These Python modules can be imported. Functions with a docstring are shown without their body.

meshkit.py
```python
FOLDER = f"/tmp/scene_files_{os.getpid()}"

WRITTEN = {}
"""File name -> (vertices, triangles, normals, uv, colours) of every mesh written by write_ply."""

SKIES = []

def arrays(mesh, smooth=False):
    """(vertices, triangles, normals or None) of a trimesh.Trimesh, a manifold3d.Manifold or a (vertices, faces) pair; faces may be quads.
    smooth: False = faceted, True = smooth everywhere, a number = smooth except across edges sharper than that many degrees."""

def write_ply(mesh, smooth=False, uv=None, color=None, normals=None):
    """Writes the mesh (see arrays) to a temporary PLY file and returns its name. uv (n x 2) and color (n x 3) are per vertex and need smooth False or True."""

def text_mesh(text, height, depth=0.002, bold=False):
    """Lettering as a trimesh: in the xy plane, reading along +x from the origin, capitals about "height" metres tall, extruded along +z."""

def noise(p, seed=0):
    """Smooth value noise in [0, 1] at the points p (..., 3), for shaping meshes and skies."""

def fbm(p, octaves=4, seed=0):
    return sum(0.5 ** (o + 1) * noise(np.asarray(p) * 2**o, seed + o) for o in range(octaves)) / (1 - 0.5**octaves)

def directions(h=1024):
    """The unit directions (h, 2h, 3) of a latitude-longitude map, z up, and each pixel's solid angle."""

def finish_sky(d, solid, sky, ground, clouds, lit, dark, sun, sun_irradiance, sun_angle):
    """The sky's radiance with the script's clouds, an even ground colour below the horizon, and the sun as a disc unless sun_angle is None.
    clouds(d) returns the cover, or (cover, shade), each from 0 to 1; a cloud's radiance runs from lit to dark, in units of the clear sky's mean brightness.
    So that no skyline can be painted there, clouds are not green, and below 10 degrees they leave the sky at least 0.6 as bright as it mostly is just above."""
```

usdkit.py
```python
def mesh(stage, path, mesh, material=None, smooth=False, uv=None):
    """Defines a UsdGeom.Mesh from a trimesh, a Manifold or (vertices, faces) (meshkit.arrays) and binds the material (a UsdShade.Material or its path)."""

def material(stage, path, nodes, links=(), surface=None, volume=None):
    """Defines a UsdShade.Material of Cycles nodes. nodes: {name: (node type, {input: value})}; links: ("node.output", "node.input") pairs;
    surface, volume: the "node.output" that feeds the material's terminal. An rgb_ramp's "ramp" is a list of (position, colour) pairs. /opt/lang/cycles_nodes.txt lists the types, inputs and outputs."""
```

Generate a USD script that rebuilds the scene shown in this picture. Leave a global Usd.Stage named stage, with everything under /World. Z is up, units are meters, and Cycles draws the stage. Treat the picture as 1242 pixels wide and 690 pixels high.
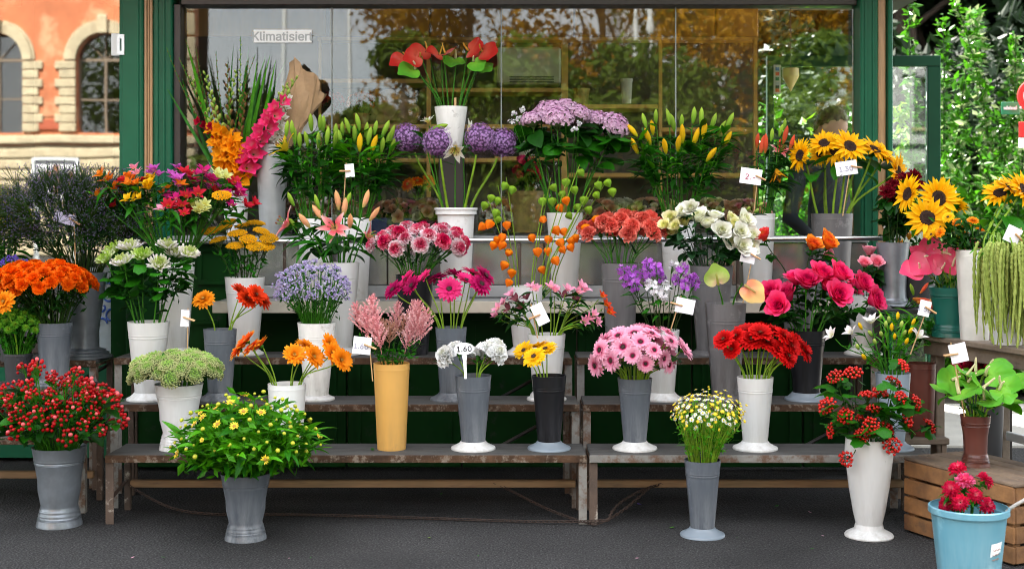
import math, numpy as np, trimesh, usdkit, meshkit
import manifold3d as mf
from shapely.geometry import Polygon, box as sbox, Point
from shapely.ops import unary_union
from pxr import Usd, UsdGeom, UsdLux, UsdShade, Gf, Sdf, Vt

stage = Usd.Stage.CreateInMemory()
UsdGeom.SetStageUpAxis(stage, 'Z'); UsdGeom.SetStageMetersPerUnit(stage, 1.0)
UsdGeom.Xform.Define(stage, '/World'); UsdGeom.Scope.Define(stage, '/World/Looks')

# ---------------------------------------------------------------- camera, sky, sun
F, CX, HY, CAMZ = 1600.0, 621.0, 258.0, 1.30      # focal length and horizon in pixels of the 1242 px wide photograph
cam = UsdGeom.Camera.Define(stage, '/World/camera')
cam.AddTranslateOp().Set((0, 0, CAMZ)); cam.AddRotateXOp().Set(90)
cam.CreateHorizontalApertureAttr(36.0); cam.CreateFocalLengthAttr(F / 1242 * 36)
cam.CreateHorizontalApertureOffsetAttr(0.0); cam.CreateVerticalApertureOffsetAttr(-(345 - HY) / 1242 * 36)
cam.CreateFStopAttr(3.0); cam.CreateFocusDistanceAttr(5.75)
cam.CreateExposureAttr(2.8)
SUN = np.array([-0.30, 0.72, 1.0]); SUN /= np.linalg.norm(SUN)
sun = UsdLux.DistantLight.Define(stage, '/World/sun')
sun.CreateIntensityAttr(1.25); sun.CreateAngleAttr(0.53); sun.CreateNormalizeAttr(True); sun.CreateColorAttr((1.0, 0.95, 0.86))
zz = SUN; xx = np.cross([0, 0, 1], zz); xx /= np.linalg.norm(xx); yy = np.cross(zz, xx)
sun.AddTransformOp().Set(Gf.Matrix4d(*[float(q) for q in (*xx, 0, *yy, 0, *zz, 0, 0, 0, 0, 1)]))
usdkit.material(stage, '/World/Looks/sky', {
    'tc': ('texture_coordinate', {}),
    'mp': ('mapping', {'scale': (1.0, 1.0, 2.4)}),
    'n': ('noise_texture', {'scale': 2.6, 'detail': 6.0, 'roughness': 0.55}),
    'r': ('rgb_ramp', {'ramp': [(0.0, (0, 0, 0)), (0.34, (0.15, 0.15, 0.15)), (0.56, (1, 1, 1)), (1.0, (1, 1, 1))]}),
    's': ('sky_texture', {'sky_type': 'single_scattering', 'sun_disc': False, 'sun_elevation': float(math.asin(SUN[2])), 'sun_rotation': float(math.atan2(SUN[0], SUN[1]))}),
    'mx': ('mix_color', {'b': (8.9, 8.95, 9.1)}),
    'sc': ('math', {'math_type': 'multiply', 'value2': 0.9}),
    'b': ('background_shader', {'strength': 0.072})},
    [('tc.generated', 'mp.vector'), ('mp.vector', 'n.vector'), ('n.fac', 'r.fac'), ('r.color', 'sc.value1'), ('sc.value', 'mx.fac'), ('s.color', 'mx.a'), ('mx.result', 'b.color')], surface='b.background')
dome = UsdLux.DomeLight.Define(stage, '/World/sky')
UsdShade.MaterialBindingAPI.Apply(dome.GetPrim()).Bind(UsdShade.Material.Get(stage, '/World/Looks/sky'))

# ---------------------------------------------------------------- small mesh toolkit: a mesh is (vertices, triangles)
def P(px, py, D):
    return np.array([(px - CX) / F * D, D, CAMZ + (HY - py) / F * D])
def X(px, D): return (px - CX) / F * D
def Z(py, D): return CAMZ + (HY - py) / F * D
def join(ms):
    ms = [m for m in ms if len(m[0])]
    n, V, T = 0, [], []
    for v, f in ms:
        V.append(v); T.append(np.asarray(f) + n); n += len(v)
    return np.vstack(V), np.vstack(T)
def tf(m, R=None, t=(0, 0, 0), s=1.0):
    v = np.asarray(m[0]) * s
    if R is not None: v = v @ np.asarray(R).T
    return v + np.asarray(t), m[1]
def rz(a): c, s = math.cos(a), math.sin(a); return np.array([[c, -s, 0], [s, c, 0], [0, 0, 1.0]])
def ry(a): c, s = math.cos(a), math.sin(a); return np.array([[c, 0, s], [0, 1, 0], [-s, 0, c]])
def rx(a): c, s = math.cos(a), math.sin(a); return np.array([[1, 0, 0], [0, c, -s], [0, s, c]])
def unit(v): v = np.asarray(v, float); return v / max(np.linalg.norm(v), 1e-9)
def frame(d, roll=0.0):
    d = unit(d); a = np.array([0, 0, 1.0]) if abs(d[2]) < 0.95 else np.array([0, 1.0, 0])
    x = unit(np.cross(a, d)); y = np.cross(d, x)
    return np.stack([x, y, d], 1) @ rz(roll)
def tm(t): return np.array(t.vertices), np.array(t.faces)
def box(x0, x1, y0, y1, z0, z1, ch=0.0):
    if ch <= 0:
        m = trimesh.creation.box((x1 - x0, y1 - y0, z1 - z0)); m.apply_translation(((x0 + x1) / 2, (y0 + y1) / 2, (z0 + z1) / 2)); return tm(m)
    pts = []
    for a in range(3):
        for sx in (0, 1):
            for sy in (0, 1):
                for sz in (0, 1):
                    c = [ch, ch, ch]; c[a] = 0
                    pts.append([x0 + c[0] if sx == 0 else x1 - c[0], y0 + c[1] if sy == 0 else y1 - c[1], z0 + c[2] if sz == 0 else z1 - c[2]])
    return tm(trimesh.Trimesh(pts).convex_hull) if False else tm(trimesh.convex.convex_hull(np.array(pts)))
def tube(p, r0, r1=None, n=5, cap=True):
    p = np.asarray(p, float); r1 = r0 if r1 is None else r1; k = len(p)
    d = np.gradient(p, axis=0); d /= np.maximum(np.linalg.norm(d, axis=1, keepdims=True), 1e-9)
    a = np.array([0.31, 0.95, 0.05]); u = np.cross(d, a); u /= np.maximum(np.linalg.norm(u, axis=1, keepdims=True), 1e-6); w = np.cross(d, u)
    rr = (np.linspace(r0, r1, k) if np.ndim(r0) == 0 else np.asarray(r0))[:, None, None]
    an = np.arange(n) / n * 2 * np.pi
    v = p[:, None] + rr * (np.cos(an)[None, :, None] * u[:, None] + np.sin(an)[None, :, None] * w[:, None])
    f = []
    for i in range(k - 1):
        for j in range(n):
            a0, a1, b0, b1 = i * n + j, i * n + (j + 1) % n, (i + 1) * n + j, (i + 1) * n + (j + 1) % n
            f += [[a0, b0, a1], [a1, b0, b1]]
    v = v.reshape(-1, 3)
    if cap:
        v = np.vstack([v, p[0], p[-1]]); c0, c1 = len(v) - 2, len(v) - 1
        for j in range(n):
            f += [[c0, j, (j + 1) % n], [c1, (k - 1) * n + (j + 1) % n, (k - 1) * n + j]]
    return v, np.array(f)
def lathe(prof, n=40):
    p = np.asarray(prof, float); k = len(p); an = np.arange(n) / n * 2 * np.pi
    v = np.stack([p[:, 0, None] * np.cos(an), p[:, 0, None] * np.sin(an), np.repeat(p[:, 1, None], n, 1)], -1).reshape(-1, 3); f = []
    for i in range(k - 1):
        for j in range(n):
            a0, a1, b0, b1 = i * n + j, i * n + (j + 1) % n, (i + 1) * n + j, (i + 1) * n + (j + 1) % n
            f += [[a0, a1, b0], [a1, b1, b0]]
    return v, np.array(f)
def ico(r, sub=1, s=(1, 1, 1), t=(0, 0, 0)):
    m = trimesh.creation.icosphere(subdivisions=sub, radius=r); return np.array(m.vertices) * s + np.asarray(t), np.array(m.faces)
OCT = (np.array([[1, 0, 0], [-1, 0, 0], [0, 1, 0], [0, -1, 0], [0, 0, 1], [0, 0, -1.0]]), np.array([[0, 2, 4], [2, 1, 4], [1, 3, 4], [3, 0, 4], [2, 0, 5], [1, 2, 5], [3, 1, 5], [0, 3, 5]]))
PROF = {'round': [.3, .7, .95, 1, .85, .35], 'strap': [.45, .8, .95, 1, .9, .3], 'point': [.35, .8, 1, .85, .5, .03], 'fan': [.12, .3, .55, .8, 1, .92], 'lance': [.25, .75, 1, .85, .5, .04], 'oval': [.2, .8, 1, .95, .65, .05], 'blade': [.7, .9, 1, .9, .6, .05]}
def petal(L, W, prof='round', bend=0.0, cup=0.0, nu=5, nv=3, ruf=0.0, ph=0.0, fold=0.0, start=0.0):
    t = np.linspace(0, 1, nu); pr = np.interp(t, np.linspace(0, 1, 6), PROF[prof]) * W / 2
    a = start + bend * t; dl = L / (nu - 1)
    x = np.concatenate([[0], np.cumsum(np.cos((a[1:] + a[:-1]) / 2) * dl)]); z = np.concatenate([[0], np.cumsum(np.sin((a[1:] + a[:-1]) / 2) * dl)])
    s = np.linspace(-1, 1, nv)
    up = cup * s ** 2 * pr[:, None] + fold * np.abs(s) * pr[:, None] + ruf * np.sin(ph + s * 5.0 + t[:, None] * 3.0) * (t[:, None] ** 2)
    XX = x[:, None] - np.sin(a)[:, None] * up; ZZ = z[:, None] + np.cos(a)[:, None] * up; YY = s * pr[:, None]
    v = np.stack([XX, YY, ZZ], -1).reshape(-1, 3); f = []
    for i in range(nu - 1):
        for j in range(nv - 1):
            q = i * nv + j; f += [[q, q + nv, q + 1], [q + 1, q + nv, q + nv + 1]]
    return v, np.array(f)
def polar_blade(fn, n=28, rings=(0.35, 0.7, 1.0), dish=0.0, wave=0.0, droop=0.0):
    """A leaf or spathe given by its outline r(angle), angle 0 = tip along +x."""
    an = np.arange(n) / n * 2 * np.pi; r = np.array([fn(a) for a in an]); V = [[0, 0, 0.0]]; f = []
    for q in rings:
        for a, R in zip(an, r):
            x, y = q * R * math.cos(a), q * R * math.sin(a)
            V.append([x, y, dish * (q * R) ** 2 + wave * R * q * math.sin(3 * a) - droop * max(x, 0) ** 2])
    for j in range(n): f.append([0, 1 + j, 1 + (j + 1) % n])
    for k in range(len(rings) - 1):
        for j in range(n):
            a0, a1 = 1 + k * n + j, 1 + k * n + (j + 1) % n; f += [[a0, a0 + n, a1], [a1, a0 + n, a1 + n]]
    return np.array(V), np.array(f)
def poly(shape, depth, y_front=0.0):
    """An x-z polygon, its front at y_front, extruded away from the camera (towards +y) by depth."""
    out = []
    for g in getattr(shape, 'geoms', [shape]):
        m = trimesh.creation.extrude_polygon(g, depth, engine='earcut'); v = np.array(m.vertices)
        out.append((np.stack([v[:, 0], y_front + v[:, 2], v[:, 1]], 1), np.array(m.faces)[:, ::-1]))
    return join(out)
def text(t, h, depth=0.001, bold=False):
    m = meshkit.text_mesh(t, h, depth, bold); v = np.array(m.vertices); v = v - [(v[:, 0].min() + v[:, 0].max()) / 2, h / 2, 0]
    return np.stack([v[:, 0], -v[:, 2], v[:, 1]], 1), np.array(m.faces)
def bez(p0, p1, p2, p3, n=7):
    t = np.linspace(0, 1, n)[:, None]; p0, p1, p2, p3 = map(np.asarray, (p0, p1, p2, p3))
    return (1 - t) ** 3 * p0 + 3 * (1 - t) ** 2 * t * p1 + 3 * (1 - t) * t * t * p2 + t ** 3 * p3

# ---------------------------------------------------------------- scene graph helpers
def umesh(p, m, mt, smooth):
    pr = usdkit.mesh(stage, p, m, None, smooth).GetPrim(); api = UsdShade.MaterialBindingAPI.Apply(pr); api.GetDirectBindingRel().SetTargets([Sdf.Path('/World/Looks/' + mt)])
used = {}
def numbered(parent, name):
    k = (parent, name); n = used.get(k, -1) + 1; used[k] = n
    return f'{parent}/{name}' if n == 0 else f'{parent}/{name}_{n:03d}'
def tag(prim, label=None, cat=None, group=None, kind=None):
    for k, v in (('label', label), ('category', cat), ('group', group), ('kind', kind)):
        if v: prim.SetCustomDataByKey(k, v)
def thing(name, label, cat, loc=(0, 0, 0), group=None, kind=None):
    x = UsdGeom.Xform.Define(stage, numbered('/World', name)); x.AddTranslateOp().Set(Gf.Vec3d(*map(float, loc)))
    tag(x.GetPrim(), label, cat, group, kind)
    return str(x.GetPath()), np.asarray(loc, float)
def part(parent, name, m, mat, smooth=False, label=None, kind=None):
    """A mesh given in world coordinates, made a child of the thing (path, base) or of a part of it (path, base)."""
    path, base = parent; p = numbered(path, name)
    umesh(p, (m[0] - base, m[1]), mat, smooth)
    if label or kind: tag(stage.GetPrimAtPath(p), label, None, None, kind)
    return p, base
def single(name, m, mat, label=None, cat=None, smooth=False, group=None, kind=None):
    p = numbered('/World', name); umesh(p, m, mat, smooth)
    tag(stage.GetPrimAtPath(p), label, cat, group, kind); return p
stage.CreateClassPrim('/World/kinds')
KINDS = {}
def kind(name, parts):
    """A class prim that copies refer to. parts: {name: (mesh, material, smooth)}."""
    n = KINDS.setdefault(name, []); path = f'/World/kinds/{name}_{len(n)}'
    UsdGeom.Xform.Define(stage, path)
    for k, (m, mat, sm) in parts.items():
        umesh(f'{path}/{k}', m, mat, sm)
        if k in ('florets', 'berries', 'pale_berries', 'stalks', 'filaments', 'anthers', 'plume'): stage.GetPrimAtPath(f'{path}/{k}').SetCustomDataByKey('kind', 'stuff')
    n.append(path)
def place(parent, name, kindname, pos, R, s, rng, label=None):
    path, base = parent; ks = KINDS[kindname]; src = ks[int(rng.integers(len(ks)))]
    x = UsdGeom.Xform.Define(stage, numbered(path, name)); M = np.eye(4); M[:3, :3] = (np.asarray(R) * s).T; M[3, :3] = np.asarray(pos) - base
    x.AddTransformOp().Set(Gf.Matrix4d(*[float(q) for q in M.ravel()]))
    x.GetPrim().GetReferences().AddInternalReference(src); x.GetPrim().SetInstanceable(True)
    if label: tag(x.GetPrim(), label)

# ---------------------------------------------------------------- materials
def mat(name, col, rough=0.5, var=0.0, scale=8.0, col2=None, metal=0.0, spec=0.5, bump=0.0, bscale=60.0, trans=0.0, rand=0.0, wear=None, detail=5.0, coat=0.0, mapscale=None, dirt=None):
    nodes = {'p': ('principled_bsdf', {'base_color': col, 'roughness': rough, 'metallic': metal, 'specular_ior_level': spec, 'coat_weight': coat})}; links = []; out = None
    if var or bump or wear: nodes['tc'] = ('texture_coordinate', {})
    src = 'tc.object'
    if mapscale is not None:
        nodes['mp'] = ('mapping', {'scale': mapscale}); links.append(('tc.object', 'mp.vector')); src = 'mp.vector'
    if var:
        c2 = col2 if col2 is not None else tuple(c * (1 - var) for c in col)
        nodes['n'] = ('noise_texture', {'scale': scale, 'detail': detail, 'roughness': 0.6}); nodes['r'] = ('rgb_ramp', {'ramp': [(0.3, col), (0.7, c2)]})
        links += [(src, 'n.vector'), ('n.fac', 'r.fac')]; out = 'r.color'
    if wear:      # (colour, scale, threshold): chipped or dirty patches
        nodes['wn'] = ('noise_texture', {'scale': wear[1], 'detail': 8.0, 'roughness': 0.7}); nodes['wr'] = ('rgb_ramp', {'ramp': [(wear[2] - 0.05, (0, 0, 0)), (wear[2] + 0.05, (1, 1, 1))]})
        nodes['wm'] = ('mix_color', {'a': col, 'b': wear[0]}); links += [(src, 'wn.vector'), ('wn.fac', 'wr.fac'), ('wr.color', 'wm.fac')]
        if out: links.append((out, 'wm.a'))
        out = 'wm.result'
    if dirt:      # (colour, height, strength): splashes of dirt that thin out above the foot, and vertical run marks
        nodes.setdefault('tc', ('texture_coordinate', {}))
        nodes.update(dx=('separate_xyz', {}), dm=('map_range', {'from_min': 0.0, 'from_max': dirt[1], 'to_min': 1.0, 'to_max': 0.0, 'clamp': True}), dmp=('mapping', {'scale': (26.0, 26.0, 3.0)}), dn=('noise_texture', {'scale': 1.0, 'detail': 6.0, 'roughness': 0.7}), dr=('map_range', {'from_min': 0.35, 'from_max': 0.75, 'clamp': True}), d1=('math', {'math_type': 'multiply_add', 'value2': 0.75, 'value3': 0.22}), d2=('math', {'math_type': 'multiply'}), d3=('math', {'math_type': 'multiply', 'value2': dirt[2], 'use_clamp': True}), dmx=('mix_color', {'a': col, 'b': dirt[0]}))
        links += [('tc.object', 'dx.vector'), ('dx.z', 'dm.value'), ('tc.object', 'dmp.vector'), ('dmp.vector', 'dn.vector'), ('dn.fac', 'dr.value'), ('dm.result', 'd1.value1'), ('d1.value', 'd2.value1'), ('dr.result', 'd2.value2'), ('d2.value', 'd3.value1'), ('d3.value', 'dmx.fac')]
        if out: links.append((out, 'dmx.a'))
        out = 'dmx.result'
    if rand:
        nodes['oi'] = ('object_info', {}); nodes['mr'] = ('map_range', {'from_min': 0.0, 'from_max': 1.0, 'to_min': 1 - rand, 'to_max': 1 + rand})
        nodes['h'] = ('hsv', {'color': col}); links += [('oi.random', 'mr.value'), ('mr.result', 'h.value')]
        if out: links.append((out, 'h.color'))
        out = 'h.color'
    if bump:
        nodes['bn'] = ('noise_texture', {'scale': bscale, 'detail': 4.0}); nodes['b'] = ('bump', {'strength': bump, 'distance': 0.01}); links += [(src, 'bn.vector'), ('bn.fac', 'b.height'), ('b.normal', 'p.normal')]
    if out: links.append((out, 'p.base_color'))
    surf = 'p.BSDF'
    if trans:
        nodes['t'] = ('translucent_bsdf', {'color': col}); nodes['m'] = ('mix_closure', {'fac': trans}); links += [('p.BSDF', 'm.closure1'), ('t.BSDF', 'm.closure2')]
        if out: links.append((out, 't.color'))
        surf = 'm.closure'
    usdkit.material(stage, '/World/Looks/' + name, nodes, links, surface=surf)
def petalmat(name, stops, R=0.05, rough=0.55, trans=0.3, rand=0.12, axis=None, noise=0.0):
    """Petals coloured from the bloom's middle (0) to its rim (1); axis 'z' grades along the height instead."""
    nodes = {'tc': ('texture_coordinate', {}), 'ms': ('vector_math', {'math_type': 'multiply', 'vector2': (0, 0, 1) if axis == 'z' else (1, 1, 0)}), 'ln': ('vector_math', {'math_type': 'length'}),
             'dv': ('math', {'math_type': 'divide', 'value2': R}), 'r': ('rgb_ramp', {'ramp': stops}), 'oi': ('object_info', {}),
             'mr': ('map_range', {'from_min': 0.0, 'from_max': 1.0, 'to_min': 1 - rand, 'to_max': 1 + rand}), 'h': ('hsv', {}),
             'p': ('principled_bsdf', {'roughness': rough, 'specular_ior_level': 0.12}), 't': ('translucent_bsdf', {}), 'm': ('mix_closure', {'fac': trans})}
    links = [('tc.object', 'ms.vector1'), ('ms.vector', 'ln.vector1'), ('ln.value', 'dv.value1'), ('r.color', 'h.color'), ('oi.random', 'mr.value'), ('mr.result', 'h.value'),
             ('h.color', 'p.base_color'), ('h.color', 't.color'), ('p.BSDF', 'm.closure1'), ('t.BSDF', 'm.closure2')]
    if noise:
        nodes['n'] = ('noise_texture', {'scale': 90.0, 'detail': 3.0}); nodes['ma'] = ('math', {'math_type': 'multiply_add', 'value2': noise}); nodes['sb'] = ('math', {'math_type': 'subtract', 'value2': noise / 2})
        links += [('tc.object', 'n.vector'), ('n.fac', 'ma.value1'), ('dv.value', 'ma.value3'), ('ma.value', 'sb.value1'), ('sb.value', 'r.fac')]
    else: links.append(('dv.value', 'r.fac'))
    usdkit.material(stage, '/World/Looks/' + name, nodes, links, surface='m.closure')
def glassmat(name, refl, tint=(0.93, 0.97, 0.95), rough=0.0, wave=0.0035):
    usdkit.material(stage, '/World/Looks/' + name, {'t': ('transparent_bsdf', {'color': tint}), 'g': ('glossy_bsdf', {'color': (1, 1, 1), 'roughness': rough}), 'f': ('fresnel', {'IOR': 1.5}),
        'a': ('math', {'math_type': 'multiply_add', 'value2': 1.0, 'value3': refl, 'use_clamp': True}), 'm': ('mix_closure', {}),
        'tc': ('texture_coordinate', {}), 'n': ('noise_texture', {'scale': 1.7, 'detail': 1.0}), 'b': ('bump', {'strength': wave, 'distance': 0.12})},
        [('tc.object', 'n.vector'), ('n.fac', 'b.height'), ('b.normal', 'g.normal'), ('f.fac', 'a.value1'), ('a.value', 'm.fac'), ('t.BSDF', 'm.closure1'), ('g.BSDF', 'm.closure2')], surface='m.closure')

usdkit.material(stage, '/World/Looks/asphalt', {'tc': ('texture_coordinate', {}), 'n': ('noise_texture', {'scale': 1.3, 'detail': 6.0}), 'v': ('voronoi_texture', {'scale': 95.0}), 'g': ('noise_texture', {'scale': 130.0, 'detail': 5.0, 'roughness': 0.75}),
    'r': ('rgb_ramp', {'ramp': [(0.3, (0.022, 0.0215, 0.0215)), (0.7, (0.042, 0.041, 0.041))]}), 'r2': ('rgb_ramp', {'ramp': [(0.36, (0.15, 0.15, 0.15)), (0.5, (0.9, 0.9, 0.9)), (0.58, (1.8, 1.8, 1.8)), (0.68, (5.0, 4.9, 4.7))]}),
    'm': ('mix_color', {'blend_type': 'multiply', 'fac': 1.0, 'use_clamp': False}), 'b': ('bump', {'strength': 1.0, 'distance': 0.006}), 'p': ('principled_bsdf', {'roughness': 0.9, 'specular_ior_level': 0.2})},
    [('tc.object', 'n.vector'), ('tc.object', 'v.vector'), ('tc.object', 'g.vector'), ('n.fac', 'r.fac'), ('g.fac', 'r2.fac'), ('r.color', 'm.a'), ('r2.color', 'm.b'), ('m.result', 'p.base_color'), ('v.distance', 'b.height'), ('b.normal', 'p.normal')], surface='p.BSDF')
mat('paving', (0.42, 0.40, 0.36), 0.85, 0.3, 3.0, bump=0.3, bscale=120)
mat('soil', (0.05, 0.04, 0.025), 0.95, 0.5, 6.0, bump=0.8, bscale=40)
mat('green_paint', (0.004, 0.090, 0.042), 0.4, 0.18, 5.0, spec=0.25, bump=0.04, bscale=18, wear=((0.03, 0.05, 0.035), 14.0, 0.72))
mat('door_green', (0.003, 0.048, 0.022), 0.45, 0.18, 5.0, spec=0.2)
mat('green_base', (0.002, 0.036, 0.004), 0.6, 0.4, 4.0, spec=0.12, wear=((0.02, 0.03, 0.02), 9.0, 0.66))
mat('dark_frame', (0.018, 0.014, 0.012), 0.4, 0.2, 6.0)
mat('header_brown', (0.045, 0.022, 0.014), 0.45, 0.3, 5.0)
mat('brass_wood', (0.42, 0.25, 0.12), 0.35, 0.4, 30.0, mapscale=(4, 4, 0.3), coat=0.2)
mat('steel', (0.62, 0.63, 0.64), 0.22, 0.15, 6.0, metal=1.0, mapscale=(0.4, 6, 6), bump=0.02)
mat('steel_panel', (0.46, 0.47, 0.47), 0.16, 0.35, 2.2, col2=(0.30, 0.29, 0.26), metal=0.9, wear=((0.44, 0.40, 0.33), 3.0, 0.58), bump=0.12, bscale=4)
mat('zinc', (0.25, 0.275, 0.30), 0.36, 0.45, 9.0, metal=0.75, bump=0.12, bscale=9, wear=((0.22, 0.24, 0.27), 9.0, 0.58), dirt=((0.13, 0.14, 0.15), 0.2, 0.8))
mat('ledge_grey', (0.36, 0.37, 0.37), 0.4, 0.25, 6.0, wear=((0.3, 0.29, 0.27), 14, 0.63))
mat('beige_trim', (0.58, 0.52, 0.42), 0.55, 0.25, 5.0, wear=((0.3, 0.26, 0.2), 10, 0.66))
mat('roofing', (0.07, 0.08, 0.075), 0.8, 0.2)
mat('soffit', (0.22, 0.24, 0.22), 0.7, 0.2)
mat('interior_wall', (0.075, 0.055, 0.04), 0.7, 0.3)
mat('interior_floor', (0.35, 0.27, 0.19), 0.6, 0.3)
mat('shelf_wood', (0.66, 0.34, 0.08), 0.5, 0.4, 10.0, mapscale=(1, 1, 1))
mat('panel_wood', (0.68, 0.30, 0.05), 0.4, 0.5, 7.0, mapscale=(1, 1, 0.2), coat=0.2)
mat('old_white', (0.62, 0.60, 0.55), 0.6, 0.25, 8.0)
mat('board_grey', (0.078, 0.076, 0.071), 0.75, 0.5, 7.0, mapscale=(0.6, 9, 9), wear=((0.03, 0.028, 0.026), 10.0, 0.54), bump=0.25, bscale=30)
mat('rust_lip', (0.085, 0.045, 0.024), 0.8, 0.7, 14.0, spec=0.2, wear=((0.16, 0.125, 0.095), 30.0, 0.57), bump=0.3, bscale=60)
mat('worn_leg', (0.21, 0.20, 0.18), 0.7, 0.35, 10.0, wear=((0.10, 0.055, 0.032), 11.0, 0.52), bump=0.25, bscale=50)
mat('rust_leg', (0.085, 0.055, 0.038), 0.75, 0.5, 10.0, wear=((0.36, 0.33, 0.28), 13.0, 0.62), bump=0.25, bscale=50)
mat('stretcher_wood', (0.25, 0.15, 0.07), 0.7, 0.4, 10.0, mapscale=(0.5, 6, 6), wear=((0.12, 0.07, 0.04), 8, 0.6))
mat('crate_wood', (0.27, 0.125, 0.04), 0.75, 0.55, 9.0, col2=(0.09, 0.038, 0.014), rand=0.18, bump=0.3, bscale=45, wear=((0.09, 0.05, 0.025), 7.0, 0.62))
mat('crate_top_wood', (0.20, 0.135, 0.085), 0.8, 0.5, 9.0, col2=(0.08, 0.055, 0.04), rand=0.2, bump=0.35, bscale=45)
mat('weathered_wood', (0.22, 0.165, 0.12), 0.8, 0.5, 9.0, bump=0.35, bscale=40, rand=0.15)
mat('rust_chain', (0.055, 0.032, 0.022), 0.7, 0.5, 60.0, metal=0.2)
mat('white_plastic', (0.80, 0.80, 0.79), 0.35, 0.06, 5.0, wear=((0.58, 0.56, 0.52), 7.0, 0.68), trans=0.12, dirt=((0.40, 0.37, 0.32), 0.16, 0.75))
mat('white_tin', (0.70, 0.70, 0.69), 0.45, 0.12, 7.0, wear=((0.45, 0.42, 0.38), 9.0, 0.62), dirt=((0.36, 0.33, 0.29), 0.16, 0.9))
mat('wrapped_white', (0.76, 0.75, 0.71), 0.55, 0.12, 12.0, wear=((0.33, 0.31, 0.28), 17.0, 0.62), bump=0.2, bscale=30, dirt=((0.30, 0.27, 0.24), 0.2, 0.9))
mat('grey_plastic', (0.062, 0.072, 0.087), 0.36, 0.25, 5.0, wear=((0.13, 0.145, 0.165), 8.0, 0.60), dirt=((0.26, 0.27, 0.28), 0.2, 0.8))
mat('warm_grey', (0.076, 0.072, 0.073), 0.4, 0.2, 5.0, wear=((0.17, 0.165, 0.165), 9.0, 0.62), dirt=((0.26, 0.25, 0.25), 0.2, 0.8))
mat('blue_grey', (0.22, 0.265, 0.31), 0.35, 0.2, 5.0)
mat('black_plastic', (0.003, 0.003, 0.0035), 0.3, 0.0, spec=0.25, dirt=((0.04, 0.04, 0.045), 0.2, 0.8))
mat('yellow_vase', (0.80, 0.44, 0.11), 0.42, 0.1, 5.0, wear=((0.60, 0.35, 0.11), 8.0, 0.64), trans=0.1, dirt=((0.45, 0.27, 0.10), 0.15, 0.7))
mat('green_vase', (0.006, 0.075, 0.055), 0.3, 0.25, 6.0)
mat('brown_vase', (0.085, 0.022, 0.014), 0.3, 0.35, 6.0)
mat('blue_bucket', (0.105, 0.275, 0.35), 0.33, 0.1, 5.0, wear=((0.20, 0.39, 0.46), 6.0, 0.6), dirt=((0.28, 0.42, 0.46), 0.2, 0.8))
mat('dark_pot', (0.018, 0.018, 0.02), 0.5, 0.2)
mat('terracotta', (0.34, 0.13, 0.06), 0.7, 0.3)
mat('paper', (0.80, 0.79, 0.82), 0.7, 0.08, 30.0)
mat('paper_lilac', (0.55, 0.50, 0.66), 0.7, 0.25, 40.0)
mat('kraft', (0.40, 0.25, 0.13), 0.75, 0.35, 12.0, bump=0.4, bscale=25)
mat('stick_wood', (0.50, 0.31, 0.14), 0.6, 0.2)
mat('peg_wood', (0.55, 0.30, 0.13), 0.6, 0.2)
mat('ink', (0.02, 0.02, 0.025), 0.6); mat('faint_ink', (0.22, 0.21, 0.30), 0.6); mat('ink_red', (0.35, 0.03, 0.08), 0.6); mat('sign_grey', (0.40, 0.42, 0.43), 0.6); mat('sign_white', (0.88, 0.89, 0.90), 0.45)
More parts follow.
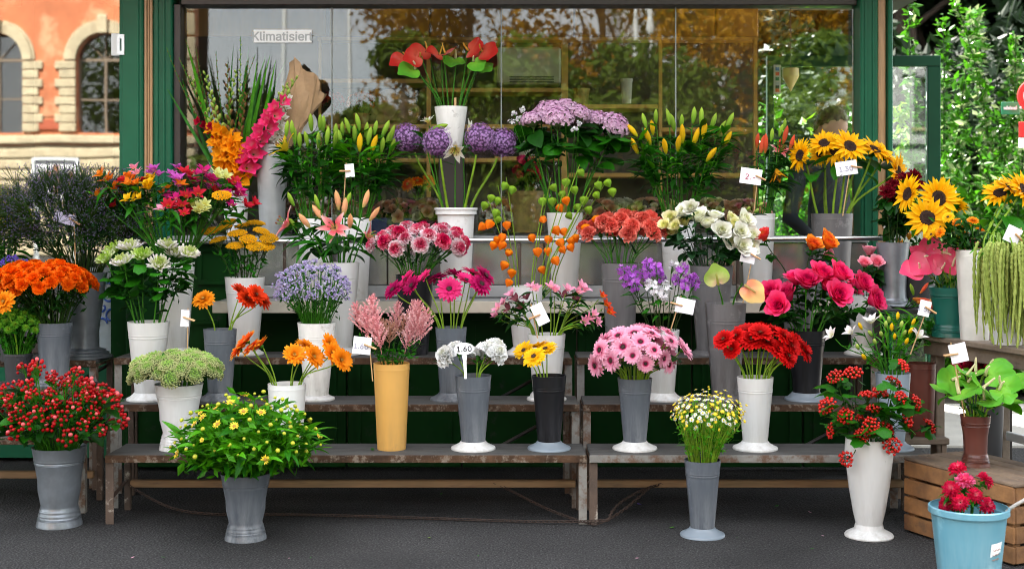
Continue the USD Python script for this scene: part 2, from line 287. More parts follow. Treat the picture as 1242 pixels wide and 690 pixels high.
mat('red_sign', (0.60, 0.02, 0.02), 0.4); mat('green_sign', (0.01, 0.16, 0.07), 0.4); mat('blue_print', (0.05, 0.12, 0.45), 0.5); mat('pale_board', (0.45, 0.52, 0.56), 0.5, 0.3, 7.0)
mat('orange_plaster', (0.56, 0.17, 0.07), 0.85, 0.3, 1.2, wear=((0.58, 0.28, 0.15), 0.9, 0.55), bump=0.1, bscale=20)
mat('cream_stone', (0.56, 0.46, 0.30), 0.8, 0.35, 2.5, wear=((0.36, 0.28, 0.18), 3.0, 0.58), bump=0.2, bscale=12, rand=0.06)
mat('red_stone', (0.42, 0.09, 0.04), 0.8, 0.2); mat('sash_brown', (0.18, 0.13, 0.09), 0.5); mat('pale_plaster', (0.52, 0.52, 0.53), 0.8, 0.15, 0.8); mat('lamp_grey', (0.72, 0.74, 0.75), 0.4); mat('joint_grey', (0.26, 0.29, 0.28), 0.4); mat('galvanised', (0.46, 0.475, 0.48), 0.42, 0.25, 9.0, metal=0.35, wear=((0.33, 0.34, 0.34), 10.0, 0.6), dirt=((0.25, 0.25, 0.24), 0.2, 0.8))
mat('basket', (0.45, 0.30, 0.10), 0.6, 0.5, 30); mat('blue_crate', (0.02, 0.05, 0.22), 0.4); mat('cream_plastic', (0.52, 0.50, 0.42), 0.5); mat('lamp_shade', (0.7, 0.5, 0.22), 0.5)
glassmat('shop_glass', 0.008); glassmat('mirror_glass', 0.145, (0.75, 0.8, 0.78), 0.012); glassmat('clear_glass', 0.015, wave=0.0); glassmat('far_glass', 0.12, (0.35, 0.33, 0.30))
mat('lip', (0.36, 0.15, 0.12), 0.5); mat('skin', (0.52, 0.29, 0.21), 0.5, 0.1, 20.0); mat('hair', (0.05, 0.03, 0.018), 0.5, 0.5, 60.0, col2=(0.11, 0.06, 0.03)); mat('shirt', (0.03, 0.035, 0.05), 0.8, 0.3); mat('eye_dark', (0.02, 0.015, 0.012), 0.3)
# greens
def leafmat(n, c, trans=0.28, rough=0.42, rand=0.25): mat(n, c, rough, 0.45, 25.0, trans=trans, rand=rand, spec=0.18, detail=2.0)
leafmat('leaf_dark', (0.010, 0.070, 0.005)); leafmat('leaf_mid', (0.022, 0.170, 0.005)); leafmat('leaf_bright', (0.085, 0.37, 0.006)); leafmat('leaf_grey', (0.022, 0.085, 0.026)); leafmat('leaf_lime', (0.24, 0.46, 0.02))
leafmat('stem_light', (0.24, 0.42, 0.03), 0.1); leafmat('stem_green', (0.050, 0.23, 0.012), 0.1); leafmat('stem_dark', (0.028, 0.070, 0.010), 0.1); mat('bark', (0.07, 0.05, 0.035), 0.9, 0.4, 8.0, bump=0.5, bscale=20)
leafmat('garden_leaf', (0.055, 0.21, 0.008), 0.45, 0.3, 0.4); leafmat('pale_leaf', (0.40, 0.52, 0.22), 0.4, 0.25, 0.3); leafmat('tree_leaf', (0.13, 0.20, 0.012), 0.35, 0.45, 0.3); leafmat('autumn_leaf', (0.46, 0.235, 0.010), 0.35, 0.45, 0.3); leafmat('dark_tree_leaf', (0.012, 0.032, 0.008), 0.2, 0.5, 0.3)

# ================================================================ the setting
def obox(o, u, v_, a0, a1, b0, b1, z0, z1, ch=0.004):
    m = box(a0, a1, b0, b1, z0, z1, ch); V = m[0]; xy = o + np.outer(V[:, 0], u) + np.outer(V[:, 1], v_); return np.column_stack([xy, V[:, 2]]), m[1]
single('ground', (np.array([[-150, -150, 0], [150, -150, 0], [150, 7.3, 0], [-150, 7.3, 0.0]]), np.array([[0, 1, 2], [0, 2, 3]])), 'asphalt', 'dark grey asphalt in front of the flower shop', 'ground', kind='structure')
single('pavement', box(-60, 60, 7.3, 8.9, -0.2, 0.012), 'paving', 'pale sunlit paving beside the flower shop', 'pavement', kind='structure')
single('garden_soil', (np.array([[-80, 8.9, 0.0], [80, 8.9, 0.0], [80, 150, 0.0], [-80, 150, 0.0]]), np.array([[0, 1, 2], [0, 2, 3]])), 'soil', 'dark soil of the garden behind the shop', 'ground', kind='structure')

# ---------------------------------------------------------------- the shop
KD = 6.95                                              # the shop window's plane
shop = thing('flower_shop', 'green framed flower shop with tall display windows and steel counter', 'shop', (0, 7.6, 0))
def sp(name, m, mt, smooth=False, label=None): return part(shop, name, m, mt, smooth, label)
LX = -7.0
def xk(px, d=KD): return X(px, d)
pl0, pl1, pr0, pr1 = xk(153), xk(218), xk(1037), xk(1076)
def post(x0, x1, y0, y1, z0, z1): return box(x0, x1, y0, y1, z0, z1, 0.006)
sp('post', join([post(xk(152), xk(180), 6.84, 7.02, 0, 2.62), box(xk(156), xk(176), 6.832, 6.842, 0.9, 2.6, 0.003)]), 'green_paint')
sp('post', join([post(xk(190.5), xk(213), 6.87, 7.02, 0, 2.62), box(xk(194), xk(197), 6.86, 6.872, 0, 2.6), box(xk(203), xk(205), 6.86, 6.872, 0, 2.6)]), 'green_paint')
for a, b in ((180.4, 183.6), (184.4, 186.6), (187.2, 190.2)):
    sp('post_strip', box(xk(a), xk(b), 6.86, 7.02, 0, 2.62, 0.003), 'brass_wood')
sp('window_frame', box(xk(213.3), xk(222), 6.90, 7.03, 1.19, 2.39, 0.004), 'dark_frame')
sp('window_frame', box(xk(222.2), xk(1036.8), 6.90, 7.03, 2.385, 2.425, 0.004), 'dark_frame')
sp('header', join([box(xk(213.3), xk(1036.8), 6.875, 7.03, 2.43, 2.62, 0.005), box(xk(213.3), xk(1036.8), 6.86, 6.874, 2.44, 2.465, 0.003)]), 'header_brown')
sp('post', join([post(xk(1037.2), xk(1058), 6.84, 7.02, 0, 2.62), box(xk(1042), xk(1044), 6.832, 6.842, 0, 2.6), box(xk(1051), xk(1053), 6.832, 6.842, 0, 2.6)]), 'green_paint')
sp('post_strip', box(xk(1058.6), xk(1069.6), 6.87, 7.02, 0, 2.62, 0.008), 'brass_wood')
sp('post', post(xk(1070.2), xk(1076), 6.84, 7.02, 0, 2.62), 'green_paint')
# glass, one pane after another, with thin sealed joints
edges = [222.5, 402, 608, 820, 1036.6]
for a, b in zip(edges[:-1], edges[1:]):
    sp('window_pane', box(xk(a) + 0.004, xk(b) - 0.004, 6.965, 6.973, 1.19, 2.384), 'shop_glass')
for a in edges[1:-1]:
    sp('glass_joint', box(xk(a) - 0.0028, xk(a) + 0.0028, 6.963, 6.975, 1.19, 2.384), 'joint_grey')
for a, b in ((LX, -4.64), (-4.62, xk(152) - 0.02)):
    sp('window_pane', box(a, b, 6.965, 6.973, 0.62, 2.60), 'mirror_glass', label='strongly reflecting pane left of the green post')
sp('window_frame', box(-4.64 + 0.002, -4.62 - 0.002, 6.955, 6.985, 0.62, 2.6), 'dark_frame')
sp('window_frame', box(LX, xk(152) - 0.002, 6.93, 7.02, 0.56, 0.618, 0.004), 'dark_frame')
sp('base_panel', box(LX, xk(152) - 0.002, 6.9, 7.03, 0.02, 0.556), 'green_paint')
# latch plate on the left post
sp('latch_plate', box(xk(135), xk(148.5), 6.945, 6.962, Z(68, 6.95), Z(41, 6.95), 0.003), 'sign_white')
sp('latch_bracket', join([box(xk(150.5), xk(159), 6.825, 6.838, Z(67, 6.83), Z(62, 6.83), 0.002), box(xk(150.5), xk(159), 6.8255, 6.8385, Z(47, 6.83), Z(42, 6.83), 0.002), box(xk(150.5), xk(153.5), 6.824, 6.8375, Z(66, 6.83), Z(43, 6.83)), box(xk(156), xk(159), 6.8235, 6.837, Z(66, 6.83), Z(43, 6.83))]), 'sign_white')
sp('lock_plate', join([box(xk(1065.5), xk(1071.5), 6.855, 6.868, Z(277, 6.86), Z(269, 6.86), 0.003), box(xk(1067), xk(1069), 6.845, 6.8545, Z(275, 6.86), Z(272, 6.86))]), 'sign_white')
# ledge under the window, metal front, counter shelf, rail, green base
lx0, lx1 = xk(218.5), xk(1036.5)
sp('window_ledge', join([box(lx0, lx1, 6.66, 6.96, 1.150, 1.18, 0.004)]), 'ledge_grey')
wx = [X(286, 6.69), X(470, 6.69), X(660, 6.69), X(850, 6.69), lx1]
for a, b in zip(wx[:-1], wx[1:]):
    sp('metal_panel', box(a + 0.003, b - 0.003, 6.685, 6.70, 0.935, 1.147, 0.003), 'steel_panel')
gp = box(xk(152), wx[0] - 0.003, 6.70, 6.80, 0.02, 1.147); sp('base_panel', gp, 'green_base')
for a, b in ((X(160, 6.7), X(230, 6.7)), (X(240, 6.7), X(282, 6.7))):
    fr = sbox(a, Z(345, 6.69), b, Z(300, 6.69)).difference(sbox(a + .022, Z(345, 6.69) + .022, b - .022, Z(300, 6.69) - .022)); sp('panel_moulding', poly(fr, 0.012, 6.69), 'green_base')
sp('counter_trim', box(wx[0], lx1, 6.672, 6.698, 0.872, 0.932, 0.004), 'ledge_grey')
sp('counter_shelf', box(X(262, 6.42), X(1030, 6.42), 6.43, 6.70, 0.842, 0.868, 0.003), 'ledge_grey')
sp('counter_edge', box(X(258, 6.42), X(1032, 6.42), 6.405, 6.428, 0.812, 0.870, 0.004), 'beige_trim')
for k, (a, b) in enumerate(((150, 275), (275, 420), (420, 560), (560, 700), (700, 840), (840, 975), (975, 1076))):
    sp('base_panel', box(X(a, 6.62) + 0.004, X(b, 6.62) - 0.004, 6.64, 6.70, 0.02, 0.840, 0.004), 'green_base')
    fr = sbox(X(a, 6.62) + .05, .12, X(b, 6.62) - .05, .76); fr = fr.difference(fr.buffer(-.02)); sp('panel_moulding', poly(fr, 0.008, 6.630), 'green_base')
ryy = 6.42
sp('rail', tube([(X(146, ryy), ryy, Z(294, ryy)), (X(400, ryy), ryy, Z(292.5, ryy)), (X(760, ryy), ryy, Z(291, ryy)), (X(1092, ryy), ryy, Z(289, ryy))], 0.0125, n=14), 'steel', True)
for px in (345, 630, 895): sp('rail_post', tube([(X(px, ryy), ryy + .004, 0.871), (X(px, ryy), ryy + .004, Z(292, ryy) - 0.011)], 0.009, n=8), 'rust_leg', True)
# inside
bk = 8.42
sp('display_floor', box(lx0 + .01, xk(925), 6.985, 7.75, 1.155, 1.18), 'ledge_grey')
sp('floor', box(LX, 2.05, 7.04, 8.6, 0.05, 0.16), 'interior_floor')
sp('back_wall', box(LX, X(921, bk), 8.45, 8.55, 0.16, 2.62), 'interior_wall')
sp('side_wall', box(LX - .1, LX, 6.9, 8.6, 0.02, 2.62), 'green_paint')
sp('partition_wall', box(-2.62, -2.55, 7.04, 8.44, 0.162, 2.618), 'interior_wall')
sp('ceiling', box(LX, 2.05, 6.9, 8.6, 2.622, 2.66), 'soffit')
sp('roof', join([box(LX - .3, 2.62, 6.38, 8.95, 2.67, 2.83, 0.01), box(LX - .32, 2.64, 6.36, 6.378, 2.66, 2.86)]), 'roofing')
for a, b in ((225, 395), (399, 520), (523, 695), (698, 867), (870, 920)):
    sp('wood_panel', box(X(a, bk), X(b, bk), 8.432, 8.448, Z(44, bk), 2.61, 0.003), 'panel_wood')
def shelf(px0, px1, py, d0=8.12, d1=8.445, t=0.024): sp('shelf_board', box(X(px0, d0), X(px1, d0), d0, d1, Z(py, d0) - t, Z(py, d0)), 'shelf_wood')
sp('shelf_board', box(X(385, 8.3), X(920, 8.3), 8.3, 8.43, Z(45, 8.3) - .022, Z(45, 8.3)), 'shelf_wood')
shelf(390, 520, 96); shelf(524, 682, 107); shelf(690, 798, 127); shelf(390, 682, 151); shelf(803, 915, 155); shelf(600, 682, 190); shelf(690, 900, 210); shelf(390, 600, 192)
for px, w in ((520, 5), (685, 8), (801, 4), (916, 4.5), (388, 3)):
    sp('shelf_upright', box(X(px - w / 2, 8.1), X(px + w / 2, 8.1), 8.09, 8.118, 0.162, Z(46, 8.3) - .03), 'shelf_wood')
part(shop, 'shop_sign', box(X(307.5, 6.955), X(378, 6.955), 6.955, 6.961, Z(52, 6.955), Z(36.5, 6.955)), 'sign_white', label='white window strip reading Klimatisiert')
part(shop, 'sign_lettering', tf(text('Klimatisiert', 0.0445, 0.0015, True), None, (X(342.7, 6.955), 6.9535, Z(44.4, 6.955))), 'sign_grey')
part(shop, 'window_disc', tf(lathe([(0, 0), (0.062, 0), (0.062, 0.004), (0, 0.004)], 40), rx(math.pi / 2), (X(370, 6.95), 6.962, Z(149, 6.95))), 'sign_white', label='round white disc on the window glass')
# ornament board on the wall left of the stands
ob = thing('ornament_board', 'pale board with blue painted scrolls below the left window', 'board', (X(126, 6.75), 6.75, 0.6))
part(ob, 'board', box(X(108, 6.75), X(147, 6.75), 6.74, 6.77, 0.56, 1.02, 0.003), 'pale_board')
bp = []
for cx_, cz, r, a0, a1 in ((128, 352, .05, 0, 5), (124, 372, .04, 2, 7), (136, 384, .045, 1, 5.5), (133, 360, .03, 3, 8), (122, 392, .035, 0, 4)):
    t = np.linspace(a0, a1, 14); rr = np.linspace(r, r * .25, 14); c = (X(cx_, 6.74), Z(cz, 6.74))
    bp.append(tube(np.stack([c[0] + rr * np.cos(t), np.full(14, 6.738), c[1] + rr * np.sin(t)], 1), 0.006, n=4))
part(ob, 'painted_scroll', join(bp), 'blue_print')
# things inside the shop
ac = thing('air_conditioner', 'pale wall air conditioner behind the shop window', 'air conditioner', (X(643, 8.3), 8.3, Z(103, 8.3)))
part(ac, 'body', box(X(603, 8.25), X(680, 8.25), 8.22, 8.44, Z(103, 8.25), Z(58, 8.25), 0.012), 'cream_plastic')
for k in range(3): part(ac, 'vent_slat', box(X(618, 8.2), X(672, 8.2), 8.212, 8.219, Z(94 + k * 3, 8.2), Z(92.6 + k * 3, 8.2)), 'dark_frame')
pr = lathe([(0.016, -.05), (0.044, -.05), (0.044, .05), (0.016, .05), (0.016, -.05)], 28)
single('paper_roll', tf(pr, rx(math.pi / 2), (X(502, 8.2), 8.2, Z(135.5, 8.2))), 'kraft', 'brown paper roll end-on upon the shop shelf', 'paper roll', smooth=40)
rng = np.random.default_rng(5)
def crumple(px, py, D, r, seed):
    v, f = ico(1, 3); n = meshkit.noise(v * 2.2 + seed, seed) - .5; v = v * (r * (1 + .8 * n))[:, None] * (1.15, .6, .9); return tf((v, f), None, P(px, py, D))
single('kraft_paper', join([crumple(475, 134, 8.25, .12, 3), crumple(494, 142, 8.22, .06, 8)]), 'kraft', 'crumpled brown wrapping paper beside the paper roll on the shelf', 'wrapping paper')
def pot(name, px, py_top, py_bot, w, D, mt, label, cat='pot'):
    r, h = w / 2 * D / F, (py_bot - py_top) * D / F
    single(name, tf(lathe([(0, 0), (r * .78, 0), (r, h * .9), (r * 1.08, h * .9), (r * 1.08, h), (r * .95, h), (r * .9, h * .5), (0, h * .5)], 24), None, P(px, py_bot, D)), mt, label, cat, smooth=35)
pot('flower_pot', 760, 96, 126, 14, 8.2, 'old_white', 'small white pot alone on the upper shop shelf')
pot('flower_pot', 705, 108, 127, 20, 8.2, 'basket', 'mustard pot with dry plant next to the wooden upright')
pot('flower_pot', 640, 172, 189, 26, 8.2, 'old_white', 'pale pot on the shelf behind the purple alliums')
pot('wicker_basket', 637, 232, 282, 44, 7.1, 'basket', 'wicker basket behind the glass near the orange lanterns', 'basket')
cr = thing('blue_box', 'dark blue box of roses behind the shop window', 'box', (X(480, 7.2), 7.2, 1.18))
part(cr, 'wall', join([box(X(400, 7.1), X(505, 7.1), 7.1, 7.11, 1.181, 1.27), box(X(400, 7.1), X(505, 7.1), 7.3, 7.31, 1.181, 1.27), box(X(400, 7.1), X(400, 7.1) + .01, 7.111, 7.299, 1.181, 1.27), box(X(505, 7.1) - .01, X(505, 7.1), 7.111, 7.299, 1.181, 1.27)]), 'blue_crate')
part(cr, 'base', box(X(400, 7.1) + .011, X(505, 7.1) - .011, 7.111, 7.299, 1.181, 1.19), 'blue_crate')
# glass door behind the right corner
gd = thing('glass_door', 'green framed glass door standing open behind the right corner post', 'door', (X(1035, 8.6), 8.6, 0.01)); D_ = 8.6
part(gd, 'top_rail', box(X(930, D_), X(1140, D_), 8.58, 8.63, Z(81, D_), Z(68, D_), 0.004), 'door_green')
part(gd, 'stile', box(X(1124, D_), X(1140, D_), 8.58, 8.63, .013, Z(81.2, D_), 0.004), 'door_green')
part(gd, 'stile', box(X(930, D_), X(938, D_), 8.58, 8.63, .013, Z(81.2, D_), 0.004), 'door_green')
part(gd, 'bottom_rail', box(X(938.3, D_), X(1123.7, D_), 8.58, 8.63, .013, .25, 0.004), 'door_green')
part(gd, 'pane', box(X(938.2, D_), X(1123.8, D_), 8.60, 8.606, .252, Z(81.3, D_)), 'clear_glass')
stk = part(gd, 'card_stickers', box(X(938.5, 8.57), X(947, 8.57), 8.570, 8.574, Z(114, 8.57), Z(79, 8.57)), 'old_white', label='strip of small coloured card stickers')
for py, m_ in ((84, 'blue_print'), (90, 'red_sign'), (96, 'green_sign'), (102, 'sign_grey'), (106, 'ink'), (110, 'red_sign')):
    part(stk, 'sticker', box(X(940.5, 8.57), X(945, 8.57), 8.5675, 8.5695, Z(py + 2, 8.57), Z(py - 2, 8.57)), m_)
pl = thing('hanging_lamp', 'amber funnel lamp hanging beside the card stickers', 'lamp', P(959, 90, 8.3))
part(pl, 'shade', tf(lathe([(0.002, -.1), (0.05, -.01), (0.052, 0.0), (0.05, .045), (0.046, .045), (0.046, 0), (0.004, -.09)], 24), None, P(959, 92, 8.3)), 'lamp_shade', 35)
part(pl, 'cord', tube([P(959, 84, 8.3), (X(959, 8.3), 8.3, 2.62)], 0.004, n=5), 'dark_frame')

# ---------------------------------------------------------------- stepped stands
TIER = [(5.50, 0.290), (5.80, 0.458), (6.10, 0.630)]
def stand(name, label, xs, tiers, y_shift=0.0, boards=('board_grey',) * 3, xend=None):
    st = thing(name, label, 'flower stand', ((xs[0][0] + xs[0][1]) / 2, tiers[0][0] + .45, 0))
    for k, ((x0, x1), (y, z)) in enumerate(zip(xs, tiers)):
        part(st, 'shelf_board', box(x0 + .004, x1 - .004, y + .012, y + .152, z - .018, z, 0.003), 'board_grey')
        part(st, 'shelf_board', box(x0 + .004, x1 - .004, y + .156, y + .292, z - .018, z - .002, 0.003), 'board_grey')
        lip = join([box(x0, x1, y, y + .010, z - .032, z - .001, 0.002)])
        part(st, 'angle_iron', lip, 'rust_lip' if not (k == 0 and x0 > 0) else 'worn_leg')
        part(st, 'angle_iron', box(x0, x0 + .0035, y + .0105, y + .294, z - .032, z - .0185), 'rust_lip'); part(st, 'angle_iron', box(x1 - .0035, x1, y + .0105, y + .294, z - .032, z - .0185), 'rust_lip')
        z0 = 0.0
        for j, x in enumerate((x0, x1 - .034)):
            m_ = 'worn_leg' if (k > 0 or j == 1) else 'rust_leg'
            part(st, 'leg', join([box(x, x + .034, y + .011, y + .015, z0, z - .033), box(x if j == 0 else x + .030, x + .004 if j == 0 else x + .034, y + .0151, y + .042, z0, z - .033)]), m_)
            part(st, 'leg', box(x + .002, x + .03, y + .268, y + .292, z0, z - .033, 0.003), 'rust_leg')
        if k == 0:
            part(st, 'stretcher', box(x0 + .036, x1 - .036, y + .235, y + .262, .105, .138, 0.004), 'stretcher_wood')
            part(st, 'stretcher', tube([(x0 + .012, y + .05, .10), (x0 + .012, y + .262, .13)], 0.008, n=5), 'rust_leg')
        else:
            part(st, 'brace', tube([(x1 - .02, y + .28, z - .05), (x1 - .40, y + .285, z - .33 + .07)], 0.009, n=5), 'dark_frame')
    return st
stand('stepped_stand', 'long three step stand of worn boards holding the middle vases', [(X(127, 5.5), X(712, 5.5)), (X(133, 5.8), X(703, 5.8)), (X(138, 6.1), X(694, 6.1))], TIER)
stand('stepped_stand', 'three step stand of worn boards right of the chain', [(X(715, 5.5), X(1127, 5.5)), (X(707.5, 5.8), X(1090, 5.8)), (X(700, 6.1), X(1066, 6.1))], TIER)
LT = [(5.70, 0.33), (5.92, 0.51), (6.22, 0.604)]
stand('stepped_stand', 'leftmost three step stand cut off by the picture edge', [(-3.3, X(102, 5.7)), (-3.3, X(97, 5.92)), (-3.3, X(116, 6.22))], LT)
# a cable drum of planks: rusty chain lying along the stands
def link(c, d, roll):
    R = frame(np.cross(d, [0.1, 0.3, 1]), 0); u = unit(d); w = unit(np.cross([0, 0, 1.0], u)); w = w * math.cos(roll) + np.array([0, 0, 1.0]) * math.sin(roll)
    t = np.arange(9) / 8 * 2 * np.pi; p = c + np.outer(np.cos(t) * .0105, u) + np.outer(np.sin(t) * .0058, w); return tube(p, 0.0019, n=4, cap=False)
def chain(pts, step=0.0155):
    p = np.vstack([bez(*pts[i:i + 4], n=60) for i in range(0, len(pts) - 1, 3)]); seg = np.r_[0, np.cumsum(np.linalg.norm(np.diff(p, axis=0), axis=1))]; out = []
    s = np.arange(0, seg[-1], step); q = np.stack([np.interp(s, seg, p[:, k]) for k in range(3)], 1); d = np.gradient(q, axis=0)
    return join([link(q[i], d[i], (i % 2) * math.pi / 2 + .5) for i in range(len(q))])
g = 0.009
single('rusty_chain', join([chain([(X(158, 5.72), 5.72, .115), (-1.5, 5.70, .03), (-1.45, 5.66, g), (-1.2, 5.65, g), (-.8, 5.66, g), (-.5, 5.60, g), (-.2, 5.56, g), (0.05, 5.52, g), (.25, 5.5, g), (.40, 5.46, g + .02), (.42, 5.6, .06), (.52, 5.70, .10), (.67, 5.745, .125)]),
    chain([(X(600, 5.74), 5.74, .125), (.05, 5.75, .07), (.15, 5.62, .02), (.34, 5.47, g), (.42, 5.5, .02), (.5, 5.62, .05), (.6, 5.70, .12)])]), 'rust_chain', 'rusty chain sagging along the ground below the stands', 'chain')

# ---------------------------------------------------------------- right side: crate, table, dark table
A = np.array([1.600, 5.39]); d = unit([0.40, -0.917]); w = np.array([-d[1], d[0]]); Lc, Wc, Hc = 0.60, 0.36, 0.305
cb = thing('wooden_crate', 'weathered slatted wooden crate turned upside down beside the blue bucket', 'crate', (*(A + d * Lc / 2 + w * Wc / 2), 0))
for k in range(4):
    z0 = .008 + k * .073
    part(cb, 'slat', obox(A, d, w, 0.0, Lc, 0, .012, z0, z0 + .064), 'crate_wood')
    part(cb, 'slat', obox(A, d, w, Lc - .012, Lc, .0125, Wc - .0125, z0, z0 + .064), 'crate_wood')
    part(cb, 'slat', obox(A, d, w, 0, .012, .0125, Wc - .0125, z0, z0 + .064), 'crate_wood')
    part(cb, 'slat', obox(A, d, w, 0, Lc, Wc - .012, Wc, z0, z0 + .064), 'crate_wood')
for k in range(5):
    b = .002 + k * .0715
    part(cb, 'top_board', obox(A, d, w, -.006, Lc + .006, b, b + .066, Hc - .014 + .001 * (k % 2), Hc + .001 * (k % 2)), 'crate_top_wood')
for a, b in ((.014, .014), (.014, Wc - .05), (Lc - .05, .014), (Lc - .05, Wc - .05)): part(cb, 'corner_post', obox(A, d, w, a, a + .036, b, b + .036, .004, Hc - .016), 'crate_wood')
rg = lathe([(0.020, 0), (0.026, 0), (0.026, .0015), (0.020, .0015), (0.020, 0)], 20); c2 = A + d * .40 - w * .002
part(cb, 'branded_ring', tf(rg, frame(np.array([-w[0], -w[1], 0])), (c2[0], c2[1], .055)), 'ink')
T0 = np.array([1.85, 5.98]); td = unit([0.22, -0.72]); tw = np.array([-td[1], td[0]])
tb = thing('wooden_table', 'weathered plank table at the right edge carrying the green vase', 'table', (*(T0 + td * .6 + tw * .25), 0))
for k in range(4): part(tb, 'plank', obox(T0, td, tw, -.05, 1.35, k * .125, k * .125 + .120, .726 + .001 * (k % 2), .75 + .001 * (k % 2)), 'weathered_wood')
part(tb, 'apron', obox(T0, td, tw, -.02, 1.3, .03, .05, .66, .724), 'weathered_wood'); part(tb, 'apron', obox(T0, td, tw, -.02, 1.3, .45, .47, .66, .724), 'weathered_wood')
for a in (0.0, 1.22):
    for b in (.052, .40): part(tb, 'leg', obox(T0, td, tw, a, a + .05, b, b + .045, 0, .724), 'weathered_wood')
part(tb, 'stretcher', obox(T0, td, tw, .06, 1.22, .41, .43, .26, .30), 'lamp_grey')
dt = thing('metal_table', 'dark grey metal table behind the rail end', 'table', (1.86, 6.3, 0))
part(dt, 'table_top', box(1.66, 2.35, 6.10, 6.62, .832, .855, 0.004), 'dark_pot')
for x in (1.68, 2.29):
    for y in (6.12, 6.56): part(dt, 'leg', box(x, x + .03, y, y + .03, 0, .830), 'dark_frame')

# ---------------------------------------------------------------- the street sign
sg = thing('traffic_sign', 'round red rimmed traffic sign with a red plate at the picture edge', 'sign', (X(1254, 9.3), 9.3, 0)); D_ = 9.3; c = P(1254, 117, D_); r = 20.5 * D_ / F
part(sg, 'disc', tf(lathe([(0, 0), (r, 0), (r, .02), (0, .02)], 40), rx(math.pi / 2), c), 'red_sign'); part(sg, 'centre', tf(lathe([(0, 0), (r * .70, 0), (r * .70, .008), (0, .006)], 40), rx(math.pi / 2), c - [0, .0202, 0]), 'sign_white')
part(sg, 'plate', box(X(1235, D_), X(1274, D_), D_ - .02, D_, Z(167, D_), Z(148, D_), .004), 'red_sign'); part(sg, 'plate', box(X(1235, D_), X(1274, D_), D_ - .02, D_, Z(180, D_), Z(167.6, D_), .004), 'sign_white')
part(sg, 'pole', tube([(c[0], D_ + .025, 0), (c[0], D_ + .025, Z(95, D_))], .022, n=12), 'lamp_grey', True)
gsn = thing('street_sign', 'small green sign with pale lettering among the leaves', 'sign', (X(1225, 9.4), 9.4, 0))
part(gsn, 'plate', box(X(1215, 9.4), X(1237, 9.4), 9.4, 9.415, Z(139, 9.4), Z(124, 9.4), .003), 'green_sign')
part(gsn, 'lettering', tf(text('Johannesg.', 0.022, .002), None, (X(1226, 9.4), 9.398, Z(131.5, 9.4))), 'lamp_grey') if False else part(gsn, 'lettering', join([box(X(1217.5 + a, 9.4), X(1217.5 + b, 9.4), 9.396, 9.399, Z(133.2, 9.4), Z(130.2 - h, 9.4)) for a, b, h in ((0, 1, 0), (1.6, 3, 0), (3.5, 4.4, 1.5), (5, 6.6, 0), (7.1, 8, 1.2), (8.6, 10.2, 0), (10.8, 11.6, 0), (12.2, 14, 0), (14.6, 15.4, 1.4))]), 'lamp_grey')
part(gsn, 'bracket', tube([(X(1236, 9.4), 9.422, Z(131, 9.4)), (X(1254, 9.3), 9.34, Z(131, 9.3))], .008, n=6), 'lamp_grey', True)

# ---------------------------------------------------------------- across the street (seen in the window glass)
fy = -24.0; VD = 2 * 6.97 - fy                          # the facade stands behind the camera; VD is its distance in the glass
xr = X(236, VD); xl = -27.0
fc = thing('street_building', 'orange plastered building with arched windows and cream stone, mirrored in the left glass', 'building', (-18, fy, 0))
wc = [X(126, VD) - 3.07 * k for k in range(-0, 5)]; zs, zp = Z(162, VD), Z(72, VD); hw = 31 * VD / F
holes = []
for cx_ in wc:
    arch = unary_union([sbox(cx_ - hw, zs, cx_ + hw, zp), Point(cx_, zp).buffer(hw, 24)]); holes.append(arch)
wall = sbox(xl, zs - .35, xr, 12.5).difference(unary_union(holes)); up = sbox(xl, zs - .35, xr, 12.5)
top_holes = [sbox(cx_ - .55, 9.0, cx_ + .55, 10.9) for cx_ in wc]; wall = wall.difference(unary_union(top_holes))
part(fc, 'wall', poly(wall, .45, fy - .45), 'orange_plaster')
part(fc, 'base_wall', box(xl, xr, fy - .45, fy, 0, zs - .352), 'cream_stone')
for k in range(11):
    z0 = .05 + k * .315
    if z0 + .29 < zs - .36: part(fc, 'stone_course', box(xl, xr + .05, fy + .002, fy + .09, z0, z0 + .262, .03), 'cream_stone')
part(fc, 'string_course', box(xl, xr + .1, fy + .002, fy + .16, zs - .30, zs - .08, .03), 'cream_stone')
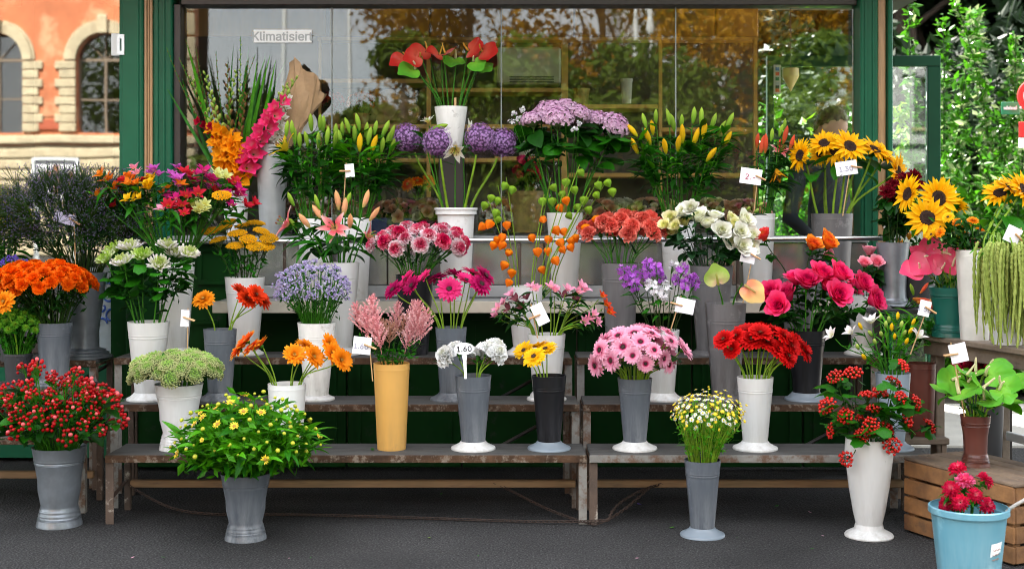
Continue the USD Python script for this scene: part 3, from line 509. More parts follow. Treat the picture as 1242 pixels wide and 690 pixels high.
for cx_, ho in zip(wc, holes):
    ring = ho.buffer(.30, join_style=2).difference(ho.buffer(.02)).intersection(sbox(xl, zp, xr, 12)); part(fc, 'arch_surround', poly(ring, .12, fy + .01), 'cream_stone')
    ring2 = ho.buffer(.38, join_style=2).difference(ho.buffer(.31)).intersection(sbox(xl, zp, xr, 12)); part(fc, 'arch_moulding', poly(ring2, .06, fy + .01), 'cream_stone')
    part(fc, 'keystone', box(cx_ - .14, cx_ + .14, fy + .14, fy + .24, zp + hw - .02, zp + hw + .5, .02), 'cream_stone')
    for s in (-1, 1):
        for k in range(8):
            z0 = zs + .02 + k * .262; a, b = sorted((cx_ + s * (hw + .02), cx_ + s * (hw + (.62 if k % 2 else .5)))); part(fc, 'stone_block', box(a, b, fy + .012, fy + .10, z0, z0 + .235, .02), 'cream_stone')
    part(fc, 'string_course', box(cx_ - hw - .64, cx_ + hw + .64, fy + .012, fy + .13, zp - .06, zp + .06, .01), 'cream_stone') if False else None
    wn = part(fc, 'window_sash', join([box(cx_ - hw, cx_ + hw, fy - .2, fy - .14, zp - .04, zp + .04), box(cx_ - .03, cx_ + .03, fy - .2, fy - .14, zs, zp - .041), box(cx_ - hw, cx_ - hw + .06, fy - .2, fy - .14, zs, zp - .041), box(cx_ + hw - .06, cx_ + hw, fy - .2, fy - .14, zs, zp - .041), box(cx_ - hw + .061, cx_ - .031, fy - .19, fy - .15, zs + .95, zs + 1.0), box(cx_ + .031, cx_ + hw - .061, fy - .19, fy - .15, zs + .95, zs + 1.0)] + [tube([(cx_, fy - .17, zp), (cx_ + hw * math.cos(a), fy - .17, zp + hw * math.sin(a))], .02, n=4) for a in (.8, 1.57, 2.34)]), 'sash_brown')
    part(wn, 'pane', box(cx_ - hw, cx_ + hw, fy - .21, fy - .205, zs, zp + hw), 'far_glass')
    part(fc, 'upper_frame', poly(sbox(cx_ - .75, 8.85, cx_ + .75, 11.1).difference(sbox(cx_ - .55, 9.0, cx_ + .55, 10.9)), .1, fy + .01), 'cream_stone'); part(fc, 'pane', box(cx_ - .55, cx_ + .55, fy - .21, fy - .2, 9, 10.9), 'far_glass')
    m_ = cx_ + 3.07 / 2; part(fc, 'recessed_panel', box(m_ - .36, m_ + .36, fy + .004, fy + .03, zs + .45, zp - .15, .01), 'orange_plaster'); part(fc, 'panel_sill', box(m_ - .36, m_ + .36, fy + .004, fy + .07, zs + .08, zs + .36, .01), 'red_stone')
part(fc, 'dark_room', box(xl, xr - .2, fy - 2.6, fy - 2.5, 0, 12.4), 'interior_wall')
for k in range(12):
    z0 = zs + .1 + k * .68; part(fc, 'corner_stone', box(xr - (.55 if k % 2 else .40), xr + .03, fy + .012, fy + .09, z0, z0 + .62, .02), 'cream_stone')
part(fc, 'side_wall', obox(np.array([xr - .01, fy - .46]), unit([-.32, -1]), unit([-1, .32]), 0, 8, .0, .3, 0, 12.5), 'orange_plaster'); part(fc, 'cornice', box(xl, xr + .4, fy - .5, fy + .5, 12.5, 13.0, .08), 'cream_stone'); part(fc, 'roof', box(xl, xr - 3, fy - 8, fy - .51, 9.4, 12.9), 'roofing')
pb = thing('pale_building', 'pale grey apartment block across the street, mirrored in the right glass', 'building', (12, -34, 0))
hs = [sbox(5.2 + i * 2.6, 1.2 + j * 3.4, 6.4 + i * 2.6, 3.2 + j * 3.4) for i in range(7) for j in range(5)]
part(pb, 'wall', poly(sbox(4, 0, 24, 18).difference(unary_union(hs)), .4, -34.4), 'pale_plaster')
for h in hs:
    a, b, c_, e = h.bounds; part(pb, 'window', box(a, c_, -34.3, -34.28, b, e), 'far_glass'); part(pb, 'sill', box(a - .1, c_ + .1, -34.0, -33.88, b - .12, b - .002), 'cream_stone')
for k in range(4): part(pb, 'ledge', box(4, 24, -34.0, -33.85, 3.95 + 3.4 * k, 4.12 + 3.4 * k), 'pale_plaster')
part(pb, 'roof', box(4, 24, -42, -34.41, 17.7, 18), 'roofing'); part(pb, 'side_wall', box(4, 4.4, -42, -34.41, 0, 17.69), 'pale_plaster')
ps = thing('poster_case', 'street poster case in the sun, mirrored low in the left glass', 'poster case', (X(67, 26), -12.06, 0)); D_ = 26.0; py_ = -12.06
part(ps, 'frame', poly(sbox(X(40, D_), Z(243, D_), X(95, D_), Z(191, D_)).difference(sbox(X(43, D_), Z(240, D_), X(92, D_), Z(194, D_))), .1, py_ - .1), 'lamp_grey')
part(ps, 'poster', box(X(43, D_), X(92, D_), py_ - .08, py_ - .06, Z(240, D_), Z(194, D_)), 'paper'); part(ps, 'picture', join([box(X(46 + 9 * i, D_), X(53 + 9 * i, D_), py_ - .058, py_ - .055, Z(236 - 12 * (i % 2), D_), Z(214 - 7 * (i % 3), D_)) for i in range(5)]), 'terracotta')
for px in (44, 91): part(ps, 'leg', box(X(px, D_) - .04, X(px, D_) + .04, py_ - .09, py_ - .02, 0, Z(243.2, D_)), 'lamp_grey')
def lamp_post(px_top, py_top, D, hook, label):
    yv = 2 * 6.97 - D; x, z = X(px_top, D), Z(py_top, D); lp = thing('street_lamp', label, 'street lamp', (x, yv, 0))
    part(lp, 'pole', tube([(x, yv, 0), (x, yv, z - .3)], .085, .055, n=10), 'lamp_grey', True)
    if hook:
        part(lp, 'arm', tube([(x, yv, z - .3), (x + .02, yv, z - .05), (x + .12, yv, z), (x + .28, yv, z - .08), (x + .34, yv, z - .3)], .045, n=8), 'lamp_grey', True); part(lp, 'head', tf(lathe([(0, .1), (.06, .08), (.1, -.2), (.06, -.3), (0, -.3)], 14), None, (x + .34, yv, z - .32)), 'lamp_grey', 35)
    else: part(lp, 'head', tf(lathe([(0, .5), (.2, .4), (.22, .1), (.09, -.1), (0, -.1)], 14), None, (x, yv, z)), 'lamp_grey', 35)
lamp_post(771, 8, 30, True, 'hooked white street lamp mirrored in the shop glass'); lamp_post(344, -60, 32, False, 'tall pale lamp post mirrored left of the window joint'); lamp_post(790, -40, 36, False, 'tall pale lamp post mirrored beside the hooked lamp'); lamp_post(424, -30, 40, False, 'distant pale lamp post mirrored right of the white sign')

# ---------------------------------------------------------------- trees and garden
def leaves(pts, size, rng, nrm=None, cup=True):
    """One small folded leaf (four triangles) at every point."""
    n = len(pts); d = rng.normal(size=(n, 3)) if nrm is None else nrm + rng.normal(size=(n, 3)) * .55; d /= np.linalg.norm(d, axis=1, keepdims=True)
    a = rng.normal(size=(n, 3)); u = np.cross(d, a); u /= np.linalg.norm(u, axis=1, keepdims=True); v = np.cross(d, u); s = (size * rng.uniform(.6, 1.3, n))[:, None]
    q = np.stack([pts - u * s, pts + v * s * .42 - d * s * .12 + u * s * .1, pts + u * s, pts - v * s * .42 - d * s * .12 + u * s * .1, pts + d * 0 + u * s * .1], 1).reshape(-1, 3)
    i = np.arange(n)[:, None, None] * 5 + np.array([[0, 4, 1], [1, 4, 2], [2, 4, 3], [3, 4, 0]]); return q, i.reshape(-1, 3)
def tree(name, label, x, y, h, r, seed, leafm='tree_leaf', n=5000, trunk=.16, size=.13, group=None, low=.35):
    rng = np.random.default_rng(seed); t = thing(name, label, 'tree', (x, y, 0), group); z0 = h * low
    tr = [tube([(x, y, 0), (x + .1, y, h * .3), (x - .05, y + .1, h * .62), (x, y, h * .85)], [trunk, trunk * .85, trunk * .6, trunk * .15], n=9)]; cl = []
    for k in range(int(16 + r * 5)):
        a = rng.uniform(0, 6.28); q = rng.uniform(.1, 1) ** .6; zc = z0 + (h - z0) * rng.uniform(.05, .97); rr = r * math.sqrt(max(.08, 1 - (2 * (zc - z0) / (h - z0) - .85) ** 2 * .85)) * q; cl.append((x + rr * math.cos(a), y + rr * math.sin(a), zc, rng.uniform(.28, .5) * r))
        if k < 9: tr.append(tube(bez((x, y, h * (.28 + .05 * k)), (x, y, h * (.36 + .05 * k)), (x + rr * .5 * math.cos(a), y + rr * .5 * math.sin(a), zc - .3), (cl[-1][0], cl[-1][1], zc), 6), trunk * .38, trunk * .06, n=5))
    part(t, 'trunk', join(tr), 'bark', True)
    cl = np.array(cl); pick = rng.integers(len(cl), size=n); dd = rng.normal(size=(n, 3)); dd /= np.linalg.norm(dd, axis=1, keepdims=True); rad = rng.uniform(.45, 1.05, n) ** .6
    part(t, 'crown', leaves(cl[pick, :3] + dd * (rad * cl[pick, 3])[:, None] * (1, 1, .8), size, rng, dd), leafm, kind='stuff')
for i, (x, y, h, r, m_) in enumerate(((-2.4, -15.5, 5.0, 2.1, 'tree_leaf'), (.2, -16, 4.7, 2.6, 'tree_leaf'), (3.2, -15, 4.6, 2.5, 'tree_leaf'), (6.6, -19, 9.0, 3.0, 'autumn_leaf'), (2.6, -24, 12, 3.8, 'autumn_leaf'), (-1.2, -25, 11, 3.2, 'autumn_leaf'), (6.0, -27, 11, 3.6, 'tree_leaf'), (-6.6, -21, 4.2, 1.6, 'tree_leaf'), (6.9, -14.5, 4.9, 1.9, 'tree_leaf'))):
    tree('street_tree', ('slim green', 'rounded green', 'broad green', 'tall yellowing', 'tallest golden', 'far golden', 'rear green', 'low round', 'low green')[i] + ' street tree mirrored in the shop glass', x, y, h, r, 100 + i, m_, 11000 if i != 7 else 5000, size=.13, low=.06)
for i, (x, y, h, r) in enumerate(((-11.0, -1.5, 9, 3.2), (9.2, -2.5, 9.5, 3.4), (-12.0, 4.5, 9, 3.2), (9.5, 4.0, 8.5, 3.0), (-14.5, -9, 9, 3.2), (13, -9, 10, 3.4))):
    tree('street_tree', ('near', 'near', 'far', 'far', 'further', 'further')[i] + ' street tree shading the pavement on the ' + ('left', 'right')[i % 2] + ' outside the picture', x, y, h, r, 140 + i, 'tree_leaf', 5200, size=.17, low=.22)
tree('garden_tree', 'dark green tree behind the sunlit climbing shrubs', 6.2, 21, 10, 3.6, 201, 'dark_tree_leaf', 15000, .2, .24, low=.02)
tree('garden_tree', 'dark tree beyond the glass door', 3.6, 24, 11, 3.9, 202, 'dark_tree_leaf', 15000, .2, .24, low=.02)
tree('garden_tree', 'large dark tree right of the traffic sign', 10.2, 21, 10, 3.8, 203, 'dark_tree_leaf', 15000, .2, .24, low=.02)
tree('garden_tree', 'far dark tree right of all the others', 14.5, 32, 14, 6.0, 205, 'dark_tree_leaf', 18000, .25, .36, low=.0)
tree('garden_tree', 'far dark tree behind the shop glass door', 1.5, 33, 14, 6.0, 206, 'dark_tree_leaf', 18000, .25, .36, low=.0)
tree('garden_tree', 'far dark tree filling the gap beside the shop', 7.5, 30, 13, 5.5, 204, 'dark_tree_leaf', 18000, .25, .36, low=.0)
def shrub(label, x, y, h, r, seed, leafm, n, spikes, size=.055, pale=0):
    rng = np.random.default_rng(seed); t = thing('garden_shrub', label, 'shrub', (x, y, 0)); st, pts = [], []
    for k in range(spikes):
        a, q = rng.uniform(0, 6.28), rng.uniform(0, 1) ** .6; bx, by = x + r * q * math.cos(a), y + r * q * math.sin(a) * .7; hh = h * rng.uniform(.5, 1.0) if k else h
        tip = np.array([bx + rng.normal() * .15, by + rng.normal() * .1, hh]); c = bez((x + (bx - x) * .5, y + (by - y) * .5, 0), (bx, by, hh * .4), (bx, by, hh * .7), tip, 12); st.append(tube(c, .012, .004, n=4))
        m_ = n // spikes; tt = rng.uniform(.08, 1, m_); p = np.stack([np.interp(tt, np.linspace(0, 1, 12), c[:, j]) for j in range(3)], 1); dd = rng.normal(size=(m_, 3)); dd /= np.linalg.norm(dd, axis=1, keepdims=True); pts.append(p + dd * ((.05 + .20 * r * (1 - tt * .8)) * rng.uniform(.3, 1, m_))[:, None])
    part(t, 'stem', join(st), 'stem_dark', True); P_ = np.vstack(pts); k = int(len(P_) * (1 - pale)); rng.shuffle(P_)
    part(t, 'leaves', leaves(P_[:k], size, rng, np.tile([0, -.25, .8], (k, 1))), leafm, kind='stuff')
    if pale: part(t, 'pale_leaves', leaves(P_[k:], size * .9, rng, np.tile([0, -.4, .8], (len(P_) - k, 1))), 'pale_leaf', kind='stuff')
shrub('tall bright climbing shrub whose tips rise above the glass door', X(1098, 10.5), 10.5, 3.25, .42, 301, 'garden_leaf', 2600, 9, .05, .10)
shrub('tall shrub with pale sunlit leaves left of the traffic sign', X(1192, 10.8), 10.8, 3.0, .50, 302, 'garden_leaf', 4200, 12, .052, .38)
shrub('thin tall shoot of leaves left of the pale shrub', X(1150, 10.4), 10.4, 2.4, .35, 303, 'garden_leaf', 2200, 8, .05, .22)
shrub('low dense bright bush behind the sunflowers', X(1160, 9.9), 9.9, 1.75, .75, 304, 'garden_leaf', 5200, 26, .048, .18)
shrub('low bright bush at the right picture edge', X(1226, 10.4), 10.4, 2.1, .7, 305, 'garden_leaf', 4600, 24, .05, .15)
shrub('yellow green bush seen through the glass door', X(1055, 10.6), 10.6, 2.15, .55, 306, 'leaf_lime', 2600, 14, .055, .1)
shrub('green bush behind the man in the shop', X(985, 11.0), 11.0, 2.3, .8, 307, 'garden_leaf', 4200, 20, .055, .05)
shrub('bush beyond the right picture edge', X(1310, 10.6), 10.6, 2.3, .8, 308, 'garden_leaf', 3600, 18, .055, .1)
shrub('bright bush behind the traffic sign', X(1225, 13.4), 13.4, 2.6, .8, 309, 'garden_leaf', 4200, 16, .055, .12)

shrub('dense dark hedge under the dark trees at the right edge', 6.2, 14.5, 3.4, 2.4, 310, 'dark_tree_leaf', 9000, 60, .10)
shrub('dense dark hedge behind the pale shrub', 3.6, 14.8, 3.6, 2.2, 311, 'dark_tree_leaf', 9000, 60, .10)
shrub('low leafy bush right of the glass door foot', X(1190, 9.5), 9.5, 1.25, .8, 312, 'garden_leaf', 4200, 30, .05, .12)
shrub('low leafy bush below the traffic sign', X(1262, 9.6), 9.6, 1.3, .8, 313, 'garden_leaf', 4200, 30, .05, .12)
shrub('leafy bush seen low through the glass door', X(1040, 10.0), 10.0, 1.5, .9, 314, 'garden_leaf', 4200, 30, .05, .08)

# ================================================================ flower kinds (facing +z, stalk end at the origin)
def ring(n, L, W, tilt, prof='round', z=0.0, r0=0.0, bend=0.0, cup=0.0, rng=None, jit=0.06, ph=0.0, nu=5, nv=3, ruf=0.0, fold=0.0):
    out = []
    for i in range(n):
        l = L * (1 + rng.uniform(-jit, jit)); p = petal(l, W * (1 + rng.uniform(-jit, jit)), prof, bend + rng.uniform(-.15, .15), cup, nu, nv, ruf, rng.uniform(0, 6), fold, tilt + rng.uniform(-jit, jit) * 1.5)
        out.append(tf(tf(p, None, (r0, 0, z)), rz(ph + 2 * math.pi * (i + rng.uniform(-.2, .2)) / n)))
    return join(out)
def bumps(n, R, r, h, rng, zf=lambda q: 0.0):
    out = []
    for i in range(n):
        q = math.sqrt((i + .5) / n); a = i * 2.39996; out.append(tf((OCT[0] * (r, r, h), OCT[1]), None, (R * q * math.cos(a), R * q * math.sin(a), zf(q) + rng.uniform(-.3, .3) * h)))
    return join(out)
RS = np.random.default_rng(77)
PM = petalmat
def gerbera(name, stops, R=.05, dark=True, rows=3, n=20, centre='gerb_dark', nvar=3):
    PM('pm_' + name, stops, R)
    for v in range(nvar):
        g = RS; op = (.0, .22, -.12)[v]; ms = [ring(n, R, R * .34, .12 + op, 'strap', .002, .006, -.28, .2, g, .09, nu=5)]
        if rows > 1: ms.append(ring(n - 2, R * .88, R * .30, .30 + op, 'strap', .003, .006, -.2, .2, g, ph=.17))
        if rows > 2: ms.append(ring(n - 5, R * .52, R * .20, .55, 'strap', .004, .005, -.2, .2, g, ph=.1, nu=4))
        if rows > 3: ms.append(ring(n, R * .7, R * .24, .75, 'strap', .004, .005, -.3, .2, g, ph=.3, nu=4)); ms.append(ring(n - 4, R * .4, R * .2, 1.0, 'strap', .005, .003, -.3, .2, g, ph=.5, nu=4))
        ce = join([lathe([(R * .20, .002), (R * .18, .010), (R * .08, .012), (0, .010)], 12), bumps(40, R * .24, .0016, .004, g, lambda q: .010)])
        kind(name, {'petals': (join(ms), 'pm_' + name, True), 'centre': (ce, centre, False), 'calyx': (lathe([(.003, -.012), (.009, -.006), (.012, .001), (.006, .003)], 10), 'stem_green', True)})
mat('gerb_dark', (0.035, 0.012, 0.008), 0.7); mat('gerb_yellow', (0.42, 0.22, 0.02), 0.7, 0.4, 300.0); mat('gerb_brown', (0.10, 0.05, 0.015), 0.8, .5, 300.0); mat('gerb_green', (0.30, 0.34, 0.06), .7); mat('stamen', (0.55, 0.25, 0.02), .7); mat('anther', (0.16, 0.05, 0.015), .7)
gerbera('pink_gerbera', [(0, (.30, .01, .06)), (.30, (.62, .05, .17)), (.42, (.84, .33, .48)), (1, (.88, .47, .60))])
gerbera('deep_pink_gerbera', [(0, (.35, .0, .06)), (.3, (.70, .015, .16)), (1, (.80, .045, .22))])
gerbera('magenta_gerbera', [(0, (.2, .0, .05)), (1, (.50, .006, .11))])
gerbera('orange_gerbera', [(0, (.45, .10, .0)), (.4, (.86, .27, .006)), (1, (.92, .33, .012))], rows=4, centre='gerb_yellow')
gerbera('flame_gerbera', [(0, (.75, .25, .01)), (.35, (.78, .05, .005)), (.75, (.86, .13, .006)), (1, (.92, .40, .02))], centre='gerb_yellow')
gerbera('vermilion_gerbera', [(0, (.40, .02, .0)), (1, (.84, .055, .008))], rows=4, centre='gerb_brown')
gerbera('red_gerbera', [(0, (.25, .0, .0)), (1, (.70, .008, .008))], rows=4, n=24, centre='gerb_brown')
gerbera('yellow_gerbera', [(0, (.70, .33, .0)), (1, (.90, .56, .01))], n=24)
def pompon(name, stops, R, layers, noise=.35, ruf=.006, prof='fan', wid=.75, nvar=2, calyx=True, trans=.3, core=True):
    """Many ruffled petals in a dome: carnation, marigold, aster."""
    PM('pm_' + name, stops, R, noise=noise, trans=trans)
    for v in range(nvar):
        ms = [ring(n, R * L, R * wid * L, tilt, prof, z * R, .003, b, .25, RS, .14, RS.uniform(0, 6), 5, 4, ruf * L) for n, L, tilt, z, b in layers]
        d = {'petals': (join(ms), 'pm_' + name, True)}
        if calyx: d['calyx'] = (lathe([(.003, -.022), (.0075, -.016), (.008, -.004), (.012, .004), (.004, .004)], 9), 'stem_green', True)
        kind(name, d)
CARN = [(9, 1.0, .05, .15, .1), (9, .98, .32, .2, .1), (8, .92, .62, .25, .05), (7, .85, .92, .3, 0), (6, .80, 1.2, .32, 0), (4, .78, 1.42, .32, 0)]
CARN2 = [(11, 1.0, .0, .15, .1), (11, .98, .25, .2, .1), (10, .94, .5, .25, .05), (9, .90, .78, .3, 0), (8, .86, 1.02, .32, 0), (7, .82, 1.25, .32, 0), (5, .78, 1.45, .32, 0)]
pompon('white_carnation', [(0, (.78, .80, .62)), (.4, (.87, .87, .84)), (1, (.89, .89, .88))], .042, CARN2, ruf=.009)
pompon('coral_carnation', [(0, (.55, .05, .03)), (.5, (.84, .16, .12)), (1, (.90, .27, .20))], .040, CARN2, ruf=.009)
pompon('bicolour_carnation', [(0, (.66, .04, .13)), (.45, (.80, .10, .22)), (.72, (.87, .46, .54)), (1, (.89, .78, .80))], .040, CARN2, noise=1.1, ruf=.010)
pompon('carmine_carnation', [(0, (.45, .0, .06)), (.6, (.78, .02, .13)), (1, (.86, .26, .36))], .040, CARN2, noise=.9, ruf=.010)
MARI = [(13, 1.0, -.05, .15, .25), (12, .95, .2, .2, .2), (10, .9, .5, .25, .2), (9, .8, .8, .28, .1), (7, .7, 1.1, .3, 0), (5, .65, 1.35, .3, 0)]
pompon('orange_marigold', [(0, (.70, .07, .0)), (.6, (.92, .15, .002)), (1, (.95, .20, .006))], .034, MARI, wid=.5)
ASTR = [(18, 1.0, -.15, .15, -.1), (17, .97, .12, .18, .1), (15, .9, .4, .2, .2), (13, .8, .7, .25, .2), (10, .65, 1.0, .28, .2)]
pompon('red_aster', [(0, (.85, .35, .40)), (.35, (.72, .02, .10)), (1, (.62, .006, .05))], .036, ASTR, prof='strap', wid=.28)
pompon('rose_aster', [(0, (.85, .35, .40)), (.3, (.80, .05, .20)), (1, (.84, .16, .34))], .036, ASTR, prof='strap', wid=.28)
pompon('burgundy_dahlia', [(0, (.10, .0, .01)), (1, (.22, .004, .012))], .040, ASTR, prof='strap', wid=.34)
CHRY = [(20, 1.0, .28, .02, .55), (19, .95, .55, .04, .6), (16, .82, .85, .05, .6), (13, .66, 1.1, .06, .5), (9, .48, 1.35, .06, .3)]
pompon('pale_chrysanthemum', [(0, (.35, .50, .05)), (.35, (.58, .66, .22)), (.62, (.80, .78, .66)), (1, (.84, .76, .80))], .056, CHRY, noise=.1, prof='strap', wid=.26)
pompon('green_chrysanthemum', [(0, (.25, .48, .03)), (.5, (.45, .62, .10)), (1, (.74, .78, .50))], .054, CHRY, noise=.1, prof='strap', wid=.26)
BUTT = [(14, 1.0, -.25, .12, .1), (12, .9, .05, .2, .1), (10, .75, .4, .24, .1), (8, .55, .9, .26, 0)]
pompon('button_mum', [(0, (.30, .45, .03)), (.7, (.16, .42, .03)), (1, (.10, .34, .02))], .020, BUTT, noise=0, prof='strap', wid=.4, calyx=False)
def rose(name, stops, R=.04, open_=1.0, nvar=2):
    PM('pm_' + name, stops, R * 1.15)
    for v in range(nvar):
        ms = []
        for i in range(26):
            q = i / 25; a = i * 2.39996 + RS.uniform(-.2, .2); L = R * (1.05 + .45 * q); st = 1.50 - .85 * q ** 1.3 * open_; r0 = R * (.04 + .30 * q)
            p = petal(L, R * (.62 + .95 * q), 'round', -.35 * q * open_ - .05, .45 - .15 * q, 6, 5, R * .04, RS.uniform(0, 6), 0, st)
            if q > .45:                                       # outer petals roll their rim outward
                vv = p[0].copy(); k = np.clip((vv[:, 2] - .62 * vv[:, 2].max()) / (.38 * vv[:, 2].max()), 0, 1); vv[:, 0] += k ** 2 * R * .28 * q; p = (vv, p[1])
            ms.append(tf(tf(p, None, (r0, 0, R * (.10 - .10 * q))), rz(a)))
        sep = ring(5, R * .75, R * .22, -.4, 'point', -.002, .004, -.3, .2, RS)
        kind(name, {'petals': (join(ms), 'pm_' + name, True), 'calyx': (join([sep, lathe([(.003, -.014), (R * .2, -.008), (R * .24, .004), (.004, .006)], 9)]), 'leaf_mid', True)})
rose('hot_pink_rose', [(0, (.45, .0, .06)), (.5, (.80, .014, .13)), (1, (.86, .06, .20))], .036, .62)
rose('light_pink_rose', [(0, (.72, .10, .18)), (.5, (.85, .24, .34)), (1, (.88, .42, .50))], .029, .5)
rose('orange_rose', [(0, (.70, .05, .02)), (.5, (.88, .16, .02)), (1, (.92, .30, .02))], .032, .5)
rose('coral_rose', [(0, (.75, .20, .03)), (.5, (.80, .07, .04)), (1, (.80, .05, .06))], .034, .6)
rose('white_lisianthus', [(0, (.62, .64, .20)), (.35, (.82, .82, .62)), (1, (.87, .86, .78))], .033, .62)
rose('cream_lisianthus', [(0, (.55, .60, .10)), (.5, (.84, .80, .36)), (1, (.87, .84, .55))], .028, .45)
rose('peach_rose', [(0, (.75, .30, .18)), (1, (.86, .58, .44))], .034, .8)
rose('white_rose', [(0, (.75, .72, .5)), (1, (.82, .78, .70))], .034, .8)
PM('pm_sunflower', [(0, (.80, .30, .0)), (.55, (.90, .45, .0)), (1, (.92, .52, .005))], .085)
for v in range(2):
    ms = join([ring(20, .080, .026, .10, 'point', .006, .03, -.1, .15, RS, .14, nu=5, fold=.3), ring(18, .075, .026, .35, 'point', .008, .028, -.2, .15, RS, .14, ph=.15, nu=5, fold=.3)])
    ce = join([lathe([(.040, .004), (.038, .013), (.026, .017), (.012, .012), (0, .010)], 24), bumps(170, .037, .0022, .004, RS, lambda q: .016 - .004 * (q < .35))])
    se = join([ring(14, .05, .022, -.15, 'point', -.004, .012, .2, .1, RS, .15), lathe([(.007, -.035), (.016, -.02), (.034, -.006), (.040, .004), (.02, .004)], 16)])
    kind('sunflower', {'petals': (ms, 'pm_sunflower', True), 'centre': (ce, 'sun_centre', False), 'sepals': (se, 'leaf_mid', True)})
mat('sun_centre', (0.035, 0.012, 0.005), .9, .5, 60.0)
def heart(a): c = math.cos(a); return (.95 + .28 * c - .10 * math.cos(2 * a)) * (1.0 - .50 * math.exp(-((abs(a - math.pi)) / .38) ** 2)) * (1 + .32 * math.exp(-(min(a, 2 * math.pi - a) / .30) ** 2))
def anthurium(name, stops, R, spad, edge=.2, nvar=2, dish=2.2, flat=False):
    PM('pm_' + name, stops, R * 1.2, rough=.18, trans=.2, noise=edge)
    for v in range(nvar):
        b = polar_blade(lambda a: R * heart(a) * .92, 40, (.2, .4, .6, .8, .92, 1.0), dish * RS.uniform(.6, 1.2), .10, 1.5); b = (b[0] + np.stack([0 * b[0][:, 0], 0 * b[0][:, 0], .0016 * np.abs(np.sin(5.0 * np.arctan2(b[0][:, 1], b[0][:, 0] + R * .5))) * np.minimum(np.linalg.norm(b[0][:, :2], axis=1) / R, 1) + (meshkit.noise(b[0] * 60 + v) - .5) * .004], 1), b[1]); b = tf(b, None, (R * .45, 0, 0))
        s = tube([(0, 0, .004), (R * .30, 0, R * .16), (R * .62, 0, R * .26), (R * .95, 0, R * .34)], .0062, .0042, n=8) if flat else tube([(0, 0, .002), (R * .10, 0, R * .35), (R * .25, 0, R * .75), (R * .42, 0, R * 1.0)], .0055, .003, n=8)
        kind(name, {'spathe': (b, 'pm_' + name, True), 'spadix': (s, spad, True)})
mat('spadix_yellow', (.72, .40, .06), .5, .3, 200.0); mat('spadix_green', (.35, .36, .06), .5, .3, 200.0); mat('spadix_brown', (.30, .20, .04), .5, .3, 200.0); mat('spadix_cream', (.80, .66, .42), .5, .2, 200.0)
anthurium('red_anthurium', [(0, (.62, .12, .07)), (1, (.50, .028, .022))], .062, 'spadix_yellow')
anthurium('green_anthurium', [(0, (.20, .46, .04)), (1, (.10, .36, .03))], .050, 'spadix_cream')
anthurium('blush_anthurium', [(0, (.80, .42, .36)), (.45, (.62, .60, .25)), (1, (.36, .55, .10))], .058, 'spadix_green', .4, flat=True)
anthurium('peach_anthurium', [(0, (.85, .28, .20)), (.6, (.86, .34, .16)), (1, (.75, .50, .18))], .058, 'spadix_brown', .3, flat=True)
anthurium('pink_anthurium', [(0, (.88, .26, .34)), (1, (.86, .075, .19))], .054, 'spadix_cream', dish=4.0)
def budmesh(L, r, n=9):
    t = np.linspace(0, 1, 8); pr = r * np.interp(t, [0, .12, .45, .75, .93, 1], [.3, .62, 1, .85, .42, .05]); v, f = lathe(np.stack([pr, t * L], 1), 12); a = np.arctan2(v[:, 1], v[:, 0]); k = 1 + .10 * np.cos(3 * a); v[:, 0] *= k; v[:, 1] *= k; return v, f
def budkind(name, stops, L, r):
    PM('pm_' + name, stops, L, axis='z', trans=.2, rand=.15)
    for v in range(2):
        m = budmesh(L * (1 + .1 * v), r); vv = m[0].copy(); vv[:, 0] += (vv[:, 2] / L) ** 2 * L * .08 * (1 - 2 * v); kind(name, {'bud': ((vv, m[1]), 'pm_' + name, True)})
budkind('green_lily_bud', [(0, (.12, .30, .02)), (1, (.34, .50, .05))], .080, .0125)
budkind('yellow_lily_bud', [(0, (.34, .42, .02)), (.35, (.75, .50, .01)), (1, (.80, .44, .01))], .085, .0135)
budkind('pink_lily_bud', [(0, (.45, .45, .12)), (.4, (.80, .38, .20)), (1, (.78, .42, .18))], .085, .014)
budkind('red_lily_bud', [(0, (.45, .20, .03)), (.4, (.72, .10, .04)), (1, (.66, .09, .04))], .085, .012)
budkind('small_bud', [(0, (.10, .28, .02)), (1, (.45, .55, .12))], .026, .007)
budkind('brown_bud', [(0, (.12, .16, .03)), (1, (.20, .06, .03))], .026, .006)
budkind('yellow_small_bud', [(0, (.25, .35, .02)), (.4, (.82, .50, .01)), (1, (.88, .55, .01))], .030, .007)
def lily(name, stops, R, tilt=.55, bend=-.75, wid=.34, nvar=2, st=True):
    PM('pm_' + name, stops, R * .95, noise=.12)
    for v in range(nvar):
        ms = join([ring(3, R, R * wid, tilt + .12, 'lance', .006, .006, bend, .15, RS, .06, 0, 7, 5, R * .03, .1), ring(3, R, R * wid * 1.25, tilt + .22, 'lance', .008, .005, bend, .15, RS, .06, math.pi / 3, 7, 5, R * .03, .1)])
        d = {'petals': (ms, 'pm_' + name, True)}
        if st:
            fi, an = [], []
            for i in range(6):
                a = i * math.pi / 3 + .3; e = (R * .22 * math.cos(a), R * .22 * math.sin(a), R * .72); fi.append(tube([(0, 0, .01), (e[0] * .6, e[1] * .6, R * .4), e], .0012, n=4)); an.append(ico(.0035, 1, (1, 1, 1.8), e))
            d['filaments'] = (join(fi + [tube([(0, 0, .01), (0, 0, R * .8)], .0018, n=4)]), 'stem_light', False); d['anthers'] = (join(an), 'anther', True)
        kind(name, d)
lily('pink_lily', [(0, (.55, .42, .12)), (.3, (.80, .10, .14)), (.7, (.86, .30, .30)), (1, (.88, .60, .58))], .088)
lily('yellow_lily', [(0, (.50, .40, .02)), (1, (.88, .56, .02))], .085, .8)
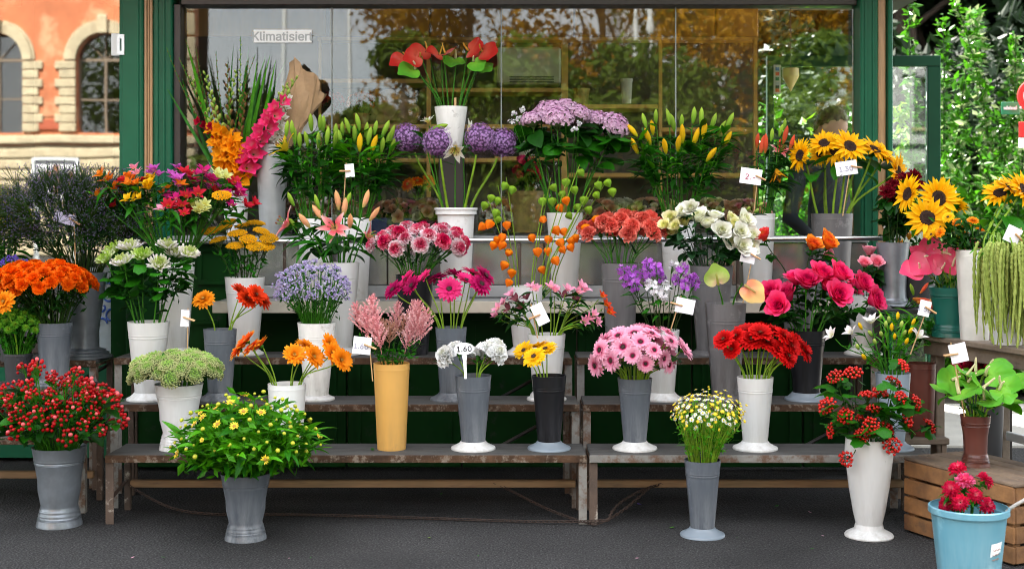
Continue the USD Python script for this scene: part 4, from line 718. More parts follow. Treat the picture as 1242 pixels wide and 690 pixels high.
lily('white_lily', [(0, (.72, .45, .02)), (.3, (.86, .72, .25)), (.5, (.86, .84, .74)), (1, (.87, .86, .82))], .090, .75, -.6)
lily('amber_lily', [(0, (.6, .25, .01)), (1, (.88, .38, .01))], .07, 1.0, -.3)
for n_, st in (('orange', [(0, (.80, .42, .02)), (.5, (.86, .18, .01)), (1, (.90, .26, .02))]), ('yellow', [(0, (.75, .42, .0)), (1, (.90, .50, .01))]), ('purple', [(0, (.80, .60, .45)), (.35, (.50, .06, .38)), (1, (.48, .12, .44))]), ('magenta', [(0, (.8, .5, .1)), (.3, (.55, .01, .16)), (1, (.58, .02, .24))]),
               ('red', [(0, (.7, .3, .02)), (.3, (.50, .01, .02)), (1, (.58, .015, .05))]), ('pink', [(0, (.82, .62, .2)), (.35, (.84, .30, .45)), (1, (.84, .42, .56))]), ('white', [(0, (.6, .6, .1)), (.4, (.84, .80, .76)), (1, (.86, .80, .82))]), ('lime', [(0, (.55, .40, .02)), (.4, (.62, .64, .18)), (1, (.70, .74, .36))]), ('flame', [(0, (.85, .45, .02)), (.5, (.72, .04, .01)), (1, (.78, .07, .01))]), ('plum', [(0, (.3, .1, .1)), (1, (.12, .008, .05))])):
    lily(n_ + '_alstroemeria', st, .037, .85, -.7, .5, 2, False)
for n_, st in (('orange', [(0, (.85, .40, .01)), (.5, (.90, .34, .004)), (1, (.92, .40, .02))]), ('pink', [(0, (.80, .4, .4)), (.4, (.82, .03, .16)), (1, (.84, .07, .22))]), ('red', [(0, (.3, .0, .02)), (1, (.48, .006, .03))]), ('white', [(0, (.6, .6, .3)), (.4, (.82, .80, .74)), (1, (.84, .82, .78))])):
    lily(n_ + '_gladiolus', st, .060, .95, -.75, .66, 2, False)
# florets gathered on balls, domes and spikes
STAR = join([tf(petal(1, .34, 'lance', 0, .2, 3, 2), rz(i * math.pi / 3)) for i in range(6)]); CROSS = join([tf(petal(1, .85, 'round', .1, .2, 3, 3, start=.25), rz(i * math.pi / 2)) for i in range(4)]); FIVE = join([tf(petal(1, .85, 'fan', .0, .1, 3, 3, start=.15), rz(i * math.pi * .4)) for i in range(5)])
def cluster(unit_, pts, nrm, size, rng):
    return join([tf(unit_, frame(n + rng.normal(size=3) * .12, rng.uniform(0, 6)), p, size * rng.uniform(.8, 1.15)) for p, n in zip(pts, nrm)])
def fib(n, lo=-1.0):
    i = np.arange(n) + .5; z = 1 - (1 - lo) * i / n; a = i * 2.39996; r = np.sqrt(np.maximum(0, 1 - z * z)); return np.stack([r * np.cos(a), r * np.sin(a), z], 1)
PM('pm_allium', [(0, (.22, .05, .24)), (.5, (.34, .12, .40)), (1, (.56, .34, .66))], .078, rand=.1, noise=.9)
for v in range(2):
    q = fib(460) + RS.normal(size=(460, 3)) * .11; q /= np.linalg.norm(q, axis=1, keepdims=True); rr = RS.uniform(.86, 1.06, 460)[:, None]; kind('allium', {'florets': (cluster(STAR, q * .074 * rr + [0, 0, .074], q, .0080, RS), 'pm_allium', False), 'core': (ico(.060, 3, (1, 1, 1), (0, 0, .074)), 'allium_core', True)})
mat('allium_core', (.09, .035, .11), .8, .5, 90.0); mat('umbel_core', (.10, .16, .04), .8, .5, 60.0)
def dome_kind(name, m_, n, R, H, unit_, size, core='umbel_core', lo=.0, nvar=2, jit=.10):
    for v in range(nvar):
        q = fib(n, lo); p = q * (R, R, H) * (1 + RS.uniform(-jit, jit, n))[:, None] + RS.normal(size=(n, 3)) * size * .2
        br = join([tube([(0, 0, -R * .9), (x * R * .5, y * R * .5, -R * .25), (x * R * .85, y * R * .85, H * .3)], .0022, .0012, n=4) for x, y in [(math.cos(a), math.sin(a)) for a in np.arange(7) * .9]])
        kind(name, {'florets': (cluster(unit_, p, q * (1, 1, R / H), size, RS), m_, False), 'core': (join([ico(1, 2, (R * .86, R * .86, H * .8)), br]), core, True)})
PM('pm_lilac', [(0, (.62, .30, .50)), (.5, (.66, .38, .58)), (1, (.74, .52, .66))], .10, rand=.1, noise=.5); PM('pm_yarrow', [(0, (.75, .38, .005)), (1, (.82, .44, .01))], .05, noise=.4); PM('pm_sedum', [(0, (.24, .44, .06)), (.6, (.38, .56, .14)), (1, (.50, .52, .24))], .035, noise=.9, rand=.2)
dome_kind('lilac_hydrangea', 'pm_lilac', 230, .080, .058, CROSS, .0130, lo=-.25, jit=.16)
dome_kind('yarrow_plate', 'pm_yarrow', 190, .042, .016, (OCT[0] * (1, 1, 1.2), OCT[1]), .0042, lo=.02)
dome_kind('sedum_umbel', 'pm_sedum', 190, .040, .022, (OCT[0], OCT[1]), .0046, lo=-.15, jit=.22)
def spray(name, m_, unit_, n, w, h, size, green='stem_green', nvar=3, lo=.0):
    for v in range(nvar):
        p = RS.uniform(-1, 1, (n, 3)); p /= np.maximum(1, np.linalg.norm(p, axis=1, keepdims=True)); p = p * (w, w, h * .5) + [0, 0, h * .5]; nr = p - [0, 0, -h * .4]
        kind(name, {'florets': (cluster(unit_, p, nr, size, RS), m_, False), 'stalks': (join([tube([(0, 0, -h * .4), q * (.4, .4, .5), q], .0012, n=3, cap=False) for q in p[::2]]), green, False)})
CUPF = join([tf(petal(1, .7, 'fan', .1, .2, 3, 3, start=.9), rz(i * math.pi * .4)) for i in range(5)])
PM('pm_statice', [(0, (.55, .48, .66)), (.45, (.40, .32, .60)), (1, (.66, .60, .80))], .02, noise=.8); PM('pm_blue_statice', [(0, (.12, .06, .45)), (1, (.2, .12, .6))], .02); PM('pm_phlox', [(0, (.60, .30, .62)), (.5, (.42, .09, .56)), (1, (.48, .14, .62))], .03, noise=.5); PM('pm_white_phlox', [(0, (.8, .78, .8)), (1, (.85, .83, .86))], .03); PM('pm_limonium', [(0, (.075, .06, .11)), (1, (.16, .13, .24))], .03, noise=.9); PM('pm_goldenrod', [(0, (.42, .38, .01)), (1, (.50, .44, .02))], .03)
spray('statice_sprig', 'pm_statice', CUPF, 16, .017, .020, .0078); spray('blue_statice', 'pm_blue_statice', CUPF, 18, .02, .02, .0085)
spray('purple_phlox', 'pm_phlox', FIVE, 20, .026, .055, .0125); spray('white_phlox', 'pm_white_phlox', FIVE, 18, .026, .050, .0125)
spray('limonium_spray', 'pm_limonium', CUPF, 46, .055, .10, .0042, 'stem_dark'); spray('goldenrod_spray', 'pm_goldenrod', CUPF, 60, .03, .09, .0045)
PM('pm_chamomile', [(0, (.85, .85, .80)), (1, (.86, .86, .82))], .012, rand=.03); mat('cham_yellow', (.78, .58, .02), .7, .3, 200.0)
for v in range(2):
    kind('small_daisy', {'petals': (ring(11, .0105, .0044, .1, 'strap', .001, .002, -.2, .1, RS, .1, nu=3, nv=2), 'pm_chamomile', False), 'centre': (ico(.0045, 1, (1, 1, .7), (0, 0, .0015)), 'cham_yellow', True)})
    kind('yellow_daisy', {'centre': (join([ico(.0062, 1, (1, 1, .7), (0, 0, .002)), ring(9, .0080, .0045, .3, 'strap', .001, .002, 0, .1, RS, nu=3, nv=2)]), 'cham_yellow', True)})
    kind('yellow_button', {'petals': (ring(12, .015, .007, .45, 'strap', .001, .003, -.3, .1, RS, .15, nu=3), 'cham_yellow', True), 'centre': (ico(.0065, 1, (1, 1, .7), (0, 0, .003)), 'gerb_yellow', True)})
    kind('lime_bud', {'bud': (ico(.0085, 1, (1, 1, .9), (0, 0, .005)), 'lime_bud_green', True), 'sepals': (ring(6, .012, .005, .5, 'lance', -.001, .002, -.2, .1, RS, nu=3), 'leaf_bright', True)})
mat('lime_bud_green', (.46, .46, .02), .6, .3, 200.0, rand=.2)
mat('berry_red', (.34, .002, .004), .38, .3, 40.0, rand=.3, spec=.2); mat('berry_pink', (.62, .08, .09), .4, .2, 40.0, rand=.2); mat('viburnum_red', (.50, .008, .003), .22, .2, 40.0, rand=.2, spec=.4)
for v in range(3):
    n = 11; p = fib(n, .0) * (.030, .030, .034) + RS.normal(size=(n, 3)) * .004; be = [ico(.0078 * RS.uniform(.85, 1.1), 1, (1, 1, 1.15), q) for q in p]
    kind('berry_spray', {'berries': (join(be[1:]), 'berry_red', True), 'pale_berries': (join(be[:1]), 'berry_pink', True), 'stalks': (join([tube([(0, 0, -.04), q * .5 - [0, 0, .006], q], .0012, n=4) for q in p]), 'stem_green', False)})
    n = 26; p = fib(n, -.3) * (.042, .042, .022) * RS.uniform(.75, 1.05, (n, 1))
    kind('viburnum_cluster', {'berries': (join([ico(.0072 * RS.uniform(.9, 1.1), 1, (1, 1, 1), q) for q in p]), 'viburnum_red', True), 'stalks': (join([tube([(0, 0, -.035), q * .5 - [0, 0, .004], q], .0011, n=3, cap=False) for q in p]), 'stem_dark', False)})
PM('pm_lantern', [(0, (.85, .30, .004)), (.5, (.85, .17, .004)), (1, (.86, .22, .01))], .04, axis='z', trans=.35, rough=.4); PM('pm_green_lantern', [(0, (.24, .40, .02)), (1, (.16, .34, .03))], .04, axis='z', trans=.3, rough=.4)
def lantern(name, m_, R):
    for v in range(2):
        t = np.linspace(0, 1, 9); pr = R * np.interp(t, [0, .08, .3, .55, .8, 1], [.25, .8, 1, .85, .4, .03]); vv, f = lathe(np.stack([pr, t * R * 2.2], 1), 20); a = np.arctan2(vv[:, 1], vv[:, 0]); k = 1 + .11 * np.cos(5 * a); vv = vv * np.stack([k, k, np.ones_like(k)], 1); kind(name, {'lantern': ((vv, f), m_, True)})
lantern('orange_lantern', 'pm_lantern', .0245); lantern('green_lantern', 'pm_green_lantern', .0225)
PM('pm_astilbe', [(0, (.72, .30, .32)), (.6, (.82, .42, .44)), (1, (.86, .54, .54))], .03, noise=.6, trans=.35); PM('pm_astilbe_brown', [(0, (.42, .22, .14)), (1, (.55, .33, .24))], .03, noise=.6)
def plume(name, m_, H, nb):
    for v in range(3):
        out, st = [], [tube([(0, 0, -.02), (.004, 0, H * .5), (0, 0, H)], .0016, .0008, n=4)]
        for i in range(nb):
            t = (i + .5) / nb; L = (.045 * (1 - t) + .010) * RS.uniform(.8, 1.2); a = i * 2.39996; e = np.array([math.cos(a) * L, math.sin(a) * L, H * t * .85 + L * 1.0 + .01]); b = np.array([0, 0, H * t * .85]); st.append(tube([b, (b + e) / 2 + [0, 0, -.004], e], .0008, n=3, cap=False))
            m = int(12 + L * 520); s = RS.uniform(.08, 1, m)[:, None]; p = b + (e - b) * s + RS.normal(size=(m, 3)) * .0018; nn = RS.normal(size=(m, 3)) + [0, 0, .4]; out.append(cluster((np.array([[0, -.35, 0], [1, 0, .3], [0, .35, 0], [-.8, 0, .3]]), np.array([[0, 1, 2], [0, 2, 3]])), p, nn, .0062, RS))
        kind(name, {'plume': (join(out), m_, False), 'stalks': (join(st), m_, False)})
plume('pink_plume', 'pm_astilbe', .15, 30); plume('brown_plume', 'pm_astilbe_brown', .10, 20)
# leaves
def leafkind(name, L, W, prof, m_, bend=-.5, fold=.35, nv=3, nu=7, ruf=0.0):
    for v in range(3): kind(name, {'blade': (petal(L, W, prof, bend * (1 + .4 * (v - 1)), 0, nu, nv, ruf, v, fold, 0), m_, True)})
for nm, m_ in (('dark', 'leaf_dark'), ('mid', 'leaf_mid'), ('bright', 'leaf_bright'), ('grey', 'leaf_grey')):
    leafkind('lance_' + nm, 1, .24, 'lance', m_, -.8); leafkind('oval_' + nm, 1, .62, 'oval', m_, -.6); leafkind('thin_' + nm, 1, .09, 'blade', m_, -.7, .2)
leafkind('sword', 1, .030, 'blade', 'leaf_bright', -.25, .25); leafkind('sword_dark', 1, .024, 'blade', 'leaf_mid', -.3, .25)
def lob(a): return .5 * (.50 + .18 * math.cos(a) + .55 * abs(math.cos(1.5 * a)) ** 1.1 + .06 * math.cos(13 * a))
for v in range(2): kind('lobed', {'blade': (tf(polar_blade(lob, 42, (.5, 1.0), -.35, .06, .3), None, (.45, 0, 0)), 'leaf_mid', True)})
for v in range(2): kind('round_leaf', {'blade': (tf(polar_blade(lambda a: .5 * (1 + .12 * math.cos(a)), 22, (.5, 1.0), -.3, .08, .3), None, (.45, 0, 0)), 'leaf_mid', True)})

# ================================================================ vases
UP = np.array([0, 0, 1.0])
def ribs(prof, at, amp=.0022, wid=.006):
    out = []
    z = np.array([p[1] for p in prof]); r = np.array([p[0] for p in prof])
    for zz in at:
        for dz, k in ((-wid, 0), (-wid * .4, amp), (wid * .4, amp), (wid, 0)): out.append((float(np.interp(zz + dz, z, r)) + k, zz + dz))
    return sorted(prof + out, key=lambda p: p[1])
def vase(name, label, px, rim_py, w, D, z0, style, m_, foot=None, fw=0, tw=.66, cat='vase', group=None, tilt=None):
    s = F / D; rt = w / 2 / s; zr = Z(rim_py, D); H = zr - z0; c = np.array([X(px, D), D, z0]); t = thing(name, label, cat, c, group); fr = fw / 2 / s if fw else rt * .95
    nb = []
    if style == 'footed':
        fh = .034 if fr > rt * 1.02 else .022
        part(t, 'foot', tf(lathe([(0, 0), (fr, 0), (fr * 1.01, .004), (fr * .985, .009), (fr * .86, .014), (rt * tw * 1.18, fh * .75), (rt * tw * 1.05, fh), (0, fh)], 44), None, c), foot or m_, 40)
        b0 = fh + .0005; prof = [(rt * tw, b0), (rt * (tw + (1 - tw) * .35), b0 + (H - b0) * .35), (rt * (tw + (1 - tw) * .75), b0 + (H - b0) * .75), (rt, H)]; prof = ribs(prof, [H * .80, H * .83], .0012, .004)
    elif style == 'concave':
        prof = [(fr, 0), (fr * 1.0, .006), (fr * .93, H * .10), (fr * .80, H * .26), (rt * .78, H * .45), (rt * .80, H * .6), (rt * .90, H * .8), (rt * 1.0, H)]; prof = ribs(prof, [H * .10, H * .15, H * .20, H * .80, H * .84], .0018, .006)
    elif style == 'barrel':
        part(t, 'foot', tf(lathe([(0, 0), (fr, 0), (fr * 1.01, .005), (fr * .96, .012), (fr * .62, .030), (rt * tw * 1.04, .050), (0, .050)], 48), None, c), foot or m_, 40)
        prof = [(rt * tw, .0505), (rt * (tw + .12), H * .25), (rt * .86, H * .5), (rt * .98, H * .75), (rt * 1.03, H * .86), (rt, H)]
    elif style == 'bucket':
        prof = [(rt * tw, 0), (rt * (tw + .02), .004), (rt * .955, H * .90), (rt * .955, H * .9 + .001), (rt, H - .026), (rt * 1.03, H - .022), (rt * 1.03, H - .003), (rt * 1.0, H)]
    elif style == 'pot':
        prof = [(rt * tw, 0), (rt * .90, H - .034), (rt * 1.0, H - .033), (rt * 1.0, H - .012), (rt * 1.05, H - .010), (rt * 1.05, H)]
    elif style == 'column':
        prof = [(fr, 0), (fr, .010), (fr * .92, .016), (fr * .92, .024), (fr * .80, .030), (fr * .80, .036), (rt * tw * 1.02, .046), (rt * tw, H * .3), (rt * .85, H * .7), (rt, H)]
    else:
        prof = [(rt * tw, 0), (rt * (tw + .01), .004), (rt, H)]; prof = ribs(prof, [H * .93], .0012, .005)
    wall = .003; ins = [(max(p[0] - wall, .004), p[1]) for p in prof[::-1]]; ins[0] = (prof[-1][0] - wall, prof[-1][1]); zb = max(prof[0][1] + .005, .006); ins = [p for p in ins if p[1] > zb] + [(max(prof[0][0] - wall, .01), zb), (0, zb)]
    part(t, 'body', tf(lathe([(0, prof[0][1])] + prof + ins, 44), None, c), m_, 40)
    return dict(c=np.array([c[0], D, zr]), r=rt - wall - .002, D=D, z0=z0, t=t, H=H, s=s)

# ================================================================ bunches of cut flowers
SEED = [1000]
def bunch(name, label, cat, V, blooms, stem='stem_green', sr=.0028, leaf=(), fol=None, sink=.14, lean=.35, group=None, stems=True, nodrop=0.0, maxstems=90):
    """blooms: list of (kind, position, facing, size); leaf: list of (kind, count, size, t0, t1, rise); fol: (count, size, material, t0, t1)."""
    SEED[0] += 1; rng = np.random.default_rng(SEED[0]); c = V['c']; B = thing(name, label, cat, c - [0, 0, .05], group); curves = []
    sink = min(sink, V['H'] * .8)
    for i, (kd, p, dr, s) in enumerate(blooms):
        p = np.asarray(p, float); dr = unit(dr); R = frame(dr, rng.uniform(0, 6.28))
        if kd in ROLLED: R = frame_x(dr, ROLLED[kd], rng)
        place(B, 'bloom', kd, p, R, s, rng)
        if not stems or (len(blooms) > maxstems and i % 2): continue
        u = p - c; h = np.array([u[0], u[1], 0]); hl = np.linalg.norm(h); rm = V['r'] * .78 * min(1, hl / (V['r'] * 2.2) + .25 * rng.uniform()); rim = c + (h / max(hl, 1e-6)) * rm + rng.normal(size=3) * (.006, .006, 0); rim[:2] = c[:2] + (rim[:2] - c[:2]) * min(1, V['r'] * .85 / max(np.linalg.norm(rim[:2] - c[:2]), 1e-6))
        s0 = rim - [(rim[0] - c[0]) * .6, (rim[1] - c[1]) * .6, sink]; d0 = unit(rim - s0)
        top = p - dr * .012; L = np.linalg.norm(top - rim); back = unit(dr * lean + UP * (1 - lean)); back = unit(back + unit(top - rim) * .7)
        cv = np.vstack([s0[None], bez(rim, rim + d0 * L * .35, top - back * L * .33, top, 8)]); curves.append(cv)
        part(B, 'stem', tube(cv, sr * 1.12, sr * .8, n=5, cap=False), stem, True)
    if not curves:
        for k in range(8):
            a = rng.uniform(0, 6.28); curves.append(bez(c - [0, 0, .05], c + [0, 0, .05], c + [math.cos(a) * .05, math.sin(a) * .05, .12], c + [math.cos(a) * .09, math.sin(a) * .09, .2], 9))
    def at(t0, t1):
        cv = curves[int(rng.integers(len(curves)))]; t = rng.uniform(t0, t1) * 7 + 1; k = min(int(t), len(cv) - 2); q = cv[k] + (cv[k + 1] - cv[k]) * (t - k); return q, unit(cv[k + 1] - cv[k])
    for kd, n, s, t0, t1, rise in leaf:
        for k in range(n):
            q, d = at(t0, t1); o = q - c; a = math.atan2(o[1], o[0]) + rng.normal() * 1.0; x = unit(np.array([math.cos(a), math.sin(a), rise + rng.normal() * .25])); y = unit(np.cross(UP, x)); R = np.stack([x, y, np.cross(x, y)], 1) @ rx(rng.normal() * .35)
            place(B, 'leaf', kd, q, R, s * rng.uniform(.7, 1.25), rng)
    if fol:
        n, size, m_, t0, t1 = fol; q = np.array([at(t0, t1)[0] for k in range(n)]) + rng.normal(size=(n, 3)) * size * .9
        part(B, 'foliage', leaves(q, size, rng, np.tile([0, 0, .6], (n, 1))), m_, kind='stuff')
    return B
ROLLED = {}
def frame_x(dr, up, rng):
    """For spathes: local +x (the tip) points where dr says, local +z (its face) towards up."""
    x = unit(dr); z = np.asarray(up, float); z = unit(z - x * (z @ x)); return np.stack([x, np.cross(z, x), z], 1) @ rx(rng.normal() * .15)
def pts(V, lst, kd, s=1.0, dy=0.0, f=(0, -.45, .6), out=.9, rng=None, jd=.05, js=.1, ref=None):
    """Blooms at given places of the bunch: (x, y) as measured on the photograph's grid at the vase's distance."""
    r = np.random.default_rng(len(lst) * 7 + int(lst[0][0])); o = []
    for e in lst:
        D = V['D'] + dy + (e[2] if len(e) > 2 and not isinstance(e[2], str) else r.uniform(-jd, jd)); p = P(e[0], e[1], D); u = p - (V['c'] if ref is None else ref); k = e[3] if len(e) > 3 else (kd if isinstance(kd, str) else kd[int(r.integers(len(kd)))])
        o.append((k, p, unit(np.array(f) + unit(u * (1, 1, .5)) * out + r.normal(size=3) * .15), s * r.uniform(1 - js, 1 + js)))
    return o
def domeb(V, cx, cy, rx_, ry_, n, kinds, s=1.0, lo=-.15, dep=.85, up=.3, js=.12, jit=.06, dy=0.0, probs=None, front=.0):
    r = np.random.default_rng(int(cx * 3 + cy)); sc = F / (V['D'] + dy); C = P(cx, cy, V['D'] + dy); q = fib(n, lo); q = q @ rz(r.uniform(0, 6)).T; o = []
    for k in range(n):
        p = C + q[k] * (rx_ / sc, rx_ / sc * dep, ry_ / sc) * (1 + r.normal() * jit) ; kd = kinds if isinstance(kinds, str) else kinds[int(r.choice(len(kinds), p=probs))]
        o.append((kd, p, unit(q[k] * (1, 1, rx_ / ry_ * .8) + (0, -front, up) + r.normal(size=3) * .14), s * r.uniform(1 - js, 1 + js)))
    return o

# ================================================================ the goods, bunch by bunch
for k_ in ('red_anthurium', 'green_anthurium', 'pink_anthurium'): ROLLED[k_] = (0, -.85, .55)
for k_ in ('blush_anthurium', 'peach_anthurium'): ROLLED[k_] = (.1, -1, .25)
T1, T2, T3, SH, LG = (5.65, .290), (5.95, .458), (6.25, .630), (6.565, .868), (6.80, 1.18)
L1, L2, L3 = (5.85, .33), (6.07, .51), (6.37, .604)
def v(label, px, py, w, at, style, m_, foot=None, fw=0, tw=.66, name='vase', cat='vase'): return vase(name, label, px, py, w, at[0], at[1], style, m_, foot, fw, tw, cat)

# --- on the ground
V = v('zinc vase on the ground holding red berry sprays', 72, 541, 64, (5.50, 0), 'concave', 'zinc', None, 54)
bunch('berry_bunch', 'loose bunch of red berry sprays in the leftmost zinc vase', 'flowers', V, domeb(V, 68, 506, 68, 52, 78, 'berry_spray', .88, -.25, .8, .3, jit=.17, js=.25), leaf=[('oval_mid', 46, .075, .45, 1.0, .3), ('oval_dark', 40, .08, .4, 1, .0), ('oval_grey', 8, .09, .8, 1, .8)], fol=(420, .022, 'leaf_dark', .3, 1.0))
V = v('grey flared vase alone on the asphalt left of centre', 298, 573, 60, (5.27, 0), 'concave', 'grey_plastic', None, 50)
bunch('leafy_bunch', 'bushy green leafy bunch dotted with small yellow buds', 'flowers', V, domeb(V, 301, 540, 84, 60, 125, ['lime_bud', 'yellow_button'], .88, -.1, .8, .3, probs=[.80, .20], js=.35), leaf=[('lance_bright', 190, .105, .30, 1, .6), ('lance_mid', 105, .11, .15, .95, .2)], fol=(1500, .027, 'leaf_bright', .25, 1.0), lean=.2)
V = v('grey footed vase standing on the asphalt under the small daisies', 852, 557, 44, (5.32, 0), 'footed', 'grey_plastic', 'blue_grey', 54, .66)
bunch('daisy_bunch', 'dense bunch of tiny white and yellow daisies', 'flowers', V, domeb(V, 858, 503, 42, 28, 200, ['small_daisy', 'yellow_daisy'], .80, -.25, .9, .5, probs=[.45, .55], js=.25, jit=.10) + domeb(V, 858, 512, 34, 22, 46, ['small_daisy', 'yellow_daisy'], .8, -.35, .9, .3), stem='stem_light', sr=.0016, fol=(520, .012, 'leaf_bright', .1, .95), lean=.15, leaf=[('thin_bright', 60, .06, .2, .9, .9)])
V = v('tall white barrel vase on the asphalt under the viburnum berries', 1054, 531, 56, (5.31, 0), 'barrel', 'white_plastic', None, 58, .56)
vb = [(1013, 457), (1084, 463), (1095, 443), (1052, 480), (1025, 504, -.08), (1008, 522), (1056, 516, -.1), (1045, 528, -.1), (1082, 540, -.1), (1027, 556, -.09), (1127, 516), (1076, 520), (1100, 508), (1111, 488), (1068, 476), (1093, 482), (1040, 512), (1003, 492), (1035, 452), (1060, 496)]
bunch('viburnum_bunch', 'arching branches of glossy red viburnum berries and lobed leaves', 'flowers', V, pts(V, vb, 'viburnum_cluster', .80, f=(0, -.2, .2), jd=.09), 'stem_dark', .0022, [('lobed', 62, .085, .45, 1, .2)], fol=(120, .02, 'leaf_dark', .2, .9))
V = vase('bucket', 'light blue plastic bucket at the lower right corner', 1175, 613, 92, 4.62, 0, 'bucket', 'blue_bucket', None, 0, .74, 'bucket')
c0 = V['c']; rb = V['r']
ah = tube(bez(c0 + [rb * 1.04, 0, -.02], c0 + [rb * 1.1, -.05, .02], c0 + [rb * 1.6, -.10, .06], c0 + [rb * 2.0, -.14, .12], 8), .006, n=7); part(V['t'], 'handle', ah, 'old_white', True)
an = np.linspace(-1.25, -.80, 8); zz = c0[2] - np.array([.105, .190]); zz2 = [[(c0[0] + (V['r'] + .006 - (c0[2] - z - .03) * .17) * math.cos(a), c0[1] + (V['r'] + .006 - (c0[2] - z - .03) * .17) * math.sin(a), z + .010 * (a + 1)) for a in an] for z in zz]
nv_ = np.array(zz2).reshape(-1, 3); part(V['t'], 'paper_note', (nv_, np.array([q for i in range(7) for q in ([i, i + 8, i + 1], [i + 1, i + 8, i + 9])])), 'sign_white', label='curled price note stuck to the bucket')
part(V['t'], 'note_writing', join([tube(np.array([((1 - f_) * nv_[i] + f_ * nv_[i + 8]) + [.001, -.003, .004 * (i % 2)] for i in range(1, 7)]), .0012, n=3) for f_ in (.3, .5, .7)]), 'terracotta')
bunch('aster_bunch', 'red and pink asters leaning in the blue bucket', 'flowers', V, pts(V, [(1162, 570, .06), (1170, 584, 0, 'rose_aster'), (1193, 583, .04), (1154, 594, -.03), (1182, 601, -.05), (1165, 609, -.07), (1196, 613, -.04), (1149, 612, 0), (1176, 598, .1)], 'red_aster', .78, f=(0, -.7, .5), jd=.02), leaf=[('lance_mid', 30, .05, .5, 1, .2)], fol=(220, .014, 'leaf_mid', .3, .92))
V = vase('vase', 'dark brown vase standing on the wooden crate', 1183, 503, 36, 5.19, .305, 'concave', 'brown_vase', None, 34)
ga = [(1150, 463, 0), (1172, 455, .05), (1190, 470, -.08), (1205, 455, .05), (1222, 468, -.05), (1168, 478, -.1), (1200, 486, -.1), (1228, 487, -.05), (1142, 470, .08), (1185, 452, .12), (1216, 478, -.1), (1236, 462, .05), (1178, 468, .02), (1210, 446, .14), (1158, 456, .14)]
def spathes(V, lst, kd, s, up=.15, R=1.0):
    r = np.random.default_rng(len(lst)); o = []
    for e in lst:
        D = V['D'] + (e[2] if len(e) > 2 else 0); p = P(e[0], e[1], D); k = e[3] if len(e) > 3 else kd; u = p - V['c']
        tip = unit(np.array([u[0] * 4 + r.normal() * .35, -.75 + u[1] * 2, up - .2 + r.normal() * .2])) if kd != 'pink_anthurium' else unit(np.array([u[0] * 6 + r.normal() * .5, -.15, r.normal() * .8 - .1])); o.append((k, p - tip * .03, tip, s * r.uniform(.85, 1.15)))
    return o
bunch('anthurium_bunch', 'green waxy anthuriums in the dark brown vase', 'flowers', V, spathes(V, ga, 'green_anthurium', 1.15), 'stem_light', .003, [('oval_bright', 8, .08, .5, .9, .2)], fol=(60, .02, 'leaf_mid', .05, .4))

# --- first step
V = v('white flared vase on the lowest step under the sedum', 217, 465, 58, T1, 'concave', 'white_tin', None, 47)
bunch('sedum_bunch', 'rounded mound of pale green sedum heads', 'flowers', V, domeb(V, 215, 450, 47, 20, 40, 'sedum_umbel', .92, -.2, .9, .7), fol=(60, .02, 'leaf_mid', .5, .9))
V = v('yellow straight vase on the lowest step', 475, 440, 44, T1, 'tube', 'yellow_vase', None, 0, .78)
bunch('astilbe_bunch', 'feathery pink astilbe plumes in the yellow vase', 'flowers', V, pts(V, [(446, 408, -.02), (438, 400, .03), (452, 398), (455, 412), (498, 402), (506, 404, -.03), (510, 412), (502, 412, .04), (488, 410, .05, 'brown_plume'), (472, 418, 0, 'brown_plume'), (480, 405, .06), (465, 412, .03, 'brown_plume'), (492, 424, -.03), (462, 424, -.04)], 'pink_plume', .95, f=(0, 0, 1.6), out=.35), 'stem_dark', .0018, fol=(160, .014, 'leaf_mid', .2, .85), leaf=[('lance_dark', 24, .05, .3, .9, .5)])
V = v('grey tapered vase with a white foot under the white carnations', 574, 455, 44, T1, 'footed', 'grey_plastic', 'white_plastic', 54, .66)
bunch('carnation_bunch', 'few white carnations around the oval price label', 'flowers', V, pts(V, [(543, 434, -.03), (554, 427, .05), (590, 427), (601, 432, -.03), (580, 433, .04), (600, 424, .05)], 'white_carnation', 1.0, f=(0, -.5, .7)), 'stem_light', leaf=[('thin_mid', 16, .09, .2, .9, .8)])
V = v('black tapered vase on a grey foot', 666, 455, 42, T1, 'footed', 'black_plastic', 'blue_grey', 52, .66)
bunch('gerbera_bunch', 'yellow gerberas leaning in the black vase on the lowest step', 'flowers', V, pts(V, [(648, 433, -.09), (636, 426, .02), (654, 421, .05), (662, 424, .0)], 'yellow_gerbera', .95, f=(-.25, -.35, .7), out=.5), 'stem_light', .003)
V = v('grey tapered vase with white foot under the pink gerbera dome', 770, 458, 42, T1, 'footed', 'grey_plastic', 'white_plastic', 54, .66)
bunch('gerbera_bunch', 'dense dome of pink gerberas with dark centres', 'flowers', V, domeb(V, 773, 432, 46, 33, 34, 'pink_gerbera', .88, -.3, .9, .1, front=.1, jit=.13, js=.2), 'stem_light', .003, leaf=[('oval_dark', 16, .06, .5, .95, .0)])
V = v('white tapered vase on the lowest step under the red gerberas', 916, 457, 44, T1, 'footed', 'white_plastic', None, 54, .68)
bunch('gerbera_bunch', 'fluffy red gerberas on long pale stalks', 'flowers', V, pts(V, [(878, 412), (893, 408, -.03), (905, 404), (888, 424, -.06), (922, 405), (938, 403), (950, 408), (930, 415, -.05), (958, 420, -.03), (945, 425, -.06), (912, 412, -.05), (899, 418, .05), (965, 413, .05), (974, 425, .02), (926, 400, .08), (955, 432, -.07)], 'red_gerbera', .95, f=(0, -.6, .45), out=1.1, jd=.10, js=.2), 'stem_light', .0032, lean=.5)
V = v('grey vase mostly hidden by viburnum on the lowest step', 1083, 452, 42, T1, 'footed', 'blue_grey', 'blue_grey', 50, .66)
